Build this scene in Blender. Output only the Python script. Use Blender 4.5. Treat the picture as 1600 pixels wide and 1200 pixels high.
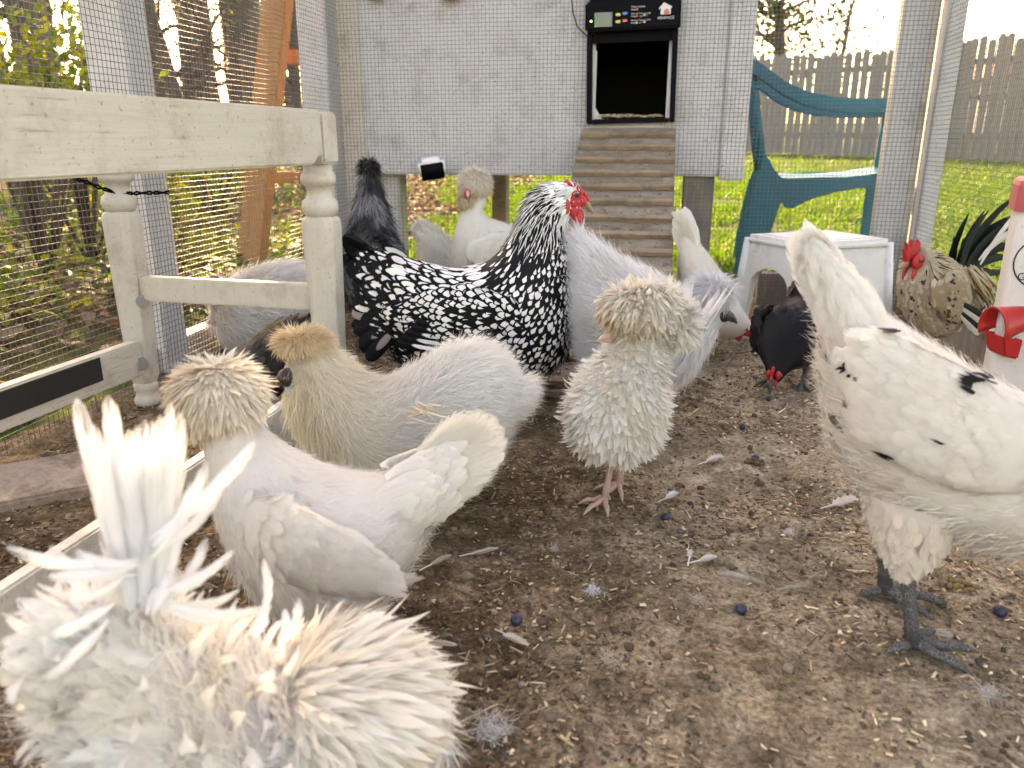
import bpy, bmesh, math, random
import numpy as np
from mathutils import Vector, Matrix, noise as mnoise

random.seed(7)
RNG = np.random.default_rng(11)
R = math.radians
for o in list(bpy.data.objects):
    bpy.data.objects.remove(o)
scene = bpy.context.scene
COL = scene.collection

# ------------------------------------------------------------------ camera
CAM_H, PITCH, YAW, FPX = 0.52, R(17.2), R(10.2), 1220.0      # metres, down, to the left, focal length in photo pixels
cam_data = bpy.data.cameras.new('camera')
cam_data.sensor_width = 36.0
cam_data.lens = FPX / 1600 * 36
cam_data.clip_start = 0.02
cam_data.clip_end = 500
cam_data.dof.use_dof = True
cam_data.dof.focus_distance = 1.25
cam_data.dof.aperture_fstop = 6.5
cam = bpy.data.objects.new('camera', cam_data)
cam.location = (0, 0, CAM_H)
cam.rotation_euler = (math.pi / 2 - PITCH, 0, YAW)
COL.objects.link(cam)
scene.camera = cam

# ------------------------------------------------------------------ light
SUN_AZ, SUN_EL = R(24), R(31)          # azimuth measured from +Y towards -X
world = bpy.data.worlds.new('World')
scene.world = world
world.use_nodes = True
wn = world.node_tree.nodes
sky = wn.new('ShaderNodeTexSky')
sky.sky_type = 'NISHITA'
sky.sun_disc = False
sky.sun_elevation = SUN_EL
sky.sun_rotation = -SUN_AZ
sky.air_density = 1.0
sky.dust_density = 2.5
sky.ozone_density = 1.0
wn['Background'].inputs['Strength'].default_value = 0.15
world.node_tree.links.new(sky.outputs[0], wn['Background'].inputs['Color'])
sd = bpy.data.lights.new('sun', 'SUN')
sd.energy = 3.1
sd.angle = R(0.5)
sd.color = (1.0, 0.90, 0.74)
sun = bpy.data.objects.new('sun', sd)
sdir = Vector((-math.sin(SUN_AZ) * math.cos(SUN_EL), math.cos(SUN_AZ) * math.cos(SUN_EL), math.sin(SUN_EL)))
sun.rotation_euler = sdir.to_track_quat('Z', 'Y').to_euler()
sun.location = sdir * 20
COL.objects.link(sun)

vs = scene.view_settings
vs.view_transform = 'Standard'
vs.look = 'None'
vs.exposure = 2.68
vs.use_white_balance = True
vs.white_balance_temperature = 11400
vs.white_balance_tint = 22
vs.gamma = 1.0
vs.use_curve_mapping = False
scene.cycles.use_denoising = True
scene.cycles.use_adaptive_sampling = True
scene.cycles.adaptive_threshold = 0.03
scene.cycles.max_bounces = 6
scene.cycles.diffuse_bounces = 3
scene.cycles.transmission_bounces = 4
scene.cycles.transparent_max_bounces = 12
scene.cycles.sample_clamp_indirect = 8.0

# ------------------------------------------------------------------ measuring
FWD = Vector((-math.sin(YAW) * math.cos(PITCH), math.cos(YAW) * math.cos(PITCH), -math.sin(PITCH)))
RIGHT = Vector((math.cos(YAW), math.sin(YAW), 0))
UP = RIGHT.cross(FWD)
FLAT = Vector((-math.sin(YAW), math.cos(YAW), 0))
EYE = Vector((0, 0, CAM_H))

def ray(px, py):
    return (FWD + RIGHT * ((px - 800) / FPX) + UP * (-(py - 600) / FPX))

def ground(px, py, z=0.0):
    d = ray(px, py)
    return EYE + d * ((z - CAM_H) / d.z)

def at_dist(px, py, h):
    d = ray(px, py)
    return EYE + d * (h / d.dot(FLAT))

def on_y(px, py, y):
    d = ray(px, py)
    return EYE + d * (y / d.y)

def on_x(px, py, x):
    d = ray(px, py)
    return EYE + d * (x / d.x)

# ------------------------------------------------------------------ object helpers
def tag(o, label=None, category=None, group=None, kind=None):
    if label: o['label'] = label
    if category: o['category'] = category
    if group: o['group'] = group
    if kind: o['kind'] = kind
    return o

def empty(name, loc=(0, 0, 0), rz=0.0):
    o = bpy.data.objects.new(name, None)
    o.empty_display_size = 0.05
    o.location = loc
    o.rotation_euler = (0, 0, rz)
    COL.objects.link(o)
    return o

def link(name, me, mat=None, parent=None, smooth=False):
    o = bpy.data.objects.new(name, me)
    COL.objects.link(o)
    if mat is not None:
        me.materials.append(mat)
    if parent is not None:
        o.parent = parent
    if smooth:
        me.polygons.foreach_set('use_smooth', np.ones(len(me.polygons), dtype=bool))
    return o

def np_mesh(name, verts, quads=None, tris=None, attrs=None):
    """fast mesh from arrays; attrs: name -> (type, array) on points"""
    me = bpy.data.meshes.new(name)
    verts = np.asarray(verts, dtype=np.float32)
    nq = 0 if quads is None else len(quads)
    nt = 0 if tris is None else len(tris)
    me.vertices.add(len(verts))
    me.vertices.foreach_set('co', verts.ravel())
    loops = []
    if nq: loops.append(np.asarray(quads, dtype=np.int32).ravel())
    if nt: loops.append(np.asarray(tris, dtype=np.int32).ravel())
    lv = np.concatenate(loops)
    me.loops.add(len(lv))
    me.loops.foreach_set('vertex_index', lv)
    me.polygons.add(nq + nt)
    starts = np.concatenate([np.arange(nq) * 4, nq * 4 + np.arange(nt) * 3]).astype(np.int32)
    totals = np.concatenate([np.full(nq, 4), np.full(nt, 3)]).astype(np.int32)
    me.polygons.foreach_set('loop_start', starts)
    me.polygons.foreach_set('loop_total', totals)
    me.update(calc_edges=True)
    if attrs:
        for k, (t, a) in attrs.items():
            at = me.attributes.new(k, t, 'POINT')
            at.data.foreach_set('color' if t == 'FLOAT_COLOR' else 'vector', np.asarray(a, dtype=np.float32).ravel())
    return me

class MB:
    """collects simple shapes into one mesh"""
    def __init__(self):
        self.v, self.f = [], []
    def add(self, vs, fs):
        n = len(self.v)
        self.v += [tuple(p) for p in vs]
        self.f += [tuple(i + n for i in f) for f in fs]
        return self
    def box(self, c, s, rot=None):
        c = Vector(c)
        pts = [Vector((x * s[0] / 2, y * s[1] / 2, z * s[2] / 2)) for x in (-1, 1) for y in (-1, 1) for z in (-1, 1)]
        if rot is not None:
            pts = [rot @ p for p in pts]
        return self.add([c + p for p in pts], [(0, 1, 3, 2), (4, 6, 7, 5), (0, 4, 5, 1), (2, 3, 7, 6), (0, 2, 6, 4), (1, 5, 7, 3)])
    def bar(self, a, b, w, t, up=(0, 0, 1)):
        """a plank from a to b, w wide (sideways), t thick (along up)"""
        a, b = Vector(a), Vector(b)
        d = (b - a).normalized()
        s = d.cross(Vector(up)).normalized()
        u = s.cross(d)
        pts = []
        for p in (a, b):
            for i, j in ((-1, -1), (1, -1), (1, 1), (-1, 1)):
                pts.append(p + s * (w / 2 * i) + u * (t / 2 * j))
        return self.add(pts, [(0, 1, 2, 3), (7, 6, 5, 4), (0, 4, 5, 1), (1, 5, 6, 2), (2, 6, 7, 3), (3, 7, 4, 0)])
    def tube(self, pts, rad, n=8, cap=True, ref=(0.31, 0.17, 0.93)):
        pts = [Vector(p) for p in pts]
        if not hasattr(rad, '__len__'): rad = [rad] * len(pts)
        vs, fs = [], []
        ref = Vector(ref)
        for i, p in enumerate(pts):
            t = (pts[min(i + 1, len(pts) - 1)] - pts[max(i - 1, 0)]).normalized()
            a = t.cross(ref)
            if a.length < 1e-3: a = t.cross(Vector((1, 0, 0)))
            a.normalize()
            b = t.cross(a)
            for k in range(n):
                th = 2 * math.pi * k / n
                vs.append(p + (a * math.cos(th) + b * math.sin(th)) * rad[i])
        for i in range(len(pts) - 1):
            for k in range(n):
                fs.append((i * n + k, i * n + (k + 1) % n, (i + 1) * n + (k + 1) % n, (i + 1) * n + k))
        if cap:
            fs.append(tuple(range(n))[::-1])
            fs.append(tuple((len(pts) - 1) * n + k for k in range(n)))
        return self.add(vs, fs)
    def lathe(self, c, prof, n=20, squash=(1, 1)):
        vs, fs = [], []
        c = Vector(c)
        for r, z in prof:
            for k in range(n):
                th = 2 * math.pi * k / n
                vs.append(c + Vector((r * math.cos(th) * squash[0], r * math.sin(th) * squash[1], z)))
        m = len(prof)
        for i in range(m - 1):
            for k in range(n):
                fs.append((i * n + k, i * n + (k + 1) % n, (i + 1) * n + (k + 1) % n, (i + 1) * n + k))
        fs.append(tuple(range(n))[::-1])
        fs.append(tuple((m - 1) * n + k for k in range(n)))
        return self.add(vs, fs)
    def ball(self, c, r, n=12, m=8, rot=None):
        c = Vector(c)
        if not hasattr(r, '__len__'): r = (r, r, r)
        vs, fs = [], []
        for i in range(m + 1):
            ph = math.pi * i / m
            for k in range(n):
                th = 2 * math.pi * k / n
                p = Vector((r[0] * math.sin(ph) * math.cos(th), r[1] * math.sin(ph) * math.sin(th), r[2] * math.cos(ph)))
                vs.append(c + (rot @ p if rot is not None else p))
        for i in range(m):
            for k in range(n):
                fs.append((i * n + k, (i + 1) * n + k, (i + 1) * n + (k + 1) % n, i * n + (k + 1) % n))
        return self.add(vs, fs)
    def prism(self, poly, a, b, thick):
        """a polygon in a plane given by two axis vectors, extruded: poly = list of world points, thick = vector"""
        n = len(poly)
        thick = Vector(thick)
        vs = [Vector(p) for p in poly] + [Vector(p) + thick for p in poly]
        fs = [tuple(range(n))[::-1], tuple(range(n, 2 * n))]
        for i in range(n):
            fs.append((i, (i + 1) % n, n + (i + 1) % n, n + i))
        return self.add(vs, fs)
    def build(self, name, mat, parent=None, smooth=False, bevel=0.0, seg=2):
        me = bpy.data.meshes.new(name)
        me.from_pydata(self.v, [], self.f)
        bm = bmesh.new(); bm.from_mesh(me)
        bmesh.ops.remove_doubles(bm, verts=bm.verts, dist=1e-6)
        bmesh.ops.recalc_face_normals(bm, faces=bm.faces)
        if bevel > 0:
            es = [e for e in bm.edges if len(e.link_faces) == 2 and e.calc_face_angle(0) > 0.6]
            bmesh.ops.bevel(bm, geom=es, offset=bevel, segments=seg, affect='EDGES', clamp_overlap=True)
        bm.to_mesh(me); bm.free()
        return link(name, me, mat, parent, smooth)

# ------------------------------------------------------------------ materials
def new_mat(name):
    m = bpy.data.materials.new(name)
    m.use_nodes = True
    nt = m.node_tree
    return m, nt, nt.nodes, nt.links, nt.nodes['Principled BSDF']

def N(nt, t, **kw):
    n = nt.nodes.new(t)
    for k, v in kw.items():
        if k.startswith('i_'):
            key = k[2:]
            n.inputs[int(key) if key.isdigit() else key.replace('_', ' ')].default_value = v
        else:
            setattr(n, k, v)
    return n

def ramp(nt, fac, stops, interp='LINEAR'):
    r = nt.nodes.new('ShaderNodeValToRGB')
    r.color_ramp.interpolation = interp
    el = r.color_ramp.elements
    while len(el) < len(stops): el.new(0.5)
    for e, (p, c) in zip(el, stops):
        e.position = p
        e.color = (c[0], c[1], c[2], 1) if hasattr(c, '__len__') else (c, c, c, 1)
    nt.links.new(fac, r.inputs[0])
    return r.outputs[0]

def mixc(nt, fac, a, b, mode='MIX'):
    m = nt.nodes.new('ShaderNodeMix')
    m.data_type = 'RGBA'; m.blend_type = mode
    for sock, val in ((0, fac), (6, a), (7, b)):
        if hasattr(val, 'is_linked') or hasattr(val, 'links'):
            nt.links.new(val, m.inputs[sock])
        elif hasattr(val, '__len__'):
            m.inputs[sock].default_value = (val[0], val[1], val[2], 1)
        else:
            m.inputs[sock].default_value = val
    return m.outputs[2]

def coords(nt, scale=(1, 1, 1), kind='Object'):
    tc = nt.nodes.new('ShaderNodeTexCoord')
    mp = nt.nodes.new('ShaderNodeMapping')
    mp.inputs['Scale'].default_value = scale
    nt.links.new(tc.outputs[kind], mp.inputs[0])
    return mp.outputs[0]

def noise(nt, vec, scale, detail=6, rough=0.6, out=0):
    n = N(nt, 'ShaderNodeTexNoise', i_Scale=scale, i_Detail=detail, i_Roughness=rough)
    nt.links.new(vec, n.inputs['Vector'])
    return n.outputs[out]

def bump(nt, height, bsdf, strength=0.3, dist=0.01):
    b = N(nt, 'ShaderNodeBump', i_Strength=strength, i_Distance=dist)
    nt.links.new(height, b.inputs['Height'])
    nt.links.new(b.outputs[0], bsdf.inputs['Normal'])
    return b

def mat_plain(name, c, rough=0.6, metal=0.0, var=0.15, scale=20, spec=0.5):
    m, nt, ns, lk, b = new_mat(name)
    v = coords(nt)
    f = noise(nt, v, scale)
    col = mixc(nt, f, tuple(x * (1 - var) for x in c), tuple(min(1, x * (1 + var)) for x in c))
    lk.new(col, b.inputs['Base Color'])
    b.inputs['Roughness'].default_value = rough
    b.inputs['Metallic'].default_value = metal
    b.inputs['Specular IOR Level'].default_value = spec
    return m

def mat_paint(name, c, dirt=(0.16, 0.11, 0.07), amount=0.5, grain=(40, 40, 3), speck=0.5, rough=0.55):
    """old painted wood: grain lines, dirt blotches and specks"""
    m, nt, ns, lk, b = new_mat(name)
    v = coords(nt)
    vg = coords(nt, grain)
    g = noise(nt, vg, 1.6, 5, 0.65)
    base = mixc(nt, ramp(nt, g, [(0.3, 0), (0.7, 1)]), tuple(x * 0.9 for x in c), c)
    blot = ramp(nt, noise(nt, v, 9, 9, 0.75), [(0.50, 0), (0.70, 1)])
    base = mixc(nt, N_mul(nt, blot, 0.55 * amount), base, dirt)
    sp = ramp(nt, noise(nt, v, 140, 4, 0.6), [(0.62, 0), (0.69, 1)])
    base = mixc(nt, N_mul(nt, sp, speck), base, tuple(x * 0.8 for x in dirt))
    crack = ramp(nt, noise(nt, vg, 3.2, 6, 0.75), [(0.33, 1), (0.39, 0)])
    base = mixc(nt, N_mul(nt, crack, 0.5 * amount), base, dirt)
    lk.new(base, b.inputs['Base Color'])
    b.inputs['Roughness'].default_value = rough
    bump(nt, g, b, 0.25, 0.004)
    return m

def N_mul(nt, a, k):
    n = N(nt, 'ShaderNodeMath', operation='MULTIPLY')
    nt.links.new(a, n.inputs[0])
    if hasattr(k, 'links'): nt.links.new(k, n.inputs[1])
    else: n.inputs[1].default_value = k
    return n.outputs[0]

def mat_wood(name, c1, c2, grain=(30, 30, 2), rough=0.75, dirt=None, amount=0.5):
    m, nt, ns, lk, b = new_mat(name)
    v = coords(nt)
    g = noise(nt, coords(nt, grain), 2.0, 7, 0.7)
    col = ramp(nt, g, [(0.3, c1), (0.7, c2)])
    if dirt:
        bl = ramp(nt, noise(nt, v, 16, 8, 0.75), [(0.45, 0), (0.62, 1)])
        col = mixc(nt, N_mul(nt, bl, amount), col, dirt)
    lk.new(col, b.inputs['Base Color'])
    b.inputs['Roughness'].default_value = rough
    bump(nt, g, b, 0.4, 0.004)
    return m

M_WHITE_BOARD = mat_paint('white_painted_board', (0.74, 0.73, 0.70), amount=0.5)
M_BENCH = mat_paint('cream_painted_bench', (0.54, 0.515, 0.445), dirt=(0.22, 0.15, 0.09), amount=1.0, grain=(45, 3, 45), speck=0.6)
M_BENCH_LEG = mat_paint('cream_painted_leg', (0.54, 0.515, 0.445), dirt=(0.22, 0.15, 0.09), amount=0.9, grain=(40, 40, 4), speck=0.45)
M_COOP = mat_paint('white_coop_panel', (0.66, 0.66, 0.67), dirt=(0.22, 0.17, 0.12), amount=0.85, grain=(30, 30, 1.2), speck=0.85)
M_POST = mat_paint('white_post', (0.62, 0.62, 0.62), amount=0.5, grain=(40, 40, 3), speck=0.6)
M_RAIL = mat_paint('dirty_white_rail', (0.66, 0.62, 0.54), dirt=(0.17, 0.11, 0.06), amount=1.0, grain=(40, 4, 40), speck=0.8)
M_WEATHER = mat_wood('weathered_grey_wood', (0.16, 0.14, 0.12), (0.36, 0.33, 0.29), dirt=(0.12, 0.09, 0.06), amount=0.4)
M_FENCE = mat_wood('weathered_fence_wood', (0.145, 0.142, 0.14), (0.28, 0.275, 0.268), grain=(14, 14, 0.9), dirt=(0.16, 0.15, 0.14), amount=0.35)
M_CEDAR = mat_wood('orange_stained_wood', (0.30, 0.13, 0.045), (0.46, 0.22, 0.08), grain=(30, 30, 2))
M_RAMP = mat_wood('dirty_ramp_wood', (0.12, 0.09, 0.065), (0.22, 0.17, 0.125), grain=(4, 40, 40), dirt=(0.34, 0.31, 0.27), amount=0.5)
M_CLEAT = mat_wood('ramp_cleat_wood', (0.22, 0.15, 0.095), (0.36, 0.27, 0.18), grain=(4, 40, 40), dirt=(0.13, 0.10, 0.075), amount=0.8)
M_WIRE = mat_plain('galvanised_wire', (0.13, 0.133, 0.14), rough=0.5, metal=0.4, var=0.2, scale=60)
M_BLACK = mat_plain('black_plastic', (0.0035, 0.004, 0.006), rough=0.5, var=0.2, spec=0.06)
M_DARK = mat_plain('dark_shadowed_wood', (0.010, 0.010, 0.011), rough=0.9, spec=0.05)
M_STEEL = mat_plain('dull_steel', (0.28, 0.29, 0.31), rough=0.4, metal=0.8)
# ================================================================== the setting
XL, XR, YB = -1.08, 0.80, 2.70          # left fence, right fence, back of the run

def hnoise(x, y, s, seed=0.0):
    return mnoise.noise(Vector((x * s, y * s, seed)))

def ground_z(x, y):
    """lie of the land: flat in the run, lawn rising gently behind, wood floor rising to the left"""
    z = 0.0
    if y > 3.5: z += 0.024 * (y - 3.5)
    if x < -1.6: z += 0.05 * (-1.6 - x)
    z += 0.03 * hnoise(x, y, 0.35, 3.0) * min(1.0, max(0.0, (math.hypot(x, y - 1.3) - 2.2) / 2))
    return z

def run_z(x, y):
    return 0.012 * hnoise(x, y, 3.1, 1.0) + 0.009 * hnoise(x, y, 9.0, 5.0) + 0.005 * hnoise(x, y, 24.0, 8.0)

# --- ground sheet to the horizon
def make_ground():
    xs = np.concatenate([np.linspace(-160, -12, 16), np.linspace(-11, 12, 70), np.linspace(13, 160, 16)])
    ys = np.concatenate([np.linspace(-60, -4, 10), np.linspace(-3, 22, 76), np.linspace(24, 220, 18)])
    V = [(x, y, ground_z(x, y) - 0.035) for y in ys for x in xs]
    nx = len(xs)
    Q = [(j * nx + i, j * nx + i + 1, (j + 1) * nx + i + 1, (j + 1) * nx + i) for j in range(len(ys) - 1) for i in range(nx - 1)]
    m, nt, ns, lk, b = new_mat('lawn_and_wood_floor')
    v = coords(nt)
    green = ramp(nt, noise(nt, v, 1.3, 8, 0.7), [(0.3, (0.030, 0.055, 0.010)), (0.55, (0.065, 0.105, 0.018)), (0.75, (0.12, 0.12, 0.035))])
    fine = ramp(nt, noise(nt, v, 60, 4, 0.7), [(0.3, 0.55), (0.7, 1.3)])
    green = mixc(nt, 1.0, green, fine, 'MULTIPLY')
    brown = ramp(nt, noise(nt, v, 9, 8, 0.75), [(0.3, (0.035, 0.022, 0.014)), (0.5, (0.11, 0.07, 0.045)), (0.7, (0.20, 0.14, 0.09))])
    sep = N(nt, 'ShaderNodeSeparateXYZ')
    lk.new(v, sep.inputs[0])
    nz = noise(nt, v, 0.8, 4, 0.6)
    md = N(nt, 'ShaderNodeMath', operation='MULTIPLY_ADD', i_1=1.6)
    lk.new(nz, md.inputs[0]); lk.new(sep.outputs[0], md.inputs[2])
    side = ramp(nt, md.outputs[0], [(0.0, 0), (0.0, 0)])
    mr = N(nt, 'ShaderNodeMapRange', i_1=-1.5, i_2=-0.6)
    lk.new(md.outputs[0], mr.inputs[0])
    col = mixc(nt, mr.outputs[0], brown, green)
    lk.new(col, b.inputs['Base Color'])
    b.inputs['Roughness'].default_value = 0.95
    b.inputs['Specular IOR Level'].default_value = 0.1
    bump(nt, noise(nt, v, 40, 6, 0.8), b, 0.8, 0.03)
    o = link('ground', np_mesh('ground', V, quads=Q), m, smooth=True)
    tag(o, kind='structure')

make_ground()

# --- dirt floor of the run
def mat_dirt():
    m, nt, ns, lk, b = new_mat('trodden_dirt')
    v = coords(nt)
    big = noise(nt, v, 2.6, 5, 0.6)
    mid = noise(nt, v, 22, 8, 0.75)
    fin = noise(nt, v, 160, 5, 0.7)
    dark = ramp(nt, mid, [(0.28, (0.045, 0.028, 0.016)), (0.5, (0.155, 0.105, 0.064)), (0.72, (0.37, 0.28, 0.19))])
    pale = ramp(nt, mid, [(0.28, (0.15, 0.108, 0.070)), (0.5, (0.37, 0.29, 0.205)), (0.72, (0.58, 0.485, 0.37))])
    # the floor is drier and paler towards the right of the run
    sep = N(nt, 'ShaderNodeSeparateXYZ'); lk.new(v, sep.inputs[0])
    ma = N(nt, 'ShaderNodeMath', operation='MULTIPLY_ADD', i_1=0.9)
    lk.new(big, ma.inputs[0]); lk.new(sep.outputs[0], ma.inputs[2])
    mr = N(nt, 'ShaderNodeMapRange', i_1=0.28, i_2=0.70)
    lk.new(ma.outputs[0], mr.inputs[0])
    col = mixc(nt, mr.outputs[0], dark, pale)
    hol = ramp(nt, noise(nt, v, 6.5, 5, 0.65), [(0.38, 0.62), (0.52, 1.0), (0.66, 1.15)])
    col = mixc(nt, 1.0, col, hol, 'MULTIPLY')
    sp = ramp(nt, fin, [(0.3, 0.35), (0.5, 1.0), (0.7, 1.75)])
    col = mixc(nt, 1.0, col, sp, 'MULTIPLY')
    drop = ramp(nt, noise(nt, v, 14, 4, 0.6), [(0.66, 0), (0.74, 1)])
    col = mixc(nt, N_mul(nt, drop, 0.35), col, (0.42, 0.40, 0.37))
    lk.new(col, b.inputs['Base Color'])
    b.inputs['Roughness'].default_value = 0.95
    b.inputs['Specular IOR Level'].default_value = 0.15
    h = N(nt, 'ShaderNodeMath', operation='ADD')
    lk.new(mid, h.inputs[0]); lk.new(N_mul(nt, fin, 0.5), h.inputs[1])
    bump(nt, h.outputs[0], b, 0.9, 0.012)
    return m
M_DIRT = mat_dirt()

def make_floor():
    xs = np.linspace(XL - 0.06, XR + 0.06, 190); ys = np.linspace(-0.6, YB + 0.12, 330)
    V = [(x, y, run_z(x, y)) for y in ys for x in xs]
    nx = len(xs)
    Q = [(j * nx + i, j * nx + i + 1, (j + 1) * nx + i + 1, (j + 1) * nx + i) for j in range(len(ys) - 1) for i in range(nx - 1)]
    o = link('dirt_floor', np_mesh('dirt_floor', V, quads=Q), M_DIRT, smooth=True)
    tag(o, kind='structure')
make_floor()

# ------------------------------------------------------------------ hardware cloth
def wire_panel(name, parent, origin, u, v, width, height, holes=(), step=0.0127, r=0.00075, wob=0.004, seed=0):
    """welded square wire mesh; slightly wavy, as stapled by hand"""
    origin, u, v = Vector(origin), Vector(u), Vector(v)
    n = u.cross(v)
    V, Q = [], []
    def off(a, b):
        return wob * (hnoise(a, b, 3.0, seed) + 0.4 * hnoise(a, b, 11.0, seed + 4))
    def wire(fixed, lo, hi, along_u, dn):
        k = max(1, int((hi - lo) / 0.16))
        base = len(V)
        for i in range(k + 1):
            t = lo + (hi - lo) * i / k
            a, b = (t, fixed) if along_u else (fixed, t)
            jit = 0.0022 * hnoise(a, b, 7.0, seed + 9)
            p = origin + u * (a + (0 if along_u else jit)) + v * (b + (jit if along_u else 0)) + n * (off(a, b) + dn)
            s = v if along_u else u
            for ang in (90, 210, 330):
                V.append(p + (s * math.cos(R(ang)) + n * math.sin(R(ang))) * r)
        for i in range(k):
            for j in range(3):
                Q.append((base + i * 3 + j, base + i * 3 + (j + 1) % 3, base + (i + 1) * 3 + (j + 1) % 3, base + (i + 1) * 3 + j))
    def spans(fixed, length, along_u):
        cuts = []
        for (a0, a1, b0, b1) in holes:
            if along_u and b0 < fixed < b1: cuts.append((a0, a1))
            if not along_u and a0 < fixed < a1: cuts.append((b0, b1))
        cur, out = 0.0, []
        for c0, c1 in sorted(cuts):
            if c0 > cur + 0.003: out.append((cur, c0))
            cur = max(cur, c1)
        if cur < length: out.append((cur, length))
        return out
    for i in range(int(width / step) + 1):
        for lo, hi in spans(i * step, height, False): wire(i * step, lo, hi, False, 0.0)
    for j in range(int(height / step) + 1):
        for lo, hi in spans(j * step, width, True): wire(j * step, lo, hi, True, r * 1.7)
    o = link(name, np_mesh(name, [tuple(p) for p in V], quads=Q), M_WIRE, parent)
    return o

# --- left fence: post, sill, wire
lf = empty('wire_fence', (XL, 1.3, 0))
tag(lf, 'wire mesh fence with white post behind the cream bench', 'fence', 'wire fences around the run')
wire_panel('wire_mesh', lf, (0, -1.25, 0.0), (0, 1, 0), (0, 0, 1), 2.64, 1.55, wob=0.007, seed=2)
px0 = on_x(217, 300, XL - 0.055)
MB().box((-0.058, px0.y - 1.3, 0.95), (0.10, 0.085, 1.9)).build('post', M_POST, lf, bevel=0.004)
MB().box((-0.058, 1.36, 0.95), (0.10, 0.085, 1.9)).build('post', M_POST, lf, bevel=0.004)
MB().box((-0.05, -1.0, 0.95), (0.09, 0.085, 1.9)).build('post', M_POST, lf, bevel=0.004)
MB().box((-0.055, 0.78, 0.03), (0.05, 1.06, 0.075)).build('sill_board', M_RAIL, lf, bevel=0.004)
MB().box((-0.055, 0.2, 1.86), (0.05, 2.6, 0.09)).build('top_rail', M_POST, lf, bevel=0.004)

# --- right fence
rf = empty('wire_fence', (XR, 1.3, 0))
tag(rf, 'wire mesh fence with weathered sill behind the rooster', 'fence', 'wire fences around the run')
wire_panel('wire_mesh', rf, (0.0, -1.0, 0.06), (0, 1, 0), (0, 0, 1), 2.36, 1.5, wob=0.006, seed=21)
MB().box((0.035, 0.1, 0.055), (0.07, 2.5, 0.13)).build('sill_board', M_WEATHER, rf, bevel=0.006)
MB().box((0.026, 1.395, 0.95), (0.048, 0.11, 1.9)).build('post', M_POST, rf, bevel=0.004)
MB().box((0.04, -1.1, 0.95), (0.07, 0.09, 1.9)).build('post', M_POST, rf, bevel=0.004)
MB().box((0.04, 0.1, 1.86), (0.05, 2.3, 0.09)).build('top_rail', M_POST, rf, bevel=0.004)

# --- back fence: wire runs across the coop's face and on to the right corner
COOP_Z0, COOP_Z1, COOP_X0, COOP_X1, COOP_Y1 = 0.413, 1.95, XL + 0.0, 0.272, 3.75
dl, dr = on_y(917, 193, YB), on_y(1054, 190, YB)
dtop = on_y(985, -40, YB).z
bf = empty('wire_fence', ((XL + XR) / 2, YB, 0))
tag(bf, 'wire mesh stretched across the white coop and the open gap beside it', 'fence', 'wire fences around the run')
hole = (dl.x - XL + 0.008, dr.x - XL - 0.008, dl.z - 0.02, dtop)
wire_panel('wire_mesh', bf, (XL - (XL + XR) / 2, -0.006, 0.0), (1, 0, 0), (0, 0, 1), XR - XL, 1.5, holes=[hole], wob=0.0035, seed=33)
cx = (XL + XR) / 2
MB().box((XR - cx - 0.062, 0.035, 0.95), (0.088, 0.05, 1.9)).build('post', M_POST, bf, bevel=0.004)
MB().box((XR - cx - 0.014, 0.012, 0.95), (0.018, 0.03, 1.9)).build('corner_batten', M_RAIL, bf, bevel=0.004)
MB().box((0.533 - cx, 0.045, 0.045), (0.36, 0.06, 0.11)).build('sill_board', M_WEATHER, bf, bevel=0.006)
MB().box((-0.6 - cx, 0.045, 0.03), (0.9, 0.05, 0.06)).build('sill_board', M_WEATHER, bf, bevel=0.006)
MB().box((0.53 - cx, 0.045, 1.86), (0.50, 0.05, 0.09)).build('top_rail', M_POST, bf, bevel=0.004)

# ------------------------------------------------------------------ the coop
coop = empty('chicken_coop', ((COOP_X0 + COOP_X1) / 2, YB, 0))
tag(coop, 'raised white wooden chicken coop with a square pop hole', 'chicken coop')
ccx = (COOP_X0 + COOP_X1) / 2
def cbox(name, x0, x1, y0, y1, z0, z1, mat, bevel=0.003):
    return MB().box(((x0 + x1) / 2 - ccx, (y0 + y1) / 2 - YB, (z0 + z1) / 2), (x1 - x0, y1 - y0, z1 - z0)).build(name, mat, coop, bevel=bevel)
oa, ob = on_y(927, 186, YB), on_y(1047, 48, YB)       # the pop hole
F0, F1 = YB + 0.012, YB + 0.032
cbox('front_panel', COOP_X0 + 0.07, oa.x, F0, F1, COOP_Z0, COOP_Z1, M_COOP)
cbox('front_panel', ob.x, COOP_X1 - 0.0755, F0, F1, COOP_Z0, COOP_Z1, M_COOP)
cbox('front_panel', oa.x + 0.001, ob.x - 0.001, F0, F1, COOP_Z0, oa.z, M_COOP)
cbox('front_panel', oa.x + 0.001, ob.x - 0.001, F0, F1, ob.z, COOP_Z1, M_COOP)
cbox('corner_board', COOP_X0 - 0.035, COOP_X0 + 0.075, YB + 0.002, YB + 0.026, 0.0, COOP_Z1, M_RAIL)
cbox('corner_board', COOP_X1 - 0.075, COOP_X1 + 0.002, YB - 0.001, YB + 0.030, COOP_Z0 - 0.012, COOP_Z1, M_COOP)
cbox('side_panel', COOP_X0 - 0.02, COOP_X0, F1 + 0.001, COOP_Y1, COOP_Z0, COOP_Z1, M_COOP)
cbox('side_panel', COOP_X1 - 0.02, COOP_X1, F1 + 0.001, COOP_Y1, COOP_Z0, COOP_Z1, M_COOP)
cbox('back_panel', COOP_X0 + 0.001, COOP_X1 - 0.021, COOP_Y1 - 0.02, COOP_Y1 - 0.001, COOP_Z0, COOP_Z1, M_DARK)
cbox('floor_board', COOP_X0 + 0.001, COOP_X1 - 0.021, F1 + 0.001, COOP_Y1 - 0.021, COOP_Z0, COOP_Z0 + 0.03, M_DARK)
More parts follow.
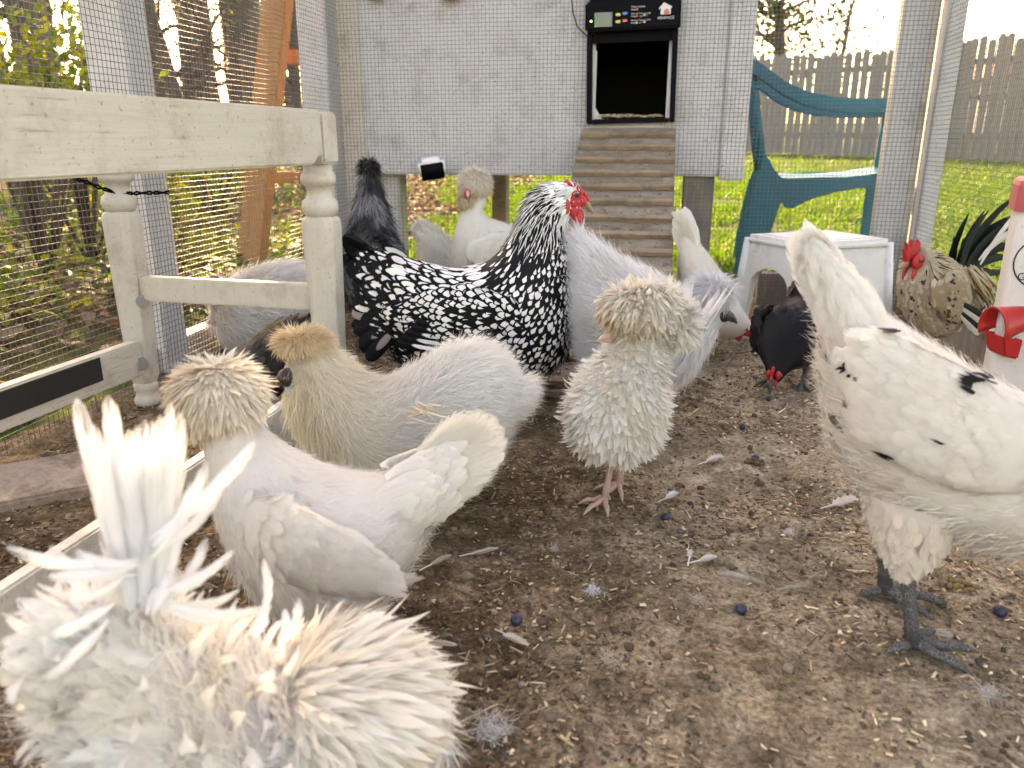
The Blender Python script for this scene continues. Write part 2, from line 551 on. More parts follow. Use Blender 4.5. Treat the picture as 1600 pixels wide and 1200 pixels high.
cbox('inner_partition', COOP_X0 + 0.02, COOP_X1 - 0.03, YB + 0.42, YB + 0.44, COOP_Z0 + 0.031, COOP_Z1 - 0.01, M_DARK)
cbox('roof', COOP_X0 - 0.12, COOP_X1 + 0.10, YB - 0.06, COOP_Y1 + 0.12, COOP_Z1 + 0.001, COOP_Z1 + 0.05, M_WEATHER)
cbox('leg', COOP_X1 - 0.185, COOP_X1 - 0.085, YB + 0.034, YB + 0.12, 0, COOP_Z0 - 0.001, M_WEATHER)
lx = on_y(611, 300, YB + 0.1)
cbox('leg', lx.x - 0.03, lx.x + 0.045, YB + 0.06, YB + 0.15, 0, COOP_Z0 - 0.001, M_POST)
lx = on_y(785, 300, COOP_Y1 - 0.1)
cbox('leg', lx.x - 0.04, lx.x + 0.025, COOP_Y1 - 0.15, COOP_Y1 - 0.06, -0.03, COOP_Z0 - 0.001, M_CLEAT)
lx = on_y(1085, 300, COOP_Y1 - 0.1)
cbox('leg', COOP_X1 - 0.12, COOP_X1 - 0.03, COOP_Y1 - 0.15, COOP_Y1 - 0.06, -0.03, COOP_Z0 - 0.001, M_WEATHER)
# two small wooden stubs at the top of the face
for px in (590, 705):
    p = on_y(px, 0, YB)
    MB().box((p.x - ccx, -0.018, p.z + 0.012), (0.05, 0.022, 0.03)).build('wooden_block', M_CEDAR, coop, bevel=0.003)
# wood shavings seen on the sill of the pop hole
mb = MB()
for i in range(160):
    x = random.uniform(oa.x + 0.012, ob.x - 0.008); y = random.uniform(YB + 0.0, YB + 0.06)
    mb.box((x - ccx, y - YB, oa.z + 0.006 + random.uniform(0, 0.008)), (random.uniform(.004, .014), random.uniform(.003, .008), .002),
           Matrix.Rotation(random.uniform(0, 6), 3, 'Z') @ Matrix.Rotation(random.uniform(-.6, .6), 3, 'X'))
sh = mb.build('wood_shavings', mat_plain('pale_shavings', (0.50, 0.40, 0.27), 0.9, var=0.35, scale=90), coop)
sh['kind'] = 'stuff'

# --- automatic door
ad = empty('automatic_door', ((dl.x + dr.x) / 2, YB - 0.012, dl.z), 0)
tag(ad, 'black automatic pop hole door with lit control panel on the coop', 'automatic door')
dw, dz = dr.x - dl.x, on_y(985, 50, YB).z - dl.z         # frame width, height up to the control box
def dbox(name, x0, x1, y0, y1, z0, z1, mat, parent=None, bevel=0.002):
    return MB().box(((x0 + x1) / 2, (y0 + y1) / 2, (z0 + z1) / 2), (x1 - x0, y1 - y0, z1 - z0)).build(name, mat, parent or ad, bevel=bevel)
ad.rotation_euler = (0, R(-1.1), 0)
dbox('frame_side', -dw / 2, -dw / 2 + 0.017, -0.012, 0.014, 0, dz, M_BLACK)
dbox('frame_side', dw / 2 - 0.017, dw / 2, -0.012, 0.014, 0, dz, M_BLACK)
dbox('frame_sill', -dw / 2 + 0.0175, dw / 2 - 0.0175, -0.011, 0.014, 0.0, 0.014, M_BLACK)
panel_top = on_y(985, 4, YB).z - dl.z
cb = dbox('control_box', -dw / 2 - 0.004, dw / 2 + 0.006, -0.040, 0.012, dz + 0.001, panel_top, M_BLACK, bevel=0.006)
dbox('upper_housing', -dw / 2 + 0.008, dw / 2 + 0.002, -0.030, 0.012, panel_top + 0.001, panel_top + 0.20, M_BLACK, bevel=0.004)
dbox('door_leaf', -dw / 2 + 0.016, dw / 2 - 0.016, 0.004, 0.010, dz - 0.030, dz + 0.0005, M_BLACK, bevel=0.001)
# the white sheet seen in the opening's lower left corner
MB().prism([(-dw / 2 + 0.019, 0.022, 0.016), (-dw / 2 + 0.048, 0.022, 0.016), (-dw / 2 + 0.026, 0.022, 0.052), (-dw / 2 + 0.030, 0.022, dz - 0.05), (-dw / 2 + 0.019, 0.022, dz - 0.05)], 0, 0, (0, 0.004, 0)).build('inner_lining', M_COOP, ad)
yf = -0.0412
hz = panel_top - dz
def emat(name, c, e=0.0):
    m, nt, ns, lk, b = new_mat(name)
    b.inputs['Base Color'].default_value = (*c, 1)
    b.inputs['Roughness'].default_value = 0.4
    if e:
        b.inputs['Emission Color'].default_value = (*c, 1); b.inputs['Emission Strength'].default_value = e
    return m
M_LCD = emat('lcd_grey_green', (0.17, 0.20, 0.16))
M_YEL, M_BLU, M_RED = emat('yellow_key', (0.75, 0.58, 0.16)), emat('blue_key', (0.05, 0.20, 0.60)), emat('red_key', (0.62, 0.14, 0.12))
M_INK, M_LED = emat('white_print', (0.62, 0.62, 0.64)), emat('green_led', (0.03, 0.9, 0.15), 3.0)
def keypad(px, py, sx, sz, name, mat, shape='key'):
    """pixel in the 6x panel view -> place on the control box face"""
    x = (px - 625) / 850 * (dw + 0.004); z = dz + hz * (1 - (py - 30) / 225)
    if shape == 'key':
        o = MB().box((x, yf + 0.0005, z), (sx, 0.004, sz)).build(name, mat, cb, bevel=min(sx, sz) * 0.3)
    return o
keypad(362, 170, 0.058, 0.045, 'display', M_LCD)
keypad(250, 178, 0.005, 0.005, 'status_light', M_LED)
for px, py, m in ((497, 137, M_YEL), (560, 131, M_BLU), (497, 190, M_YEL), (560, 185, M_RED)):
    keypad(px, py, 0.018, 0.011, 'button', m)
for px, py, m in ((667, 104, M_RED), (664, 155, M_RED), (735, 148, M_YEL), (667, 204, M_YEL), (735, 200, M_YEL)):
    keypad(px, py, 0.0085, 0.0055, 'button_symbol', m)

def text(name, body, size, mat, parent, loc, rot=(R(90), 0, 0), align='LEFT', extrude=0.0002):
    cu = bpy.data.curves.new(name, 'FONT')
    cu.body = body; cu.size = size; cu.extrude = extrude; cu.align_x = align
    o = bpy.data.objects.new(name, cu)
    COL.objects.link(o)
    dg = bpy.context.evaluated_depsgraph_get()
    me = bpy.data.meshes.new_from_object(o.evaluated_get(dg))
    bpy.data.objects.remove(o)
    me.materials.clear()
    r = link(name, me, mat, parent)
    r.location = loc; r.rotation_euler = rot
    return r
def ptext(body, px, py, size):
    x = (px - 625) / 850 * (dw + 0.004); z = dz + hz * (1 - (py - 30) / 225)
    text('printed_text', body, size, M_INK, cb, (x, yf - 0.0005, z))
ptext('Child restraint', 615, 90, 0.0072); ptext('Press', 615, 110, 0.0066)
ptext('Opening: Timer or Light', 615, 140, 0.0060); ptext('Press      and      +', 615, 161, 0.0066)
ptext('Manually Open or Close', 615, 190, 0.0060); ptext('Press      or', 615, 210, 0.0066)
ptext('KEHIPACE', 855, 186, 0.0110)
# the little house emblem
def ep(px, py):
    return ((px - 625) / 850 * (dw + 0.004), yf - 0.0002, dz + hz * (1 - (py - 30) / 225))
MB().prism([ep(*p) for p in ((862, 105), (905, 62), (980, 95), (975, 108), (968, 104), (968, 152), (880, 152), (880, 104), (866, 112))], 0, 0, (0, -0.0008, 0)).build('house_emblem', M_INK, cb)
MB().prism([(x, y - 0.0010, z) for x, y, z in (ep(*p) for p in ((905, 150), (910, 122), (935, 108), (955, 122), (960, 150)))], 0, 0, (0, -0.0008, 0)).build('emblem_arch', M_RED, cb)
# its thin black lead
c0 = on_y(897, 0, YB - 0.02); c1 = on_y(905, 40, YB - 0.02); c2 = on_y(921, 55, YB - 0.02)
loc = Vector(ad.location)
MB().tube([c0 - loc + Vector((0, 0, .06)), c0 - loc, (c0 + c1) / 2 - loc + Vector((-.004, 0, 0)), c1 - loc, c2 - loc + Vector((-.006, 0, .003)), c2 - loc], 0.0018, 6).build('cable', M_BLACK, ad, smooth=True)

# --- security camera on the coop's lower edge
pc = on_y(675, 262, YB - 0.07)
sc_ = empty('security_camera', pc)
tag(sc_, 'small white security camera with black face under the coop wall', 'camera')
rot = Matrix.Rotation(R(-9), 3, 'Y') @ Matrix.Rotation(R(16), 3, 'Z') @ Matrix.Rotation(R(18), 3, 'X')
mb = MB(); mb.box((0, 0, 0), (0.088, 0.085, 0.066), rot); mb.build('housing', mat_plain('white_plastic', (0.8, 0.8, 0.82), 0.35, var=0.03), sc_, bevel=0.014, seg=4, smooth=True)
mb = MB(); mb.box(rot @ Vector((0, -0.0425, 0)), (0.076, 0.006, 0.054), rot); mb.build('face_glass', M_BLACK, sc_, bevel=0.0025, seg=2, smooth=True)
mb = MB(); mb.tube([rot @ Vector((0, 0.04, 0.01)), rot @ Vector((0, 0.06, 0.015)), Vector((0, 0.075, 0.02))], 0.009, 10); mb.build('mount', mat_plain('white_mount', (0.75, 0.75, 0.76), 0.4, var=0.03), sc_, smooth=True)

# --- ramp
rp = empty('coop_ramp', (0, 1.55, 0))
tag(rp, 'dirty wooden ramp with cross cleats leading up to the pop hole', 'ramp')
rx0, rx1 = dl.x - 0.012, dr.x + 0.004
ra, rb = Vector(((rx0 + rx1) / 2, 0, 0.012)), Vector(((rx0 + rx1) / 2, YB - 0.03 - 1.55, dl.z - 0.02))
MB().bar(ra, rb, rx1 - rx0, 0.016).build('board', M_RAMP, rp, bevel=0.003)
L = (rb - ra).length
dirn = (rb - ra).normalized(); nrm = Vector((0, -dirn.z, dirn.y))
k = 0
s = 0.03
while s < L - 0.01:
    c = ra + dirn * s + nrm * 0.0150
    j = random.uniform(-0.004, 0.004)
    ww = rx1 - rx0 - 0.006
    MB().bar(c + Vector((-ww / 2 + j, 0, 0)), c + Vector((ww / 2 + j, 0, random.uniform(-.002, .002))), 0.019, 0.013, up=nrm).build('cleat', M_CLEAT, rp, bevel=0.0015)
    s += 0.082
# dirt and shavings stuck to the ramp
mb = MB()
for i in range(420):
    t_ = random.uniform(.02, L - .02); xx = random.uniform(rx0 + .01, rx1 - .01)
    c = ra + dirn * t_ + nrm * .0095; c.x = xx
    mb.box(c, (random.uniform(.003, .013), random.uniform(.003, .008), .003), Matrix.Rotation(random.uniform(0, 6), 3, 'Z'))
mb.build('stuck_dirt', mat_plain('ramp_crumbs', (0.26, 0.20, 0.14), .95, var=.8, scale=45), rp)['kind'] = 'stuff'
# ================================================================== outside the run
def leaf_mat(name, c1, c2, trans=0.45, rough=0.5):
    m, nt, ns, lk, b = new_mat(name)
    at = N(nt, 'ShaderNodeAttribute', attribute_name='col')
    lk.new(at.outputs['Color'], b.inputs['Base Color'])
    b.inputs['Roughness'].default_value = rough
    b.inputs['Specular IOR Level'].default_value = 0.3
    tr = N(nt, 'ShaderNodeBsdfTranslucent')
    lk.new(at.outputs['Color'], tr.inputs[0])
    mx = N(nt, 'ShaderNodeMixShader', i_0=trans)
    lk.new(b.outputs[0], mx.inputs[1]); lk.new(tr.outputs[0], mx.inputs[2])
    lk.new(mx.outputs[0], ns['Material Output'].inputs[0])
    return m
M_LEAF = leaf_mat('living_leaf', 0, 0, 0.5)
M_LITTER = leaf_mat('dead_leaf', 0, 0, 0.15, 0.7)

def leaves(name, P, Nn, D, L, W, col, mat, parent=None, fold=0.25, bend=0.3):
    """leaf-shaped faces: 3 across, 4 along; arrays of roots, normals, directions"""
    P, Nn, D = (np.asarray(a, dtype=np.float64) for a in (P, Nn, D))
    n = len(P)
    D = D / np.linalg.norm(D, axis=1, keepdims=True)
    S = np.cross(Nn, D); S /= np.linalg.norm(S, axis=1, keepdims=True) + 1e-9
    Nn = np.cross(D, S)
    rows = np.array([0.0, 0.33, 0.68, 1.0]); prof = np.array([0.12, 0.95, 0.8, 0.05])
    L = np.broadcast_to(L, n)[:, None, None, None]; W = np.broadcast_to(W, n)[:, None, None, None]
    a = np.array([-1.0, 0.0, 1.0])[None, None, :, None]
    l = rows[None, :, None, None]; p = prof[None, :, None, None]
    V = P[:, None, None, :] + D[:, None, None, :] * L * l + S[:, None, None, :] * W * p * a + Nn[:, None, None, :] * (W * fold * p * np.abs(a) - L * bend * l * l)
    V = V.reshape(-1, 3)
    base = (np.arange(n) * 12)[:, None]
    q = np.array([[r * 3 + c, r * 3 + c + 1, r * 3 + c + 4, r * 3 + c + 3] for r in range(3) for c in range(2)])
    Q = (base[:, :, None] + q[None]).reshape(-1, 4)
    C = np.repeat(np.asarray(col), 12, axis=0)
    C = np.concatenate([C, np.ones((len(C), 1))], axis=1)
    return link(name, np_mesh(name, V, quads=Q, attrs={'col': ('FLOAT_COLOR', C)}), mat, parent, smooth=True)

def rand_unit(n):
    v = RNG.normal(size=(n, 3)); return v / np.linalg.norm(v, axis=1, keepdims=True)

def palette(n, cols, jit=0.2):
    cols = np.asarray(cols)
    c = cols[RNG.integers(0, len(cols), n)]
    return np.clip(c * RNG.uniform(1 - jit, 1 + jit, (n, 1)), 0, 1)

# --- leaf litter and ground cover to the left of the run
def litter():
    n = 9000
    x = XL - 0.12 - RNG.gamma(1.6, 1.5, n); y = RNG.uniform(-0.2, 10, n)
    x2 = RNG.uniform(-3.5, -1.7, 900); y2 = RNG.uniform(2.9, 6, 900)
    x, y = np.concatenate([x, x2]), np.concatenate([y, y2]); n = len(x)
    z = np.array([ground_z(a, b) for a, b in zip(x, y)]) - 0.025 + RNG.uniform(0, 0.02, n)
    up = np.stack([RNG.normal(0, .35, n), RNG.normal(0, .35, n), np.ones(n)], 1)
    th = RNG.uniform(0, 6.28, n)
    D = np.stack([np.cos(th), np.sin(th), RNG.uniform(-.1, .35, n)], 1)
    c = palette(n, [(0.17, 0.10, 0.06), (0.26, 0.17, 0.11), (0.10, 0.06, 0.04), (0.33, 0.24, 0.17), (0.22, 0.12, 0.06)])
    o = leaves('leaf_litter', np.stack([x, y, z], 1), up, D, RNG.uniform(.035, .085, n), RNG.uniform(.012, .028, n), c, M_LITTER, fold=0.4, bend=-0.2)
    tag(o, 'brown dead leaves strewn on the wood floor', 'leaves', kind='stuff')
litter()

def cover():
    P, D = [], []
    for i in range(420):
        y = random.uniform(0.2, 8.5)
        x = XL - 0.25 - abs(random.gauss(0.5, 1.5)) - (0.3 if y < 1.2 else 0)
        dens = hnoise(x, y, 1.1, 12.0)
        if dens < -0.12: continue
        if y > 2.6 and x > -1.25 - .28 * (y - 2.6): continue
        for k in range(random.randint(18, 46)):
            a, r_ = random.uniform(0, 6.28), random.uniform(0, 0.17)
            X, Y = x + math.cos(a) * r_, y + math.sin(a) * r_
            if X > XL - 0.12 and Y < 2.9: continue
            P.append((X, Y, ground_z(X, Y) + random.uniform(-.01, .15) * (1 - r_ * 3)))
            D.append((math.cos(a) + random.gauss(0, .5), math.sin(a) + random.gauss(0, .5), random.uniform(-.2, .9)))
    n = len(P)
    c = palette(n, [(0.11, 0.17, 0.012), (0.20, 0.25, 0.02), (0.06, 0.11, 0.012), (0.26, 0.28, 0.03)], 0.3)
    o = leaves('ground_cover', P, np.tile([0, 0, 1.0], (n, 1)) + RNG.normal(0, .3, (n, 3)), D, RNG.uniform(.03, .06, n), RNG.uniform(.010, .018, n), c, M_LEAF)
    tag(o, 'low yellow green ground cover beyond the wire', 'ground cover', kind='stuff')
cover()

def grass():
    n = 120000
    # denser near the run
    d = 2.9 + RNG.gamma(1.3, 2.6, n)
    x = RNG.uniform(-1, 1, n) * (1.2 + d * 0.75) + 0.3; y = d
    m2 = 30000
    xr = XR + 0.1 + RNG.gamma(1.2, 1.6, m2); yr = RNG.uniform(1.2, 9, m2)
    x, y = np.concatenate([x, xr]), np.concatenate([y, yr])
    keep = (x > -4.5) & (y < 20) & ~((x > XL - .1) & (x < XR + .08) & (y < YB + .1)) & ((x > -1.0 - .22 * (y - 2.9)) | (RNG.random(len(x)) < 0.2))
    keep &= ~((x < 0.3) & (x > -1.1) & (y < 3.7) & (RNG.random(len(x)) < 0.8))
    x, y = x[keep], y[keep]; n = len(x)
    patch = np.array([hnoise(a, b, 0.9, 31.0) + 0.5 * hnoise(a, b, 2.7, 7.0) for a, b in zip(x, y)])
    keep = patch > -0.42
    x, y, patch = x[keep], y[keep], patch[keep]; n = len(x)
    z = np.array([ground_z(a, b) for a, b in zip(x, y)]) - 0.036
    h = RNG.uniform(.03, .085, n) * (1 + 0.7 * np.clip(patch, -.5, .8))
    th = RNG.uniform(0, 6.28, n)
    wd = RNG.uniform(.002, .0045, n) * (1 + 0.12 * y)
    S = np.stack([np.cos(th), np.sin(th), np.zeros(n)], 1)
    lean = np.stack([RNG.normal(0, .45, n), RNG.normal(0, .45, n), np.ones(n)], 1)
    P = np.stack([x, y, z], 1)
    mid = P + lean * (h * 0.55)[:, None]
    tip = P + lean * h[:, None] + np.stack([RNG.normal(0, .35, n) * h, RNG.normal(0, .35, n) * h, np.zeros(n)], 1)
    V = np.stack([P - S * wd[:, None], P + S * wd[:, None], mid + S * (wd * .8)[:, None], mid - S * (wd * .8)[:, None], tip], 1).reshape(-1, 3)
    b = np.arange(n)[:, None] * 5
    c = palette(n, [(0.09, 0.20, 0.012), (0.13, 0.24, 0.018), (0.06, 0.15, 0.012), (0.19, 0.24, 0.05), (0.10, 0.22, 0.012)], 0.25)
    C = np.concatenate([np.repeat(c, 5, axis=0), np.ones((n * 5, 1))], 1)
    o = link('lawn_grass', np_mesh('lawn_grass', V, quads=b + np.array([0, 1, 2, 3]), tris=b + np.array([3, 2, 4]), attrs={'col': ('FLOAT_COLOR', C)}), M_LEAF)
    tag(o, 'sunlit green lawn grass behind the run', 'grass', kind='stuff')
grass()

# --- weathered picket fence across the lawn
def board_fence(pa, pb, h, label, seed):
    rnd = random.Random(seed)
    pa, pb = Vector(pa), Vector(pb)
    L = (pb - pa).length; d = (pb - pa).normalized()
    root = empty('board_fence', pa)
    tag(root, label, 'fence', 'weathered board fences around the lawn')
    nrm = Vector((d.y, -d.x, 0))
    s = 0.0
    base = bpy.data.meshes.new('board')
    w0 = 0.138
    pts = [(-w0 / 2, 0), (w0 / 2, 0), (w0 / 2, h - .045), (w0 / 4, h), (-w0 / 4, h), (-w0 / 2, h - .045)]
    V = [(x, -0.009, z) for x, z in pts] + [(x, 0.009, z) for x, z in pts]
    F = [tuple(range(6)), tuple(range(11, 5, -1))] + [(i, i + 6, (i + 1) % 6 + 6, (i + 1) % 6) for i in range(6)]
    base.from_pydata(V, [], F); base.materials.append(M_FENCE)
    ang = math.atan2(d.y, d.x)
    while s < L:
        p = d * s
        gz = ground_z(pa.x + p.x, pa.y + p.y) - pa.z - 0.02
        o = bpy.data.objects.new('board', base)
        o.location = (p.x, p.y, gz + rnd.uniform(-.03, .02)); o.rotation_euler = (0, rnd.gauss(0, .006), ang + rnd.gauss(0, .03))
        o.scale = (rnd.uniform(.9, 1.04), 1, rnd.uniform(.97, 1.03))
        o.parent = root; COL.objects.link(o)
        s += 0.148 + (0.018 if rnd.random() < .15 else 0)
    for z in (0.35, 0.95, 1.5):
        if z < h:
            a = Vector((0, 0, z)); b_ = Vector((d.x * L, d.y * L, z + ground_z(pb.x, pb.y) - pa.z))
            MB().bar(a - nrm * .035, b_ - nrm * .035, 0.04, 0.09).build('rail', M_FENCE, root)
    return root
fa = at_dist(1120, 232, 17.5); fb = at_dist(1420, 229, 14.5); fc = at_dist(1760, 222, 11.2)
for p in (fa, fb, fc): p.z = ground_z(p.x, p.y)
board_fence(fa, fb, 1.82, 'grey weathered board fence seen behind the blue chair', 3)
board_fence(fb + Vector((0.1, -0.02, 0)), fc, 1.86, 'grey weathered board fence beyond the right corner post', 4)

# --- neighbour's house roof showing above the fence
hr = at_dist(1640, 60, 30); 
house = empty('house', (hr.x + .6, hr.y, -.5))
tag(house, 'distant house with a pale terracotta roof above the fence', 'house')
MB().box((1.5, 2.5, 1.6), (7, 6, 3.4)).build('wall', mat_plain('pale_house_wall', (0.5, 0.46, 0.42), 0.8), house)
MB().add([(-2.4, -1, 3.3), (5.4, -1, 3.3), (5.4, 6, 3.3), (-2.4, 6, 3.3), (0.2, 2.5, 5.2), (2.8, 2.5, 5.2)], [(0, 1, 5, 4), (1, 2, 5), (2, 3, 4, 5), (3, 0, 4), (0, 3, 2, 1)]).build('roof', mat_plain('terracotta_roof', (0.46, 0.25, 0.17), 0.8), house)

# --- trees
M_BARK = mat_wood('rough_bark', (0.045, 0.034, 0.026), (0.14, 0.11, 0.085), grain=(14, 14, 2.5), rough=0.9)
def tree(name, base, h, r, lean, label, group, crown=True, leafcol=None, seed=0, nbr=14, nleaf=1800, crown_z=(0.45, 1.0), spread=1.3, lsize=(.05, .11), low=0.25):
    rnd = random.Random(seed)
    root = empty(name, base)
    tag(root, label, 'tree', group)
    mb = MB()
    pts, rad = [], []
    K = 12
    for i in range(K):
        t = i / (K - 1)
        pts.append(Vector((lean[0] * t * h + 0.10 * hnoise(t * 3, seed, 1.7, 2.0) * h * .3, lean[1] * t * h + 0.08 * hnoise(t * 3, seed, 1.3, 9.0) * h * .3, t * h - 0.05)))
        rad.append(r * (1.25 - 0.25 * min(1, t * 12)) * (1 - 0.8 * t))
    mb.tube(pts, rad, 9)
    mb.build('trunk', M_BARK, root, smooth=True)
    tips = []
    bm_ = MB()
    for b in range(nbr):
        t = rnd.uniform(low, 0.97)
        i = t * (K - 1); i0 = int(i); p = pts[i0].lerp(pts[min(i0 + 1, K - 1)], i - i0)
        a = rnd.uniform(0, 6.28); ln = spread * rnd.uniform(.5, 1.1) * (1.15 - t * .6)
        d = Vector((math.cos(a), math.sin(a), rnd.uniform(.1, .8))).normalized()
        br = [p]
        for k in range(4):
            d = (d + Vector((rnd.gauss(0, .2), rnd.gauss(0, .2), rnd.gauss(.03, .15)))).normalized()
            br.append(br[-1] + d * ln / 4)
        r0 = rad[i0] * .42
        bm_.tube(br, [r0, r0 * .75, r0 * .5, r0 * .32, r0 * .12], 5)
        for k in range(3):
            q = br[rnd.randint(1, 4)]; dd = (d + Vector((rnd.gauss(0, .7), rnd.gauss(0, .7), rnd.gauss(0, .5)))).normalized()
            e = q + dd * ln * rnd.uniform(.2, .45)
            bm_.tube([q, (q + e) / 2 + Vector((0, 0, .02)), e], [r0 * .25, r0 * .17, r0 * .06], 4)
            tips += [e, (q + e) / 2]
        tips += br[2:]
    bm_.build('branches', M_BARK, root, smooth=True)['kind'] = 'stuff'
    if crown and nleaf:
        tp = np.array([tuple(t) for t in tips if t.z > crown_z[0] * h * .5])
        n = nleaf
        P = tp[RNG.integers(0, len(tp), n)] + RNG.normal(0, 0.16 * spread, (n, 3))
        c = palette(n, leafcol, 0.3)
        leaves('crown', P, rand_unit(n), rand_unit(n) + np.array([0, 0, -.3]), RNG.uniform(*lsize, n), RNG.uniform(lsize[0] * .3, lsize[1] * .35, n), c, M_LEAF, root)
    return root

SPRING = [(0.16, 0.20, 0.02), (0.10, 0.14, 0.02), (0.22, 0.23, 0.04)]
EVERG = [(0.035, 0.055, 0.018), (0.05, 0.075, 0.022), (0.025, 0.04, 0.015)]
LITG = 'slender trees of the wood on the left'
trunks = [  # px, distance, radius, lean, words
    (22, 5.2, .115, (-.02, .02), 'broad dark trunk at the left edge of the wood'),
    (88, 4.7, .12, (-.03, .0), 'broad dark trunk right behind the bright shrub'),
    (262, 8.5, .075, (-.05, .0), 'leaning slim trunk just right of the white fence post'),
    (292, 7.2, .065, (-.10, .0), 'slim trunk leaning left, second right of the white fence post'),
    (322, 9.5, .085, (-.06, .02), 'slim dark trunk midway between fence post and orange brace'),
    (350, 8.0, .07, (-.05, .0), 'thin trunk left of the orange brace'),
    (378, 10.5, .08, (-.02, .01), 'upright trunk touching the left side of the orange brace'),
    (474, 9.0, .075, (.01, .01), 'dark trunk between orange brace and coop corner'),
    (498, 12.0, .09, (.0, .02), 'hazy trunk beside the white coop corner'),
]
for i, (px, h_, r_, ln, lab) in enumerate(trunks):
    p = at_dist(px, 200, h_); p.z = ground_z(p.x, p.y) - .03
    tree('wood_tree', p, random.uniform(6, 8), r_, ln, lab, LITG, leafcol=SPRING, seed=i + 1, nbr=22, nleaf=700, spread=1.2, lsize=(.03, .06), low=.06)
# thicket further back
for i in range(30):
    px = random.uniform(-60, 530); h_ = random.uniform(13, 30)
    p = at_dist(px, 200, h_); p.z = ground_z(p.x, p.y) - .05
    lab = 'thin far trunk in the thicket behind the bench'
    tree('thicket_tree', p, random.uniform(6, 9), random.uniform(.05, .12), (random.gauss(0, .04), 0), lab, 'far thicket trunks', leafcol=SPRING + EVERG, seed=i + 40, nbr=16, nleaf=350, spread=1.7, lsize=(.06, .12), low=.04)

# evergreen behind the lawn fence
p = at_dist(1205, 200, 21); p.z = ground_z(p.x, p.y)
tree('evergreen_tree', p, 9, .17, (.0, .0), 'dark evergreen with open branches above the lawn fence', None, leafcol=EVERG, seed=91, nbr=60, nleaf=5200, spread=2.0, lsize=(.10, .2), low=.12)
p = at_dist(1290, 200, 23); p.z = ground_z(p.x, p.y)
tree('evergreen_tree', p, 6, .09, (.10, .0), 'small bare tree beside the dark evergreen over the lawn fence', None, leafcol=EVERG, seed=92, nbr=34, nleaf=500, spread=2.2, lsize=(.08, .15), low=.15)

# trees towards the sun whose crowns shade the run (above the frame)
for i, (x, y, hh, sp) in enumerate([(-3.3, 6.4, 8.5, 2.0), (-4.6, 8.6, 9.5, 2.2)]):
    tree('shade_tree', (x, y, ground_z(x, y) - .03), hh, .10, (.0, .0), ['leafy tree in the wood nearest the coop', 'leafy tree deeper in the wood behind the coop'][i], LITG, leafcol=SPRING + EVERG, seed=70 + i, nbr=46, nleaf=1700, spread=sp, lsize=(.10, .2), low=.42)

# bright shrub at the left
def shrub(px, py, dist, rx, rz, n, label, seed):
    p = at_dist(px, py, dist)
    root = empty('shrub', (p.x, p.y, ground_z(p.x, p.y) - .03))
    tag(root, label, 'shrub')
    cz = p.z - root.location.z
    rnd = random.Random(seed)
    mb = MB(); tips = []
    for i in range(16):
        a = rnd.uniform(0, 6.28); e = Vector((math.cos(a) * rx * rnd.uniform(.2, 1), math.sin(a) * rx * rnd.uniform(.2, .8), cz + rnd.uniform(-.8, 1) * rz))
        m_ = e * .5 + Vector((rnd.gauss(0, .05), rnd.gauss(0, .05), .1))
        mb.tube([(0, 0, 0), m_, e], [.009, .006, .002], 5)
        tips += [e, e.lerp(m_, .3), e.lerp(m_, .6)]
    mb.build('stems', M_BARK, root, smooth=True)
    tp = np.array([tuple(t) for t in tips])
    P = tp[RNG.integers(0, len(tp), n)] + RNG.normal(0, rx * .2, (n, 3))
    leaves('foliage', P, rand_unit(n) + np.array([0, 0, 1.2]), rand_unit(n) + np.array([0, 0, .5]), RNG.uniform(.035, .065, n), RNG.uniform(.009, .015, n), palette(n, [(0.16, 0.21, 0.015), (0.24, 0.26, 0.02), (0.10, 0.16, 0.015)], .25), M_LEAF, root)
shrub(95, 105, 3.3, .30, .17, 900, 'yellow green leafy shrub above the bench rail', 5)
shrub(20, 130, 2.9, .26, .12, 420, 'darker leafy shrub at the left edge above the bench rail', 6)
shrub(330, 250, 5.2, .5, .2, 700, 'low leafy shrub between fence post and orange brace', 7)
shrub(180, 330, 3.8, .45, .10, 600, 'low shrub seen beneath the bench rail beside the turned leg', 8)

# --- orange wooden frame standing outside
wf = empty('wooden_frame', ground(388, 440))
tag(wf, 'leaning orange stained timber frame outside the wire behind the bench', 'timber frame')
o0 = Vector(wf.location)
d0 = o0.dot(FLAT)
b1 = at_dist(434, -10, d0 + 0.10) - o0
b1 = b1 * 1.5
MB().bar((0, 0, -.03), b1, 0.115, 0.045, up=(RIGHT * 0.45 + FLAT * 0.9)).build('leg', M_CEDAR, wf, bevel=0.003)
x1 = at_dist(455, 88, d0 + 0.12) - o0; x2 = at_dist(560, 112, d0 + 0.75) - o0
MB().bar(x1, x2, 0.04, 0.05).build('crosspiece', M_CEDAR, wf, bevel=0.003)
x1 = at_dist(420, 278, d0 + 0.10) - o0; x2 = at_dist(560, 272, d0 + 0.75) - o0
MB().bar(x1, x2, 0.04, 0.045).build('crosspiece', M_CEDAR, wf, bevel=0.003)
x1 = at_dist(568, 470, d0 + 0.8) - o0; x1.z = -.02; x2 = x1 + Vector((0.05, 0, 1.5))
MB().bar(x1, x2, 0.045, 0.10, up=(1, 0, 0)).build('leg', M_CEDAR, wf, bevel=0.003)

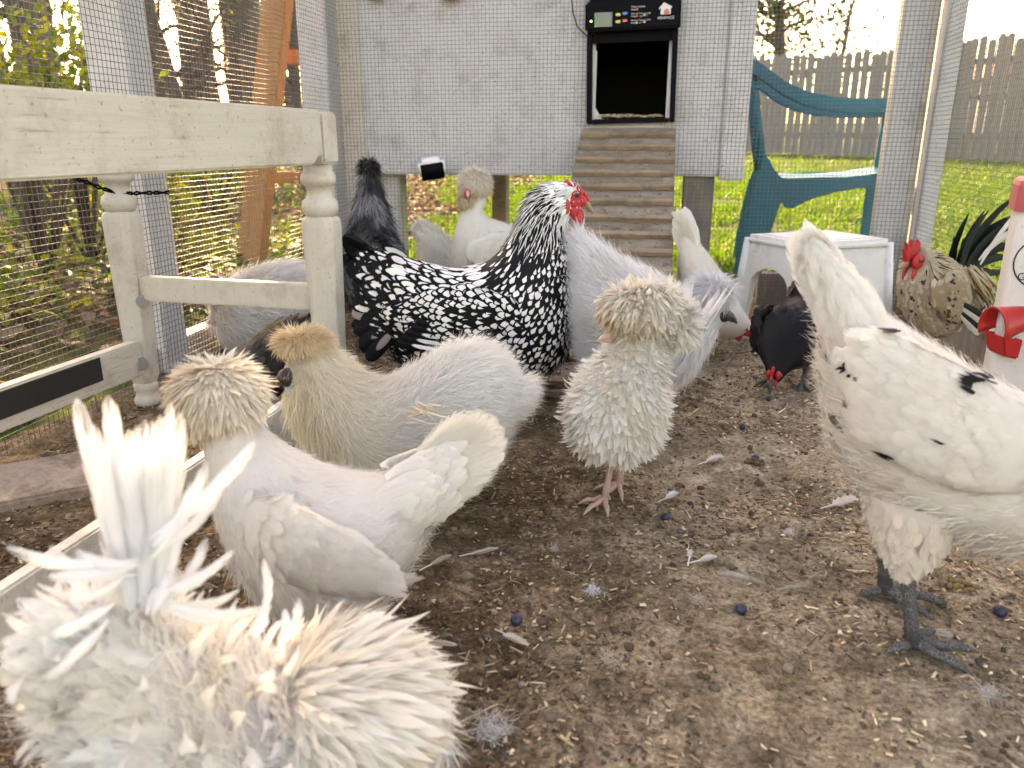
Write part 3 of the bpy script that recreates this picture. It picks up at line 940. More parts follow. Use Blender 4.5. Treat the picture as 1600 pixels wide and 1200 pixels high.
# --- blue plastic garden chair
def blue_chair():
    c0 = at_dist(1257, 430, 3.28); c0.z = ground_z(c0.x, c0.y) - .03
    # local +x faces the chair's front (to the right in the photo)
    ang = math.atan2(RIGHT.y, RIGHT.x) + R(-15)
    root = empty('garden_chair', c0, ang)
    tag(root, 'teal blue plastic garden chair outside the wire', 'chair')
    m, nt, ns, lk, b = new_mat('teal_plastic')
    v = coords(nt)
    lk.new(ramp(nt, noise(nt, v, 6), [(.3, (0.001, 0.12, 0.19)), (.7, (0.002, 0.15, 0.235))]), b.inputs['Base Color'])
    b.inputs['Roughness'].default_value = 0.4
    b.inputs['Specular IOR Level'].default_value = 0.25
    tr = N(nt, 'ShaderNodeBsdfTranslucent'); tr.inputs[0].default_value = (0.02, 0.45, 0.58, 1)
    mx = N(nt, 'ShaderNodeMixShader', i_0=0.18)
    lk.new(b.outputs[0], mx.inputs[1]); lk.new(tr.outputs[0], mx.inputs[2]); lk.new(mx.outputs[0], ns['Material Output'].inputs[0])
    T = 0.018
    for s in (-1, 1):
        y = s * 0.25
        # side frame: rear leg, arm and front leg, drawn in profile
        rear = [(-.30, 0), (-.205, 0), (-.175, .18), (-.148, .30), (-.125, .37), (-.128, .405), (-.150, .425), (-.178, .455), (-.205, .50), (-.225, .50), (-.235, .44), (-.255, .38), (-.275, .25)]
        MB().prism([(x, y, z) for x, z in rear], 0, 0, (0, T * s, 0)).build('leg', m, root, bevel=0.006)
        front = [(.235, 0), (.285, 0), (.295, .40), (.30, .70), (.265, .70), (.255, .44), (.235, .38)]
        MB().prism([(x, y, z) for x, z in front], 0, 0, (0, T * s, 0)).build('leg', m, root, bevel=0.006)
        apron = [(-.145, .41), (-.142, .345), (-.132, .318), (-.112, .306), (-.088, .312), (-.05, .334), (0, .355), (.06, .373), (.13, .386), (.236, .395), (.256, .43), (.0, .425), (-.11, .420)]
        MB().prism([(x, y, z) for x, z in apron], 0, 0, (0, T * .8 * s, 0)).build('side_apron', m, root, bevel=0.005)
        # arm rest: a broad strip swooping from the back top to the front leg
        arm = [(-.290, .845), (-.24, .815), (-.17, .765), (-.09, .728), (.0, .708), (.10, .70), (.20, .70), (.30, .702)]
        mb = MB()
        vs, fs = [], []
        for x, z in arm:
            w = 0.030 + 0.012 * (x + .3)
            for dy, dz in ((-w, 0), (w, 0), (w, -.05), (w - .008, -.05), (w - .008, -.012), (-w + .008, -.012), (-w + .008, -.05), (-w, -.05)):
                vs.append((x, y + dy, z + dz))
        for i in range(len(arm) - 1):
            for k in range(8):
                fs.append((i * 8 + k, i * 8 + (k + 1) % 8, (i + 1) * 8 + (k + 1) % 8, (i + 1) * 8 + k))
        fs += [tuple(range(8)), tuple(range((len(arm) - 1) * 8, len(arm) * 8))[::-1]]
        mb.add(vs, fs).build('arm_rest', m, root, bevel=0.003)
    # seat: dished sheet
    V, Q = [], []
    nx, ny = 14, 10
    for i in range(nx + 1):
        for j in range(ny + 1):
            u, w = i / nx, j / ny * 2 - 1
            V.append((-.20 + .49 * u, w * .248, .405 + .035 * u - .018 * math.sin(math.pi * u) + .012 * w * w - (.02 if i == nx else 0)))
    for i in range(nx):
        for j in range(ny):
            a = i * (ny + 1) + j
            Q.append((a, a + 1, a + ny + 2, a + ny + 1))
    so = link('seat', np_mesh('seat', V, quads=Q), m, root, smooth=True)
    sm = so.modifiers.new('thick', 'SOLIDIFY'); sm.thickness = 0.006
    # backrest: frame with a lattice of slanted bars
    def bp(u, w):
        return Vector((-.215 - .085 * u, w * (.235 + .01 * u), .43 + .43 * u))
    MB().tube([bp(0, -1), bp(.5, -1), bp(.92, -1), bp(1.02, -.7), bp(1.04, 0), bp(1.02, .7), bp(.92, 1), bp(.5, 1), bp(0, 1)], .02, 8).build('back_frame', m, root, smooth=True)
    for j in range(-4, 5):
        MB().bar(bp(0, j / 5), bp(1.0, j / 5), .016, .008, up=(1, 0, 0)).build('back_slat', m, root, bevel=.002)
    for k in range(6):
        for s in (-1, 1):
            MB().bar(bp(.08 + .15 * k, -.9 * s), bp(.2 + .15 * k, .9 * s), .010, .010, up=(1, 0, 0)).build('back_brace', m, root, bevel=.002)
blue_chair()
# ================================================================== furniture in the run
# --- cream bench with turned legs
BL = ground(218, 640)                      # far left leg
bx1 = on_y(520, 600, BL.y).x               # far right leg
BX0, BX1, BY1 = BL.x, bx1, BL.y
BH = 0.572
bench = empty('bench', ((BX0 + BX1) / 2, BY1 - 0.45, 0))
tag(bench, 'cream painted wooden bench frame with turned legs on the left', 'bench')
bo = Vector(bench.location)
def bleg(x, y):
    mb = MB()
    c = Vector((x, y, 0)) - Vector((bo.x, bo.y, 0))
    # tapered octagonal lower leg, small turned foot
    def oct_ring(w, ch, z):
        h = w / 2
        return [(c.x + a * h, c.y + b * h, z) for a, b in ((-1 + ch, -1), (1 - ch, -1), (1, -1 + ch), (1, 1 - ch), (1 - ch, 1), (-1 + ch, 1), (-1, 1 - ch), (-1, -1 + ch))]
    rings = [(0.042, .5, .052), (.046, .30, .065), (.062, .42, .375), (.060, .44, .388), (.050, .5, .394)]
    vs = []
    for w, ch, z in rings: vs += oct_ring(w, ch, z)
    fs = [(i * 8 + k, i * 8 + (k + 1) % 8, (i + 1) * 8 + (k + 1) % 8, (i + 1) * 8 + k) for i in range(len(rings) - 1) for k in range(8)]
    fs += [tuple(range(8))[::-1], tuple(range(32, 40))]
    mb.add(vs, fs)
    lower = mb.build('leg', M_BENCH_LEG, bench, bevel=.0015)
    t = MB().lathe((c.x, c.y, 0), [(.024, .392), (.030, .400), (.0325, .410), (.030, .421), (.023, .427), (.0215, .436), (.0235, .446), (.030, .450), (.0315, .458), (.029, .467), (.025, .470), (.025, .484)], 24)
    t.build('turned_collar', M_BENCH_LEG, lower, smooth=True)
    MB().lathe((c.x, c.y, 0), [(.016, .001), (.024, .004), (.026, .014), (.022, .022), (.019, .030), (.023, .036), (.024, .046), (.021, .052)], 20).build('foot', M_BENCH_LEG, lower, smooth=True)
    MB().box((c.x, c.y, (0.484 + BH - .002) / 2), (.058, .058, BH - .002 - .484)).build('corner_block', M_BENCH_LEG, lower, bevel=.004)
for x in (BX0, BX1):
    for y in (BY1, BY1 - 0.92):
        bleg(x, y)
def brail(name, x0, y0, z0, x1, y1, z1, mat=M_BENCH, bevel=.004):
    return MB().box(((x0 + x1) / 2 - bo.x, (y0 + y1) / 2 - bo.y, (z0 + z1) / 2), (abs(x1 - x0), abs(y1 - y0), abs(z1 - z0))).build(name, mat, bench, bevel=bevel)
# long aprons proud of the blocks, with a notch beside the block
for x, s in ((BX1, 1), (BX0, -1)):
    fx = x + s * 0.016
    prof = [(-.034 - 0.92 + .07, .484), (-.075, .484), (-.062, .4875), (-.052, .497), (-.0345, .497), (-.0345, BH), (-0.92 + .036, BH)]
    pts = [(fx - .011 * s - bo.x, BY1 + a - bo.y, z) for a, z in prof]
    MB().prism(pts, 0, 0, (.026 * s, 0, 0)).build('long_apron', M_BENCH, bench, bevel=.003)
for y in (BY1, BY1 - 0.92):
    MB().box(((BX0 + BX1) / 2 - bo.x, y - bo.y, (.49 + BH - .003) / 2), (BX1 - BX0 - .0585, .022, BH - .003 - .49)).build('end_apron', M_BENCH_LEG, bench, bevel=.003)
sz0, sz1 = .222, .270
MB().box(((BX0 + BX1) / 2 - bo.x, BY1 - bo.y, (sz0 + sz1) / 2), (BX1 - BX0 - .0525, .026, sz1 - sz0)).build('end_stretcher', M_BENCH_LEG, bench, bevel=.003)
MB().box(((BX0 + BX1) / 2 - bo.x, BY1 - 0.92 - bo.y, (sz0 + sz1) / 2), (BX1 - BX0 - .0525, .026, sz1 - sz0)).build('end_stretcher', M_BENCH_LEG, bench, bevel=.003)
lsz0, lsz1 = .075, .145
ls = MB().box((BX0 - bo.x + .012, BY1 - .46 - bo.y, (lsz0 + lsz1) / 2), (.026, 0.92 - .053, lsz1 - lsz0)).build('long_stretcher', M_BENCH, bench, bevel=.003)
MB().box((BX0 - bo.x + .0262, BY1 - .50 - bo.y, lsz1 - .026), (.003, .72, .044)).build('black_strip', mat_plain('black_tape', (0.015, 0.015, 0.016), .55, var=.4, scale=60), ls)
def bolt(p, axis):
    mb = MB(); a = Vector(axis)
    mb.tube([p, p + a * .004], .013, 14); mb.tube([p + a * .004, p + a * .009], .007, 6)
    return mb
bolt(Vector((BX0 + .031 - bo.x, BY1 - .012 - bo.y, .222)), (.6, -.8, 0)).build('bolt', M_STEEL, bench)
bolt(Vector((BX0 + .027 - bo.x, BY1 - .035 - bo.y, .100)), (.6, -.8, 0)).build('bolt', M_STEEL, bench)
# twisted dark wire round the left leg
w0 = at_dist(95, 275, BY1 - .3); 
lp = Vector((BX0, BY1, 0)) - Vector((bo.x, bo.y, 0))
mb = MB()
for k, ph in enumerate((0, 1.6)):
    pts = []
    for i in range(16):
        t = i / 15
        q = at_dist(98 + 150 * t, 278 + 26 * min(1, t * 2.2) - 4 * max(0, t - .45), 1.44 + .10 * t) - bo
        pts.append(q + Vector((0, math.cos(t * 30 + ph) * .003, math.sin(t * 30 + ph * 2) * .003)))
    mb.tube(pts, .0021, 6)
wv = mb.build('binding_wire', M_BLACK, bench, smooth=True)

# the bench stands a little askew to the wire
_pv = Vector((BX1, BY1, 0)); _rm = Matrix.Rotation(R(-4), 3, 'Z')
bench.location = _pv + _rm @ (Vector(bench.location) - _pv)
bench.rotation_euler = (0, 0, R(-4))

# --- white board edging along the left of the floor
e0, e1 = ground(-40, 1050), ground(478, 662)
ed = Vector((e1.x - e0.x, e1.y - e0.y, 0)).normalized()
e1b = e1 + ed * 0.25
eb = MB()
o_ = empty('edging_board', e0)
tag(o_, 'dirty white board on edge along the left of the dirt floor', 'board')
eb.bar(Vector((0, 0, .028)) - ed * .35, (e1b - e0) + Vector((0, 0, .028)), 0.022, 0.085)
eb.build('plank', M_RAIL, o_, bevel=.003)

# --- paving slab half under the litter by the wire
ps = ground(62, 770)
sl = MB().box((0, 0, .012), (.15, .12, .035), Matrix.Rotation(R(42), 3, 'Z') @ Matrix.Rotation(R(9), 3, 'X')).build('paving_slab', mat_wood('pinkish_slab', (0.30, 0.22, 0.175), (0.48, 0.38, 0.31), grain=(9, 9, 9), rough=.95, dirt=(.16, .11, .075), amount=.8), None, bevel=.004)
sl.location = (ps.x, ps.y, 0)
tag(sl, 'pinkish paving slab lying by the wire under the bench', 'slab')

# --- white plastic stool
def stool():
    c0 = ground(1262, 505)
    root = empty('step_stool', c0, math.atan2(RIGHT.y, RIGHT.x) + R(21))
    tag(root, 'white plastic step stool near the right corner of the run', 'stool')
    m = mat_paint('white_stool_plastic', (0.80, 0.80, 0.80), dirt=(0.36, 0.29, 0.20), amount=0.7, grain=(3, 3, 3), speck=0.3, rough=.4)
    a, b, H = .150, .122, .248       # half sizes of the top, height
    fl = 1.13                       # legs splay
    # side walls with an arch, each a prism following the taper
    def wall(name, p0, p1, q0, q1, nrm):
        """p0,p1 top corners; q0,q1 foot corners"""
        p0, p1, q0, q1 = map(Vector, (p0, p1, q0, q1))
        def pt(u, v):
            return (p0.lerp(p1, u)).lerp(q0.lerp(q1, u), v)
        poly = [pt(0, .05), pt(1, .05), pt(1, 1), pt(.84, 1)]
        for k in range(9):
            th = math.pi * k / 8
            poly.append(pt(.5 + .32 * math.cos(th), .55 - .24 * math.sin(th)))
        poly += [pt(.16, 1), pt(0, 1)]
        MB().prism(poly, 0, 0, Vector(nrm) * -.007).build(name, m, root, bevel=.002)
    T = [(-a, -b, H), (a, -b, H), (a, b, H), (-a, b, H)]
    Q = [(x * fl, y * fl, 0) for x, y, _ in T]
    wall('side_wall', T[0], T[1], Q[0], Q[1], (0, -1, 0))
    wall('side_wall', T[1], T[2], Q[1], Q[2], (1, 0, 0))
    wall('side_wall', T[2], T[3], Q[2], Q[3], (0, 1, 0))
    wall('side_wall', T[3], T[0], Q[3], Q[0], (-1, 0, 0))
    MB().box((0, 0, H - .004), (2 * a + .016, 2 * b + .016, .030)).build('top', m, root, bevel=.012, seg=4)
    MB().box((0, 0, H + .0125), (2 * a - .05, 2 * b - .05, .003)).build('tread', m, root, bevel=.001)
    # rounded corner posts
    for (x, y, z), (qx, qy, qz) in zip(T, Q):
        MB().tube([(x * .985, y * .985, z), (qx * .985, qy * .985, .0)], [.013, .016], 10).build('leg', m, root, smooth=True)
stool()

# --- feeder at the right edge
def feeder():
    c0 = at_dist(1606, 560, 1.36); c0.z = 0
    root = empty('poultry_feeder', c0, YAW + R(-27))
    tag(root, 'white square feeder tube with red cap and red spout at the right edge', 'feeder')
    mw = mat_paint('white_feeder_plastic', (0.70, 0.68, 0.66), dirt=(.35, .29, .22), amount=.45, grain=(3, 3, 3), speck=.35, rough=.45)
    mr_ = mat_plain('red_feeder_plastic', (0.50, 0.022, 0.022), .35, var=.1)
    mc = mat_plain('faded_red_cap', (0.46, 0.08, 0.09), .5, var=.1)
    w = .125
    left = on_edge = 0
    ztop = at_dist(1600, 322, 1.30).z; zb = .03
    V = []
    def rounded(name, hw, r_, levels, mat):
        vs, fs, n_ = [], [], 24
        for z_, k_ in levels:
            for q in range(4):
                cxx, cyy = ((1, 1), (-1, 1), (-1, -1), (1, -1))[q]
                for j in range(6):
                    th = R(90 * q + 18 * j)
                    vs.append((cxx * (hw * k_ - r_) + math.cos(th) * r_, cyy * (hw * k_ - r_) + math.sin(th) * r_, z_))
        for i in range(len(levels) - 1):
            for j in range(n_):
                fs.append((i * n_ + j, i * n_ + (j + 1) % n_, (i + 1) * n_ + (j + 1) % n_, (i + 1) * n_ + j))
        fs += [tuple(range(n_))[::-1], tuple(range((len(levels) - 1) * n_, len(levels) * n_))]
        return MB().add(vs, fs).build(name, mat, root)
    rounded('tube', w / 2, .012, [(zb, 1), (ztop, 1)], mw)
    rounded('cap', w / 2 + .006, .014, [(ztop - .012, 1), (ztop + .030, 1), (ztop + .038, .97), (ztop + .042, .88)], mc)
    # spout: a flared hood open to the left, thin walled
    zs = at_dist(1560, 540, 1.28).z
    def hood(dx):
        vs, fs = [], []
        n = 15
        for i in range(7):
            t = i / 6
            rr = .036 + .016 * t ** 2
            for k in range(n):
                th = R(-25) + R(230) * k / (n - 1)
                vs.append((-w / 2 + .03 - .07 * t + dx * 0, -w / 2 * .1 - .05 + math.cos(th) * rr, zs + .045 - .022 * t + math.sin(th) * rr))
        for i in range(6):
            for k in range(n - 1):
                fs.append((i * n + k, i * n + k + 1, (i + 1) * n + k + 1, (i + 1) * n + k))
        return vs, fs
    _rz = Matrix.Rotation(R(30), 3, 'Z'); _pv2 = Vector((-w / 2 + .030, -.050, zs + .01))
    turn = lambda ps: [tuple(_pv2 + (_rz @ (Vector(p) - _pv2)) * .68) for p in ps]
    vs, fs = hood(0)
    vs = turn(vs)
    me = bpy.data.meshes.new('spout'); me.from_pydata(vs, [], fs)
    so = link('spout', me, mr_, root, smooth=True)
    so.modifiers.new('t', 'SOLIDIFY').thickness = .004
    MB().add(turn([(-w/2-.035, -.10, zs + .012), (-w/2-.035, -.02, zs + .012), (-w/2+.02, -.02, zs + .002), (-w/2+.02, -.10, zs + .002),
              (-w/2-.020, -.095, zs - .040), (-w/2-.020, -.025, zs - .040), (-w/2+.02, -.025, zs - .05), (-w/2+.02, -.095, zs - .05)]),
             [(0, 1, 5, 4), (1, 2, 6, 5), (2, 3, 7, 6), (3, 0, 4, 7), (4, 5, 6, 7)]).build('spout_tray', mr_, root, bevel=.003)
    # round printed badge with a coop symbol and lettering, on the camera face
    ink = mat_plain('black_print', (0.02, 0.02, 0.022), .6, var=.05)
    zc = at_dist(1600, 413, 1.30).z
    yb = -w / 2 - .0012
    ring = MB(); n = 48; r1, r2 = .044, .0415
    vs = [(r_ * math.cos(2 * math.pi * k / n) - .013, yb, zc + r_ * math.sin(2 * math.pi * k / n)) for k in range(n) for r_ in (r1, r2)]
    ring.add(vs, [(2 * k, 2 * ((k + 1) % n), 2 * ((k + 1) % n) + 1, 2 * k + 1) for k in range(n)]).build('badge_ring', ink, root)
    hx = -.013
    MB().prism([(hx - .027, yb, zc + .004), (hx, yb, zc + .030), (hx + .027, yb, zc + .004), (hx + .023, yb, zc + .004), (hx + .023, yb, zc - .016), (hx - .023, yb, zc - .016), (hx - .023, yb, zc + .004)], 0, 0, (0, -.0006, 0)).build('badge_house', ink, root)
    text('badge_text', 'GIRLS', .018, ink, root, (hx - .034, yb - .0003, zc - .030))
feeder()
# ================================================================== birds: tools
def mat_feather(name, trans=0.3, rough=0.65, spec=0.25, fray=0.0):
    """colour per feather in 'col'; 'fuv' = (across -1..1, along 0..1, lacing)"""
    m, nt, ns, lk, b = new_mat(name)
    at = N(nt, 'ShaderNodeAttribute', attribute_name='col')
    fu = N(nt, 'ShaderNodeAttribute', attribute_name='fuv')
    sp = N(nt, 'ShaderNodeSeparateXYZ'); lk.new(fu.outputs['Vector'], sp.inputs[0])
    A, Lg, LC = sp.outputs
    def M(op, x, y=None, z=None):
        n = N(nt, 'ShaderNodeMath', operation=op)
        for i, v in enumerate((x, y, z)):
            if v is None: continue
            if hasattr(v, 'links'): lk.new(v, n.inputs[i])
            else: n.inputs[i].default_value = v
        return n.outputs[0]
    aa = M('ABSOLUTE', A)
    # dark rim (lacing): distance from the feather's middle
    t = M('MAXIMUM', M('DIVIDE', M('SUBTRACT', Lg, 0.30), 0.70), 0.0)
    e = M('SQRT', M('ADD', M('MULTIPLY', aa, aa), M('MULTIPLY', t, t)))
    thr = M('SUBTRACT', 1.0, LC)
    rim = N(nt, 'ShaderNodeMapRange'); rim.clamp = True
    lk.new(e, rim.inputs[0]); lk.new(thr, rim.inputs[1]); lk.new(M('ADD', thr, 0.08), rim.inputs[2])
    on = M('GREATER_THAN', LC, 0.02)
    lace = M('MULTIPLY', rim.outputs[0], on)
    # dark centre stripe (hackle) where lacing is negative
    st = N(nt, 'ShaderNodeMapRange'); lk.new(M('ADD', aa, M('MULTIPLY', Lg, 0.12)), st.inputs[0])
    nl = M('MULTIPLY', LC, -1.0)
    lk.new(nl, st.inputs[1]); lk.new(M('ADD', nl, 0.12), st.inputs[2]); st.inputs[3].default_value = 1; st.inputs[4].default_value = 0
    stripe = M('MULTIPLY', st.outputs[0], M('LESS_THAN', LC, -0.02))
    col = mixc(nt, M('MAXIMUM', lace, stripe), at.outputs['Color'], (0.005, 0.005, 0.007))
    # barbs: fine slanting lines, and the shaft
    w = M('SINE', M('MULTIPLY', M('ADD', Lg, M('MULTIPLY', aa, -0.45)), 120.0))
    k = M('MULTIPLY_ADD', w, 0.05, 0.97)
    sh = M('MULTIPLY_ADD', M('LESS_THAN', aa, 0.07), 0.06, 1.0)
    cc = N(nt, 'ShaderNodeCombineXYZ')
    kk = M('MULTIPLY', k, sh)
    for i in range(3): lk.new(kk, cc.inputs[i])
    col = mixc(nt, 1.0, col, cc.outputs[0], 'MULTIPLY')
    lk.new(col, b.inputs['Base Color'])
    b.inputs['Roughness'].default_value = rough
    b.inputs['Specular IOR Level'].default_value = spec
    bump(nt, w, b, 0.08, 0.001)
    if trans > 0:
        tr = N(nt, 'ShaderNodeBsdfTranslucent'); lk.new(col, tr.inputs[0])
        mx = N(nt, 'ShaderNodeMixShader', i_0=trans)
        lk.new(b.outputs[0], mx.inputs[1]); lk.new(tr.outputs[0], mx.inputs[2])
        lk.new(mx.outputs[0], ns['Material Output'].inputs[0])
    if fray > 0:
        # the vane splits between barbs towards its edge
        cv = N(nt, 'ShaderNodeCombineXYZ')
        lk.new(M('MULTIPLY', M('ADD', Lg, M('MULTIPLY', aa, -0.40)), 34.0), cv.inputs[0])
        lk.new(M('MULTIPLY', at.outputs['Alpha'], 97.0), cv.inputs[1])
        lk.new(M('MULTIPLY', M('SIGN', A), 7.3), cv.inputs[2])
        sn = N(nt, 'ShaderNodeTexNoise', i_Scale=1.0, i_Detail=2.0)
        lk.new(cv.outputs[0], sn.inputs['Vector'])
        edge = N(nt, 'ShaderNodeMapRange', i_1=0.25, i_2=1.05); lk.new(M('MAXIMUM', aa, M('SUBTRACT', M('MULTIPLY', Lg, 1.5), 0.55)), edge.inputs[0])
        cut = M('GREATER_THAN', M('ADD', sn.outputs[0], M('MULTIPLY', edge.outputs[0], fray)), 0.80)
        tp = N(nt, 'ShaderNodeBsdfTransparent')
        m2 = N(nt, 'ShaderNodeMixShader')
        src = ns['Material Output'].inputs[0].links[0].from_socket if ns['Material Output'].inputs[0].links else b.outputs[0]
        lk.new(cut, m2.inputs[0]); lk.new(src, m2.inputs[1]); lk.new(tp.outputs[0], m2.inputs[2])
        lk.new(m2.outputs[0], ns['Material Output'].inputs[0])
    return m
M_FEATHER = mat_feather('white_feathers', 0.42)
M_QUILL = mat_feather('white_quills', 0.42, fray=0.39)
M_DARKF = mat_feather('dark_feathers', 0.05, 0.5, spec=0.12)
M_FLUFF = mat_feather('silky_down', 0.5, 0.8, spec=0.05)

def skin(name, c, rough=0.5, sub=0.25, scale=120, var=0.25):
    m, nt, ns, lk, b = new_mat(name)
    v = coords(nt)
    f = noise(nt, v, scale, 4, 0.6)
    lk.new(mixc(nt, f, tuple(x * (1 - var) for x in c), tuple(min(1, x * (1 + var)) for x in c)), b.inputs['Base Color'])
    b.inputs['Roughness'].default_value = rough
    b.inputs['Subsurface Weight'].default_value = sub
    b.inputs['Subsurface Radius'].default_value = (.004, .001, .001)
    bump(nt, f, b, 0.5, 0.002)
    return m
M_REDSKIN = skin('red_comb_skin', (0.52, 0.025, 0.035))
M_DARKSKIN = skin('slate_skin', (0.016, 0.015, 0.018))
M_PINKSKIN = skin('pink_leg_skin', (0.50, 0.33, 0.28), scale=220)
def scale_skin(name, c, edge):
    m, nt, ns, lk, b = new_mat(name)
    v = coords(nt)
    vo = N(nt, 'ShaderNodeTexVoronoi', i_Scale=260.0, feature='DISTANCE_TO_EDGE'); lk.new(v, vo.inputs['Vector'])
    rim = ramp(nt, vo.outputs[0], [(0.03, 1), (0.12, 0)])
    n2 = ramp(nt, noise(nt, v, 60, 5, .7), [(.35, 0), (.7, 1)])
    col = mixc(nt, N_mul(nt, rim, n2), c, edge)
    lk.new(col, b.inputs['Base Color']); b.inputs['Roughness'].default_value = .55; b.inputs['Specular IOR Level'].default_value = .3
    bump(nt, vo.outputs[0], b, .6, .002)
    return m
M_SLATE = scale_skin('slate_leg_scales', (0.060, 0.061, 0.066), (0.26, 0.24, 0.22))
M_YLEG = skin('horn_leg_scales', (0.42, 0.33, 0.18), scale=220)
M_BEAK = skin('horn_beak', (0.30, 0.19, 0.12), 0.35, 0.1, 60, 0.35)
M_DBEAK = skin('dark_beak', (0.05, 0.045, 0.045), 0.35, 0.0, 60)
M_EYE = emat('eye_amber', (0.18, 0.07, 0.02)); M_EYE.node_tree.nodes['Principled BSDF'].inputs['Roughness'].default_value = .08
M_PUPIL = emat('eye_black', (0.004, 0.004, 0.004)); M_PUPIL.node_tree.nodes['Principled BSDF'].inputs['Roughness'].default_value = .05
M_LOBE = emat('pale_lobe', (0.72, 0.70, 0.66))

def catmull(A, m):
    A = np.asarray(A, dtype=np.float64)
    n = len(A)
    t = np.linspace(0, n - 1, m)
    i = np.clip(t.astype(int), 0, n - 2); f = (t - i)[:, None]
    P = lambda k: A[np.clip(k, 0, n - 1)]
    p0, p1, p2, p3 = P(i - 1), P(i), P(i + 1), P(i + 2)
    return 0.5 * ((2 * p1) + (-p0 + p2) * f + (2 * p0 - 5 * p1 + 4 * p2 - p3) * f ** 2 + (-p0 + 3 * p1 - 3 * p2 + p3) * f ** 3)

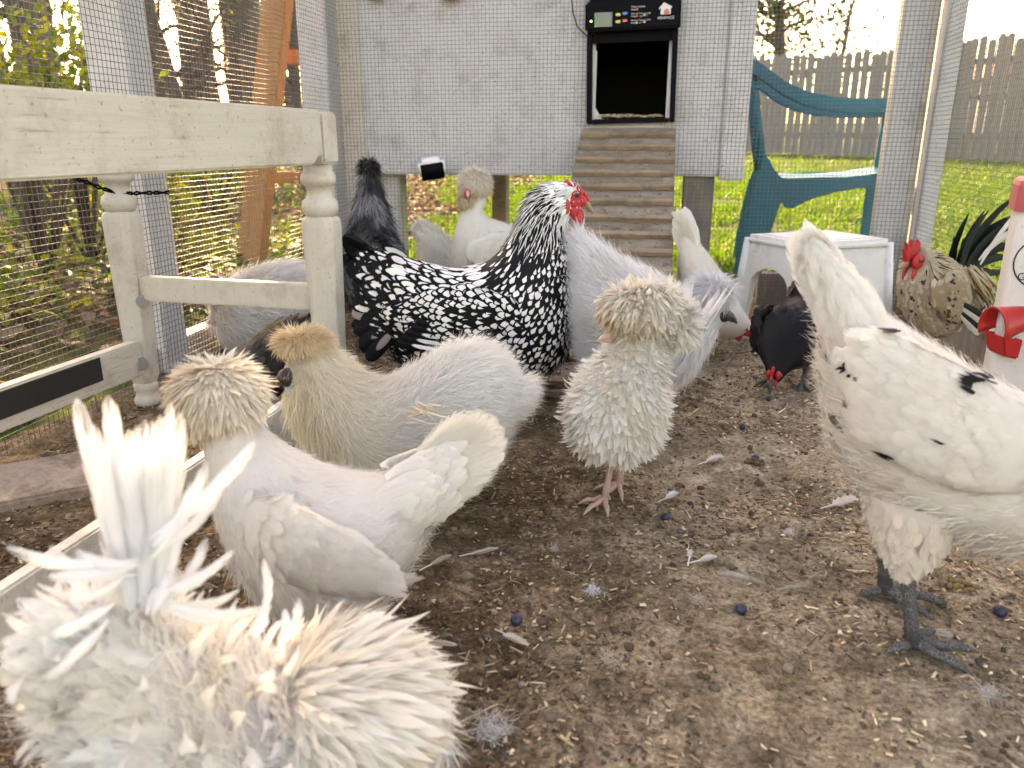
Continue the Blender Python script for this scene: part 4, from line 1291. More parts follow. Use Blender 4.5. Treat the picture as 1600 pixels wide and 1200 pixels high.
class Loft:
    """a closed tube of ellipses; T and B are the upper and lower outline (local x, z), W half widths, Y sideways offsets"""
    def __init__(s, T, B, W, Y=None, m=56, nv=32, cap0=0.7, cap1=0.7, inset=0.0):
        T, B, W = np.asarray(T, float), np.asarray(B, float), np.asarray(W, float)
        Y = np.zeros(len(T)) if Y is None else np.asarray(Y, float)
        C = np.stack([(T[:, 0] + B[:, 0]) / 2, Y, (T[:, 1] + B[:, 1]) / 2], 1)
        H = np.stack([(T[:, 0] - B[:, 0]) / 2, 0 * Y, (T[:, 1] - B[:, 1]) / 2], 1)
        D = catmull(np.concatenate([C, H, W[:, None]], 1), m)
        C, H, W = D[:, :3], D[:, 3:6], D[:, 6]
        if inset:
            hl = np.linalg.norm(H, axis=1, keepdims=True)
            H = H * np.clip((hl - inset) / hl, 0.2, 1); W = np.maximum(W - inset, W * .3)
        def cap(c, d, h, w, k):
            a = np.linspace(0, math.pi / 2, 7)[1:]
            ln = np.linalg.norm(h) * k
            return c + d * (ln * np.sin(a))[:, None], h * np.maximum(np.cos(a), .01)[:, None], w * np.maximum(np.cos(a), .01)
        d0 = C[0] - C[1]; d0 /= np.linalg.norm(d0); d1 = C[-1] - C[-2]; d1 /= np.linalg.norm(d1)
        c, h, w = cap(C[0], d0, H[0], W[0], cap0); C = np.concatenate([c[::-1], C]); H = np.concatenate([h[::-1], H]); W = np.concatenate([w[::-1], W])
        c, h, w = cap(C[-1], d1, H[-1], W[-1], cap1); C = np.concatenate([C, c]); H = np.concatenate([H, h]); W = np.concatenate([W, w])
        M = len(C)
        s.u = np.clip((np.arange(M) - 6) / (m - 1), 0, 1)
        s.v = np.arange(nv) * 2 * math.pi / nv
        L = np.array([0, 1.0, 0])
        s.P = C[:, None, :] + H[:, None, :] * np.sin(s.v)[None, :, None] + L * (W[:, None] * np.cos(s.v)[None, :])[:, :, None]
        s.C, s.M, s.nv = C, M, nv
        du = np.gradient(s.P, axis=0)
        dv = (np.roll(s.P, -1, 1) - np.roll(s.P, 1, 1)) / 2
        n = np.cross(du, dv); n /= np.linalg.norm(n, axis=2, keepdims=True) + 1e-12
        out = s.P - C[:, None, :]
        n *= np.sign(np.sum(n * out, axis=2, keepdims=True) + 1e-12)
        s.N = n
        s.T = du / (np.linalg.norm(du, axis=2, keepdims=True) + 1e-12)
    def mesh(s, name):
        i, j = np.meshgrid(np.arange(s.M - 1), np.arange(s.nv), indexing='ij')
        a = i * s.nv + j; b = i * s.nv + (j + 1) % s.nv
        Q = np.stack([a, b, b + s.nv, a + s.nv], -1).reshape(-1, 4)
        V = s.P.reshape(-1, 3)
        me = np_mesh(name, V, quads=Q)
        bm = bmesh.new(); bm.from_mesh(me)
        bmesh.ops.remove_doubles(bm, verts=bm.verts, dist=1e-5)
        bmesh.ops.holes_fill(bm, edges=[e for e in bm.edges if e.is_boundary])
        bmesh.ops.recalc_face_normals(bm, faces=bm.faces)
        bm.to_mesh(me); bm.free()
        return me
    def sample(s, n):
        """n random surface points -> P, N, T (towards the head), u, v"""
        A = np.linalg.norm(np.cross(s.P[1:] - s.P[:-1], np.roll(s.P, -1, 1)[:-1] - s.P[:-1]), axis=2)
        p = (A / A.sum()).ravel()
        k = RNG.choice(len(p), n, p=p)
        i, j = k // s.nv, k % s.nv
        fu, fv = RNG.random(n)[:, None], RNG.random(n)[:, None]
        j2 = (j + 1) % s.nv
        def bl(G):
            return (G[i, j] * (1 - fu) + G[i + 1, j] * fu) * (1 - fv) + (G[i, j2] * (1 - fu) + G[i + 1, j2] * fu) * fv
        u = s.u[i] * (1 - fu[:, 0]) + s.u[i + 1] * fu[:, 0]
        v = s.v[j] + fv[:, 0] * 2 * math.pi / s.nv
        n_ = bl(s.N); n_ /= np.linalg.norm(n_, axis=1, keepdims=True)
        return bl(s.P), n_, bl(s.T), u, v, float(A.sum())
    def poisson(s, radius, over=7):
        """evenly spaced points; radius(u, v) -> spacing"""
        P, n_, T, u, v, area = s.sample(400)
        r = radius(u, v); cnt = int(over * area / np.mean(r) ** 2)
        P, n_, T, u, v, _ = s.sample(min(cnt, 40000))
        r = radius(u, v); cell = float(r.max())
        grid, keep = {}, []
        K = np.floor(P / cell).astype(int)
        Pl, Kl, rl = P.tolist(), K.tolist(), r.tolist()
        for q in range(len(Pl)):
            x, y, z = Pl[q]; a, b, c = Kl[q]; rr = rl[q] ** 2; ok = True
            for da in (-1, 0, 1):
                for db in (-1, 0, 1):
                    for dc in (-1, 0, 1):
                        for (X, Y, Z) in grid.get((a + da, b + db, c + dc), ()):
                            if (X - x) ** 2 + (Y - y) ** 2 + (Z - z) ** 2 < rr: ok = False; break
                        if not ok: break
                    if not ok: break
                if not ok: break
            if ok:
                grid.setdefault((a, b, c), []).append((x, y, z)); keep.append(q)
        keep = np.array(keep)
        return P[keep], n_[keep], T[keep], u[keep], v[keep]

SHAPES = {   # rows along, half-width profile, columns across
    'contour': ([0, .28, .58, .84, 1.0], [.35, .85, 1.0, .80, .20], [-1, 0, 1]),
    'hackle': ([0, .3, .65, 1.0], [.6, 1.0, .75, .04], [-1, 0, 1]),
    'quill': ([0, .12, .3, .5, .7, .86, .95, 1.0], [.10, .35, .72, .95, 1.0, .88, .62, .15], [-1, -.5, 0, .5, 1]),
    'sickle': ([0, .12, .25, .4, .55, .7, .85, 1.0], [.35, .7, .95, 1.0, .95, .8, .55, .06], [-1, 0, 1]),
    'strand': ([0, .35, .7, 1.0], [.8, 1.0, .7, .08], [-1, 1]),
    'curl': ([0, .2, .42, .64, .84, 1.0], [.35, .8, 1.0, .92, .65, .08], [-1, 0, 1]),
}
class Plumes:
    """collects feathers into one mesh"""
    def __init__(s): s.V, s.Q, s.C, s.F, s.n = [], [], [], [], 0
    def add(s, P, Nn, D, L, W, col, th0=0.1, bend=-0.1, cup=0.25, shape='contour', lace=0.0, roll=None, sway=0.0):
        P, Nn, D = (np.asarray(a, float).reshape(-1, 3) for a in (P, Nn, D))
        n = len(P)
        if n == 0: return s
        D = D - Nn * np.sum(D * Nn, axis=1, keepdims=True)
        D /= np.linalg.norm(D, axis=1, keepdims=True) + 1e-12
        S = np.cross(Nn, D)
        if roll is not None:
            c, si = np.cos(roll)[:, None], np.sin(roll)[:, None]
            Sr = S * c + Nn * si
        else: Sr = S
        rows, prof, cols = SHAPES[shape]
        rows = np.array(rows); prof = np.array(prof); cols = np.array(cols, float)
        bc = lambda a: np.broadcast_to(np.asarray(a, float), n)
        L, W, th0, bend, cup, lace, sway = map(bc, (L, W, th0, bend, cup, lace, sway))
        # arc in the plane of D and N
        mids = (rows[1:] + rows[:-1]) / 2; dl = np.diff(rows)
        ang = th0[:, None] + bend[:, None] * mids[None]
        ax = np.concatenate([np.zeros((n, 1)), np.cumsum(np.cos(ang) * dl, 1)], 1) * L[:, None]
        az = np.concatenate([np.zeros((n, 1)), np.cumsum(np.sin(ang) * dl, 1)], 1) * L[:, None]
        ay = sway[:, None] * (rows ** 2)[None] * L[:, None]
        cen = P[:, None, :] + D[:, None, :] * ax[..., None] + Nn[:, None, :] * az[..., None] + S[:, None, :] * ay[..., None]
        angr = th0[:, None] + bend[:, None] * rows[None]
        nr = Nn[:, None, :] * np.cos(angr)[..., None] - D[:, None, :] * np.sin(angr)[..., None]
        wid = W[:, None] * prof[None]
        V = cen[:, :, None, :] + Sr[:, None, None, :] * (wid[:, :, None] * cols)[..., None] - nr[:, :, None, :] * (cup[:, None, None] * wid[:, :, None] * cols ** 2)[..., None]
        k, c = len(rows), len(cols)
        base = s.n + np.arange(n)[:, None] * (k * c)
        q = np.array([[r * c + j, r * c + j + 1, (r + 1) * c + j + 1, (r + 1) * c + j] for r in range(k - 1) for j in range(c - 1)])
        s.V.append(V.reshape(-1, 3)); s.Q.append((base[:, :, None] + q[None]).reshape(-1, 4))
        col = np.broadcast_to(np.asarray(col, float), (n, 3))
        s.C.append(np.repeat(np.concatenate([col, RNG.random((n, 1))], 1), k * c, axis=0))
        F = np.zeros((n, k, c, 3)); F[..., 0] = cols[None, None]; F[..., 1] = rows[None, :, None]; F[..., 2] = lace[:, None, None]
        s.F.append(F.reshape(-1, 3)); s.n += n * k * c
        return s
    def build(s, name, mat, parent, stuff=True):
        me = np_mesh(name, np.concatenate(s.V), quads=np.concatenate(s.Q), attrs={'col': ('FLOAT_COLOR', np.concatenate(s.C)), 'fuv': ('FLOAT_VECTOR', np.concatenate(s.F))})
        o = link(name, me, mat, parent, smooth=True)
        if stuff: o['kind'] = 'stuff'
        return o

def jit(n, s): return RNG.normal(0, s, n)
def tint(n, c, v=0.06): return np.clip(np.asarray(c)[None] * (1 + RNG.normal(0, v, (n, 1))) * (1 + RNG.normal(0, v * .3, (n, 3))), 0, 1)
def blend(a, b, f): f = np.clip(np.asarray(f), 0, 1)[:, None]; return a * (1 - f) + b * f

def project(p):
    d = Vector(p) - EYE
    z = d.dot(FWD)
    return 800 + FPX * d.dot(RIGHT) / z, 600 - FPX * d.dot(UP) / z

class Bird:
    def __init__(s, name, gx, gy, turn, label, z=0.0, group='hens and roosters in the run', dist=None):
        """gx, gy: photo pixel of the ground under the bird; turn: heading, degrees from the camera's right-hand direction (counter-clockwise from above)"""
        g = ground(gx, gy, z) if dist is None else at_dist(gx, gy, dist)
        s.g = Vector((g.x, g.y, z))
        a = YAW + R(turn)
        s.h = Vector((math.cos(a), math.sin(a), 0)); s.l = Vector((-math.sin(a), math.cos(a), 0))
        s.root = empty(name, s.g, a)
        tag(s.root, label, 'chicken', group)
        s.near = 1.0 if s.l.dot(EYE - s.g) > 0 else -1.0     # which side shows to the camera
        s.px = (s.g - EYE).dot(FWD) / FPX                    # metres per photo pixel here
    def q(s, px, py, y=0.0):
        """photo pixel -> local (x, z) in the bird's own upright plane, moved y metres to its left"""
        d = ray(px, py); n = s.l; o = s.g + s.l * y
        p = EYE + d * ((o - EYE).dot(n) / d.dot(n)) - s.g
        return (p.dot(s.h), p.z)
    def p(s, px, py, y=0.0):
        x, z = s.q(px, py, y)
        return Vector((x, y, z))
    def loft(s, st, **kw):
        """st: rows (top px, top py, bottom px, bottom py, half width m[, y])"""
        T = [s.q(r[0], r[1], r[5] if len(r) > 5 else 0) for r in st]; B = [s.q(r[2], r[3], r[5] if len(r) > 5 else 0) for r in st]
        return Loft(T, B, [r[4] for r in st], Y=[r[5] if len(r) > 5 else 0 for r in st], **kw)
    def flecks(s, pl, lofts, spots, col):
        """single dark feathers where the photo shows black flecks; spots: (px, py, length, half width, turn)"""
        M_ = Matrix.Translation(s.g) @ Matrix.Rotation(math.atan2(s.h.y, s.h.x), 4, 'Z')
        best = {}
        for lo in lofts:
            P, Nn, T, u, v, _ = lo.sample(6000)
            for i in range(len(P)):
                w = M_ @ Vector(P[i])
                if (M_.to_3x3() @ Vector(Nn[i])).dot(EYE - w) <= 0: continue
                x, y = project(w); dist = (w - EYE).length
                for k, sp in enumerate(spots):
                    q = (x - sp[0]) ** 2 + (y - sp[1]) ** 2 + (dist * 60) ** 2 * .02
                    if k not in best or q < best[k][0]: best[k] = (q, P[i], Nn[i], T[i])
        for k, (q, P, Nn, T) in best.items():
            L_, W_, tr = spots[k][2:]
            D = Matrix.Rotation(R(tr), 3, Vector(Nn)) @ Vector(-T)
            S_ = np.cross(Nn, np.array(D))
            for q_ in range(5):
                o_ = S_ * RNG.normal(0, W_ * .7) + np.array(D) * RNG.normal(0, L_ * .15)
                pl.add([P + Nn * .0050 - np.array(D) * L_ * .5 + o_], [Nn], [np.array(D) + RNG.normal(0, .12, 3)], L_ * RNG.uniform(.5, 1.0), W_ * RNG.uniform(.25, .55), tint(1, col, .3), th0=.03, bend=-.08, shape='hackle')
    # --- parts shared by all birds
    def eye(s, px, py, y, r):
        for sd in (-1, 1):
            c = s.p(px, py, 0) + Vector((0, sd * y, 0))
            e = MB().ball(c, r).build('eye', M_EYE, s.root, smooth=True)
            MB().ball(c + Vector((0, sd * r * .45, 0)), r * .68).build('pupil', M_PUPIL, e, smooth=True)
    def beak(s, base, tip, r, mat, y=0.0):
        a, b = s.p(*base), s.p(*tip)
        d = b - a; up = Vector((-d.z, 0, d.x)).normalized()
        if up.z < 0: up = -up
        up_pts = [a + up * r * .45, a + d * .35 + up * r * .50, a + d * .7 + up * r * .28, a + d * .93 - up * r * .05, b - up * r * .25]
        mb = MB().tube(up_pts, [r * .85, r * .72, r * .5, r * .25, r * .05], 10)
        mb.build('upper_beak', mat, s.root, smooth=True)
        lo = [a - up * r * .45, a + d * .35 - up * r * .36, a + d * .78 - up * r * .30]
        MB().tube(lo, [r * .62, r * .48, r * .08], 10).build('lower_beak', mat, s.root, smooth=True)
    def leg(s, hip, hock, foot, mat, r=.0065, toe=.05, spread=38, head=0.0, thigh=None, col=(.8, .79, .76), fm=None, zc=0.0):
        """a shank with three front toes and a hind toe; optional feathered thigh above"""
        hip, hock, foot = Vector(hip), Vector(hock), Vector(foot)
        mb = MB()
        top = foot + Vector((0, 0, .010))
        mb.tube([hip.lerp(hock, .6), hock + (hock - foot) * .05, hock, hock.lerp(top, .3), hock.lerp(top, .7), top], [r * 1.15, r * 1.3, r * 1.25, r * .95, r * .92, r * 1.25], 10)
        for k, (a, ln) in enumerate(((0, 1.0), (spread, .82), (-spread, .82), (180 + 12, .42))):
            a = R(a + head)
            d = Vector((math.cos(a), math.sin(a), 0))
            e = foot + d * toe * ln
            z0 = .012
            pts = [foot + Vector((0, 0, z0)), foot + d * toe * ln * .22 + Vector((0, 0, .0125)), foot + d * toe * ln * .45 + Vector((0, 0, .0085)), foot + d * toe * ln * .7 + Vector((0, 0, .0095)), foot + d * toe * ln * .9 + Vector((0, 0, .006)), e + d * toe * .13 + Vector((0, 0, .001))]
            mb.tube(pts, [r * 1.0, r * .86, r * .74, r * .74, r * .58, r * .12], 8)
        # scale rings across the shank
        for i in range(9):
            c = hock.lerp(top, .08 + .1 * i)
            ax = (top - hock).normalized()
            mb.tube([c - ax * .0012, c, c + ax * .0012], [r * .9, r * 1.06, r * .9], 10, cap=False)
        o = mb.build('leg', mat, s.root, smooth=True)
        if thigh:
            r0, r1 = thigh
            d = (hock - hip)
            pts = [hip, hip + d * .35, hip + d * .7, hip + d * .96]
            t = MB().tube(pts, [r0, r0 * .9, (r0 + r1) * .5, r1], 16).build('thigh', fm or M_FEATHER, s.root, smooth=True)
            for a in (('col', 'FLOAT_COLOR', (*col, 1)), ('fuv', 'FLOAT_VECTOR', (0, .4, 0))):
                at = t.data.attributes.new(a[0], a[1], 'POINT')
                at.data.foreach_set('color' if a[1] == 'FLOAT_COLOR' else 'vector', np.tile(a[2], len(t.data.vertices)).astype(np.float32))
            n = 520
            f = RNG.random(n) ** .8; th = RNG.uniform(0, 6.28, n)
            D = np.array(d.normalized()); a = np.cross(D, [0.2, 1, 0.1]); a /= np.linalg.norm(a); b = np.cross(D, a)
            nn = np.cos(th)[:, None] * a + np.sin(th)[:, None] * b
            rr = np.interp(f, [0, .35, .7, 1], [r0, r0 * .9, (r0 + r1) * .5, r1])
            P = np.array(hip)[None] + np.array(d)[None] * f[:, None] + nn * rr[:, None]
            pl = Plumes()
            pl.add(P, nn, np.tile(D, (n, 1)) + RNG.normal(0, .12, (n, 3)), RNG.uniform(.012, .020, n), .0048, tint(n, col, .05), th0=.05, bend=-.06, shape='contour')
            m_ = 900; k = RNG.integers(0, n, m_)
            pl.add(P[k], nn[k], np.tile(D, (m_, 1)) + RNG.normal(0, .25, (m_, 3)), RNG.uniform(.010, .018, m_), .0004, tint(m_, col, .05), th0=.10, bend=-.1, shape='strand')
            m_ = 1500; f = RNG.uniform(.72, .98, m_); th = RNG.uniform(0, 6.28, m_)
            nn = np.cos(th)[:, None] * a + np.sin(th)[:, None] * b
            P = np.array(hip)[None] + np.array(d)[None] * f[:, None] + nn * (np.interp(f, [0, .35, .7, 1], [r0, r0 * .9, (r0 + r1) * .5, r1]) * .9)[:, None]
            pl.add(P, nn, np.tile(D, (m_, 1)) + RNG.normal(0, .15, (m_, 3)), RNG.uniform(.014, .026, m_), .0006, tint(m_, col, .05), th0=-.05, bend=-.25, shape='strand')
            pl.build('thigh_feathers', fm or M_FEATHER, s.root)
        return o
    def body(s, lo, col, fm):
        me = lo.mesh('body')
        n = len(me.vertices)
        for a in (('col', 'FLOAT_COLOR', (*col, 1)), ('fuv', 'FLOAT_VECTOR', (0, .4, 0))):
            at = me.attributes.new(a[0], a[1], 'POINT')
            at.data.foreach_set('color' if a[1] == 'FLOAT_COLOR' else 'vector', np.tile(a[2], n).astype(np.float32))
        return link('body', me, fm, s.root, smooth=True)

def coat(pl, lo, spacing, length, width, colf, th0=.12, bend=-.16, shape='contour', lacef=None, u0=0.0, u1=1.0, droop=0.0, dj=.10, maskf=None, cup=.25, sink=.001, bendj=.05):
    """lay feathers over a loft, pointing tailwards"""
    f = lambda g, u, v: g(u, v) if callable(g) else np.full(len(u), float(g))
    P, Nn, T, u, v = lo.poisson(lambda u, v: f(spacing, u, v))
    k = (u >= u0) & (u <= u1)
    if maskf is not None: k &= maskf(u, v, P)
    P, Nn, T, u, v = P[k], Nn[k], T[k], u[k], v[k]
    n = len(P)
    D = -T + RNG.normal(0, dj, (n, 3)) + np.array([0, 0, -droop])
    pl.add(P - Nn * sink, Nn, D, f(length, u, v) * RNG.uniform(.88, 1.12, n), f(width, u, v) * RNG.uniform(.9, 1.1, n), colf(P, u, v), th0=th0 + jit(n, .03), bend=bend + jit(n, bendj), cup=cup, shape=shape, lace=0.0 if lacef is None else lacef(P, u, v))

def fuzz(pl, lo, n, length, width, colf, th0=.5, bend=-.5, u0=0, u1=1, droop=0.0, dj=.35, maskf=None, lj=.35, bare=()):
    """fine strands of down over a loft"""
    P, Nn, T, u, v, _ = lo.sample(n)
    k = (u >= u0) & (u <= u1)
    for c, r_ in bare: k &= np.linalg.norm((P - np.array(c)) * np.array([1, .35, 1]), axis=1) > r_
    if maskf is not None: k &= maskf(u, v, P)
    P, Nn, T, u, v = P[k], Nn[k], T[k], u[k], v[k]; n = len(P)
    f = lambda g: g(u, v) if callable(g) else np.full(n, float(g))
    D = -T + RNG.normal(0, dj, (n, 3)) + np.array([0, 0, -droop])
    pl.add(P - Nn * .002, Nn, D, f(length) * RNG.uniform(1 - lj, 1 + lj, n), f(width), colf(P, u, v), th0=f(th0) + jit(n, .18), bend=f(bend) + jit(n, .3), cup=0, shape='strand', roll=RNG.uniform(-1.2, 1.2, n), sway=jit(n, .12))

def ball_loft(c, rx, ry, rz, tilt=0.0):
    """an ellipsoid as a loft, its axis along local x tilted up"""
    t = np.linspace(-.86, .86, 7); w = np.sqrt(1 - t ** 2)
    ct, st = math.cos(tilt), math.sin(tilt)
    T, B = [], []
    for a, b in zip(t, w):
        for lst, sg in ((T, 1), (B, -1)):
            x, z = a * rx, sg * b * rz
            lst.append((c[0] + x * ct - z * st, c[2] + x * st + z * ct))
    return Loft(T, B, w * ry, Y=np.full(7, c[1]), m=24, nv=28, cap0=.45, cap1=.45)

def crest(pl, c, rx, ry, rz, n, L, W, colf, centre=None, th0=.5, bend=-.9, shape='hackle', fall=0.55, back=0.3):
    """a mop of feathers growing out of an ellipsoid; they stream away from its crown and fall"""
    c = np.array(c)
    d = rand_unit(n); d = d[d[:, 2] > -.55]; n = len(d)
    P = c + d * np.array([rx, ry, rz]) * .80
    Nn = d / np.array([rx, ry, rz]); Nn /= np.linalg.norm(Nn, axis=1, keepdims=True)
    top = np.array(centre if centre is not None else (0, 0, 1.0))
    D = d - top * .9 + np.array([-back, 0, -fall]) + RNG.normal(0, .22, (n, 3))
    pl.add(P, Nn, D, L * RNG.uniform(.7, 1.15, n), W * RNG.uniform(.8, 1.2, n), colf(P, d), th0=th0 + jit(n, .2), bend=bend + jit(n, .3), cup=.3, shape=shape, roll=jit(n, .35))
# ================================================================== the flock
WHITE = np.array((0.86, 0.85, 0.82)); CREAM = np.array((0.80, 0.72, 0.55)); TAN = np.array((0.56, 0.42, 0.26)); BLACK = np.array((0.006, 0.006, 0.008))
GREYW = np.array((0.62, 0.60, 0.60))

# ---------------------------------------------------------------- silver laced hen
def laced_hen():
    b = Bird('laced_hen', 748, 642, 4, 'black and white laced hen with red face, facing right beside the ramp')
    lo = b.loft([
        (588, 392, 590, 500, .030), (628, 402, 612, 552, .062), (672, 412, 650, 588, .082), (715, 418, 700, 606, .092),
        (752, 410, 762, 610, .097), (780, 388, 828, 600, .094), (799, 356, 882, 562, .084), (811, 330, 899, 508, .070),
        (823, 308, 900, 450, .056), (838, 292, 894, 396, .042), (858, 283, 888, 356, .031), (879, 282, 893, 340, .0225), (895, 285, 903, 332, .0175)],
        inset=.004, cap0=.9, cap1=.55, m=72, nv=40)
    bo_ = b.body(lo, BLACK * 1.5, M_DARKF)
    zc = b.p(870, 372).z
    cols = [c for v_ in bo_.data.vertices for c in ((.52, .52, .52, 1) if v_.co.z > zc else (*(BLACK * 1.5), 1))]
    bo_.data.attributes['col'].data.foreach_set('color', np.array(cols, dtype=np.float32))
    pl = Plumes()
    isneck = lambda u, v: (u > .50) & (np.sin(v) > 1.25 - 2.6 * np.clip((u - .46) / .5, 0, 1))
    white = lambda P, u, v: tint(len(u), (.80, .80, .79), .05)
    # body and breast: laced feathers
    def lacing(P, u, v):
        s_ = np.sin(v)
        l = np.where(u > .5, .14, .26) + jit(len(u), .03)
        l = np.where((u < .45) & (s_ > .1), .27, l)
        l = np.where((u < .42) & (s_ < -.45), .92, l)       # dark fluff under the tail
        l = np.where((u < .16), .62 + jit(len(u), .12), l)
        return np.clip(l, .07, 1.4)
    coat(pl, lo, lambda u, v: np.where(u > .52, .0086, .0104), lambda u, v: np.where(u > .52, .0205, .0265), lambda u, v: np.where(u > .52, .0066, .0080), white,
         lacef=lacing, maskf=lambda u, v, P: ~isneck(u, v) & (u < .86), th0=.15, bend=-.12, cup=.3, droop=.08, dj=.05)
    # hackle: dark centre, silver edge
    coat(pl, lo, lambda u, v: .0070 - .0036 * np.clip((u - .6) / .3, 0, 1), lambda u, v: np.interp(u, [.5, .8, .95], [.055, .042, .020]), lambda u, v: np.interp(u, [.5, .8, .95], [.0052, .0042, .0040]), white,
         lacef=lambda P, u, v: np.where(u > .90, -.06, np.where(u > .84, -.36, -.68)) + jit(len(u), .05), maskf=lambda u, v, P: (isneck(u, v) | (u >= .84)), shape='hackle', th0=.10, bend=-.10, dj=.06, droop=.05)
    # short pale feathers of the head and throat
    coat(pl, lo, lambda u, v: np.where(u > .70, .0036, .02), .015, .0030, white, lacef=lambda P, u, v: np.where(RNG.random(len(u)) < .25, -.35, 0), u0=.83, shape='hackle', th0=.10, bend=-.10, dj=.10, sink=-.0015)
    # saddle feathers over the tail root and wing bar
    coat(pl, lo, .0115, .036, .0092, white, lacef=lambda P, u, v: .32 + jit(len(u), .06), u0=.02, u1=.36, maskf=lambda u, v, P: np.sin(v) > -.2, th0=.20, bend=-.12, sink=-.002)
    pl.build('plumage', M_DARKF, b.root)
    # wing folded on each side
    for sd in (-1, 1):
        y = sd * .088
        wl = b.loft([(628, 470, 626, 512, .006, y * .80), (680, 452, 684, 540, .011, y), (735, 448, 748, 556, .013, y * 1.03), (790, 462, 800, 548, .012, y * .98), (826, 485, 828, 530, .006, y * .86)], cap0=1.2, m=36, nv=24)
        w = b.body(wl, BLACK, M_DARKF); w.name = 'wing'
        wp = Plumes()
        coat(wp, wl, .0092, .027, .0076, white, lacef=lambda P, u, v: .20 + jit(len(u), .04), maskf=lambda u, v, P: np.cos(v) * sd > -.1, th0=.12, bend=-.10, cup=.3)
        # flight feathers
        for k in range(7):
            r0 = b.p(690 + 8 * k, 548 - 9 * k, y * 1.08)
            wp.add([r0], [(0, sd, .15)], [b.p(600 - 3 * k, 528 - 9 * k, y * .8) - r0], .085, .011, tint(1, (.78, .78, .77)), th0=.04, bend=-.05, shape='quill', lace=.55)
        wp.build('wing_feathers', M_DARKF, w)
    # tail: a tented fan of dark quills with pale bases and laced coverts
    tp = Plumes()
    base = b.p(612, 455)
    tips = [(540, 358), (545, 372), (539, 392), (546, 412), (556, 432), (560, 455), (556, 480), (560, 505), (570, 528), (583, 548)]
    for sd in (-1, 1):
        for k, (tx, ty) in enumerate(tips):
            y = sd * (.006 + .006 * k)
            r0 = Vector((base.x + .010, y * .7, base.z + (.035 - .0105 * k)))
            t = b.p(tx, ty, 0) + Vector((0, y * 1.3, 0))
            d = t - r0
            tp.add([r0], [Vector((.15, sd * 1.0, .55 - .05 * k)).normalized()], [d], d.length, .0155, BLACK * 1.2 if k < 6 else tint(1, (.30, .27, .25)), th0=.05, bend=-.12, shape='quill', cup=.2, lace=0 if k < 7 else .5)
    n = 90
    for sd in (-1, 1):
        f = RNG.random(n); g = RNG.random(n)
        P = np.array([b.p(640 - 52 * a, 400 + 30 * a + (120 - 20 * a) * c, 0) for a, c in zip(f, g)]) + np.array([[0, sd * (.022 + .020 * (1 - abs(c - .5) * 1.5) + .012 * (1 - a)), 0] for a, c in zip(f, g)])
        D = np.array([b.p(540, 350 + 210 * c) - b.p(640, 400 + 110 * c) for c in g]) + RNG.normal(0, .01, (n, 3))
        tp.add(P, np.tile([0, sd, .3], (n, 1)), D, RNG.uniform(.034, .052, n), RNG.uniform(.009, .012, n), tint(n, (.76, .76, .75), .08), th0=.14, bend=-.1, cup=.3, lace=np.clip(.36 + jit(n, .12), .2, .95))
    tp.build('tail', M_DARKF, b.root)
    # dark fluff between the legs
    fz = Plumes(); fuzz(fz, lo, 5000, .028, .0007, lambda P, u, v: tint(len(u), BLACK * 2, .3), u0=.1, u1=.62, droop=.6, maskf=lambda u, v, P: np.sin(v) < -.6)
    fz.build('belly_fluff', M_DARKF, b.root)
    # head
    for sd in (-1, 1):
        f = b.p(896, 314) + Vector((0, sd * .0095, 0))
        fm_ = MB().ball(f, (.0160, .0115, .0170), 20, 14, Matrix.Rotation(R(12), 3, 'Y'))
        fm_.ball(b.p(906, 314) + Vector((0, sd * .0055, 0)), (.0125, .0095, .0110), 16, 12)
        fm_.ball(b.p(895, 328) + Vector((0, sd * .0110, 0)), (.0120, .0085, .0120), 16, 12)
        fm_.tube([b.p(899 + 7.5 * math.cos(t_ * .7), 304 + 7.0 * math.sin(t_ * .7)) + Vector((0, sd * .0200, 0)) for t_ in range(10)], .0016, 6)
        fm_.build('face', M_REDSKIN, b.root, smooth=True)
        e = b.p(884, 322) + Vector((0, sd * .0205, 0))
        MB().ball(e, (.0055, .003, .0140), 12, 8).build('ear_lobe', M_REDSKIN, b.root, smooth=True)
        et = Plumes(); n_ = 26
        et.add(np.array([b.p(888 + random.uniform(-3, 2), 298 + random.uniform(-3, 6)) + Vector((0, sd * .0205, 0)) for _ in range(n_)]), np.tile([0, sd, .1], (n_, 1)), np.tile([-.45, 0, -1.0], (n_, 1)) + RNG.normal(0, .25, (n_, 3)), .011, .0016, tint(n_, (.82, .82, .81), .04), th0=.15, bend=-.2, shape='hackle')
        et.build('ear_tuft', M_FEATHER, b.root)
        wv = b.p(902, 333) + Vector((0, sd * .008, -.003))
        mb = MB(); mb.ball(wv, (.0115, .0032, .0150), 16, 12, Matrix.Rotation(R(-18), 3, 'Y')); mb.build('wattle', M_REDSKIN, b.root, smooth=True)
    mb = MB()
    rnd = random.Random(5)
    for i in range(40):      # rose comb: low, knobbly, following the skull forward to the beak
        t = i / 39
        c = b.p(884 + 34 * t, 283 + 24 * t ** 1.7 + rnd.uniform(-1.5, 2.5))
        mb.ball(c + Vector((0, rnd.uniform(-.010, .010) * math.sin(math.pi * (.15 + .8 * t)), -.003)), rnd.uniform(.0036, .0052), 8, 6)
    mb.build('comb', M_REDSKIN, b.root, smooth=True)
    b.beak((907, 315), (927, 333), .0085, M_BEAK)
    b.eye(899, 304, .0195, .0048)
    for sd, fx in ((1, 735), (-1, 775)):
        h = b.p(fx - 10, 592, sd * .045); f_ = b.p(fx, 640, sd * .045)
        b.leg(h + Vector((-.01, 0, .05)), h, (f_.x, f_.y, 0), M_YLEG, r=.0065, toe=.055)
laced_hen()

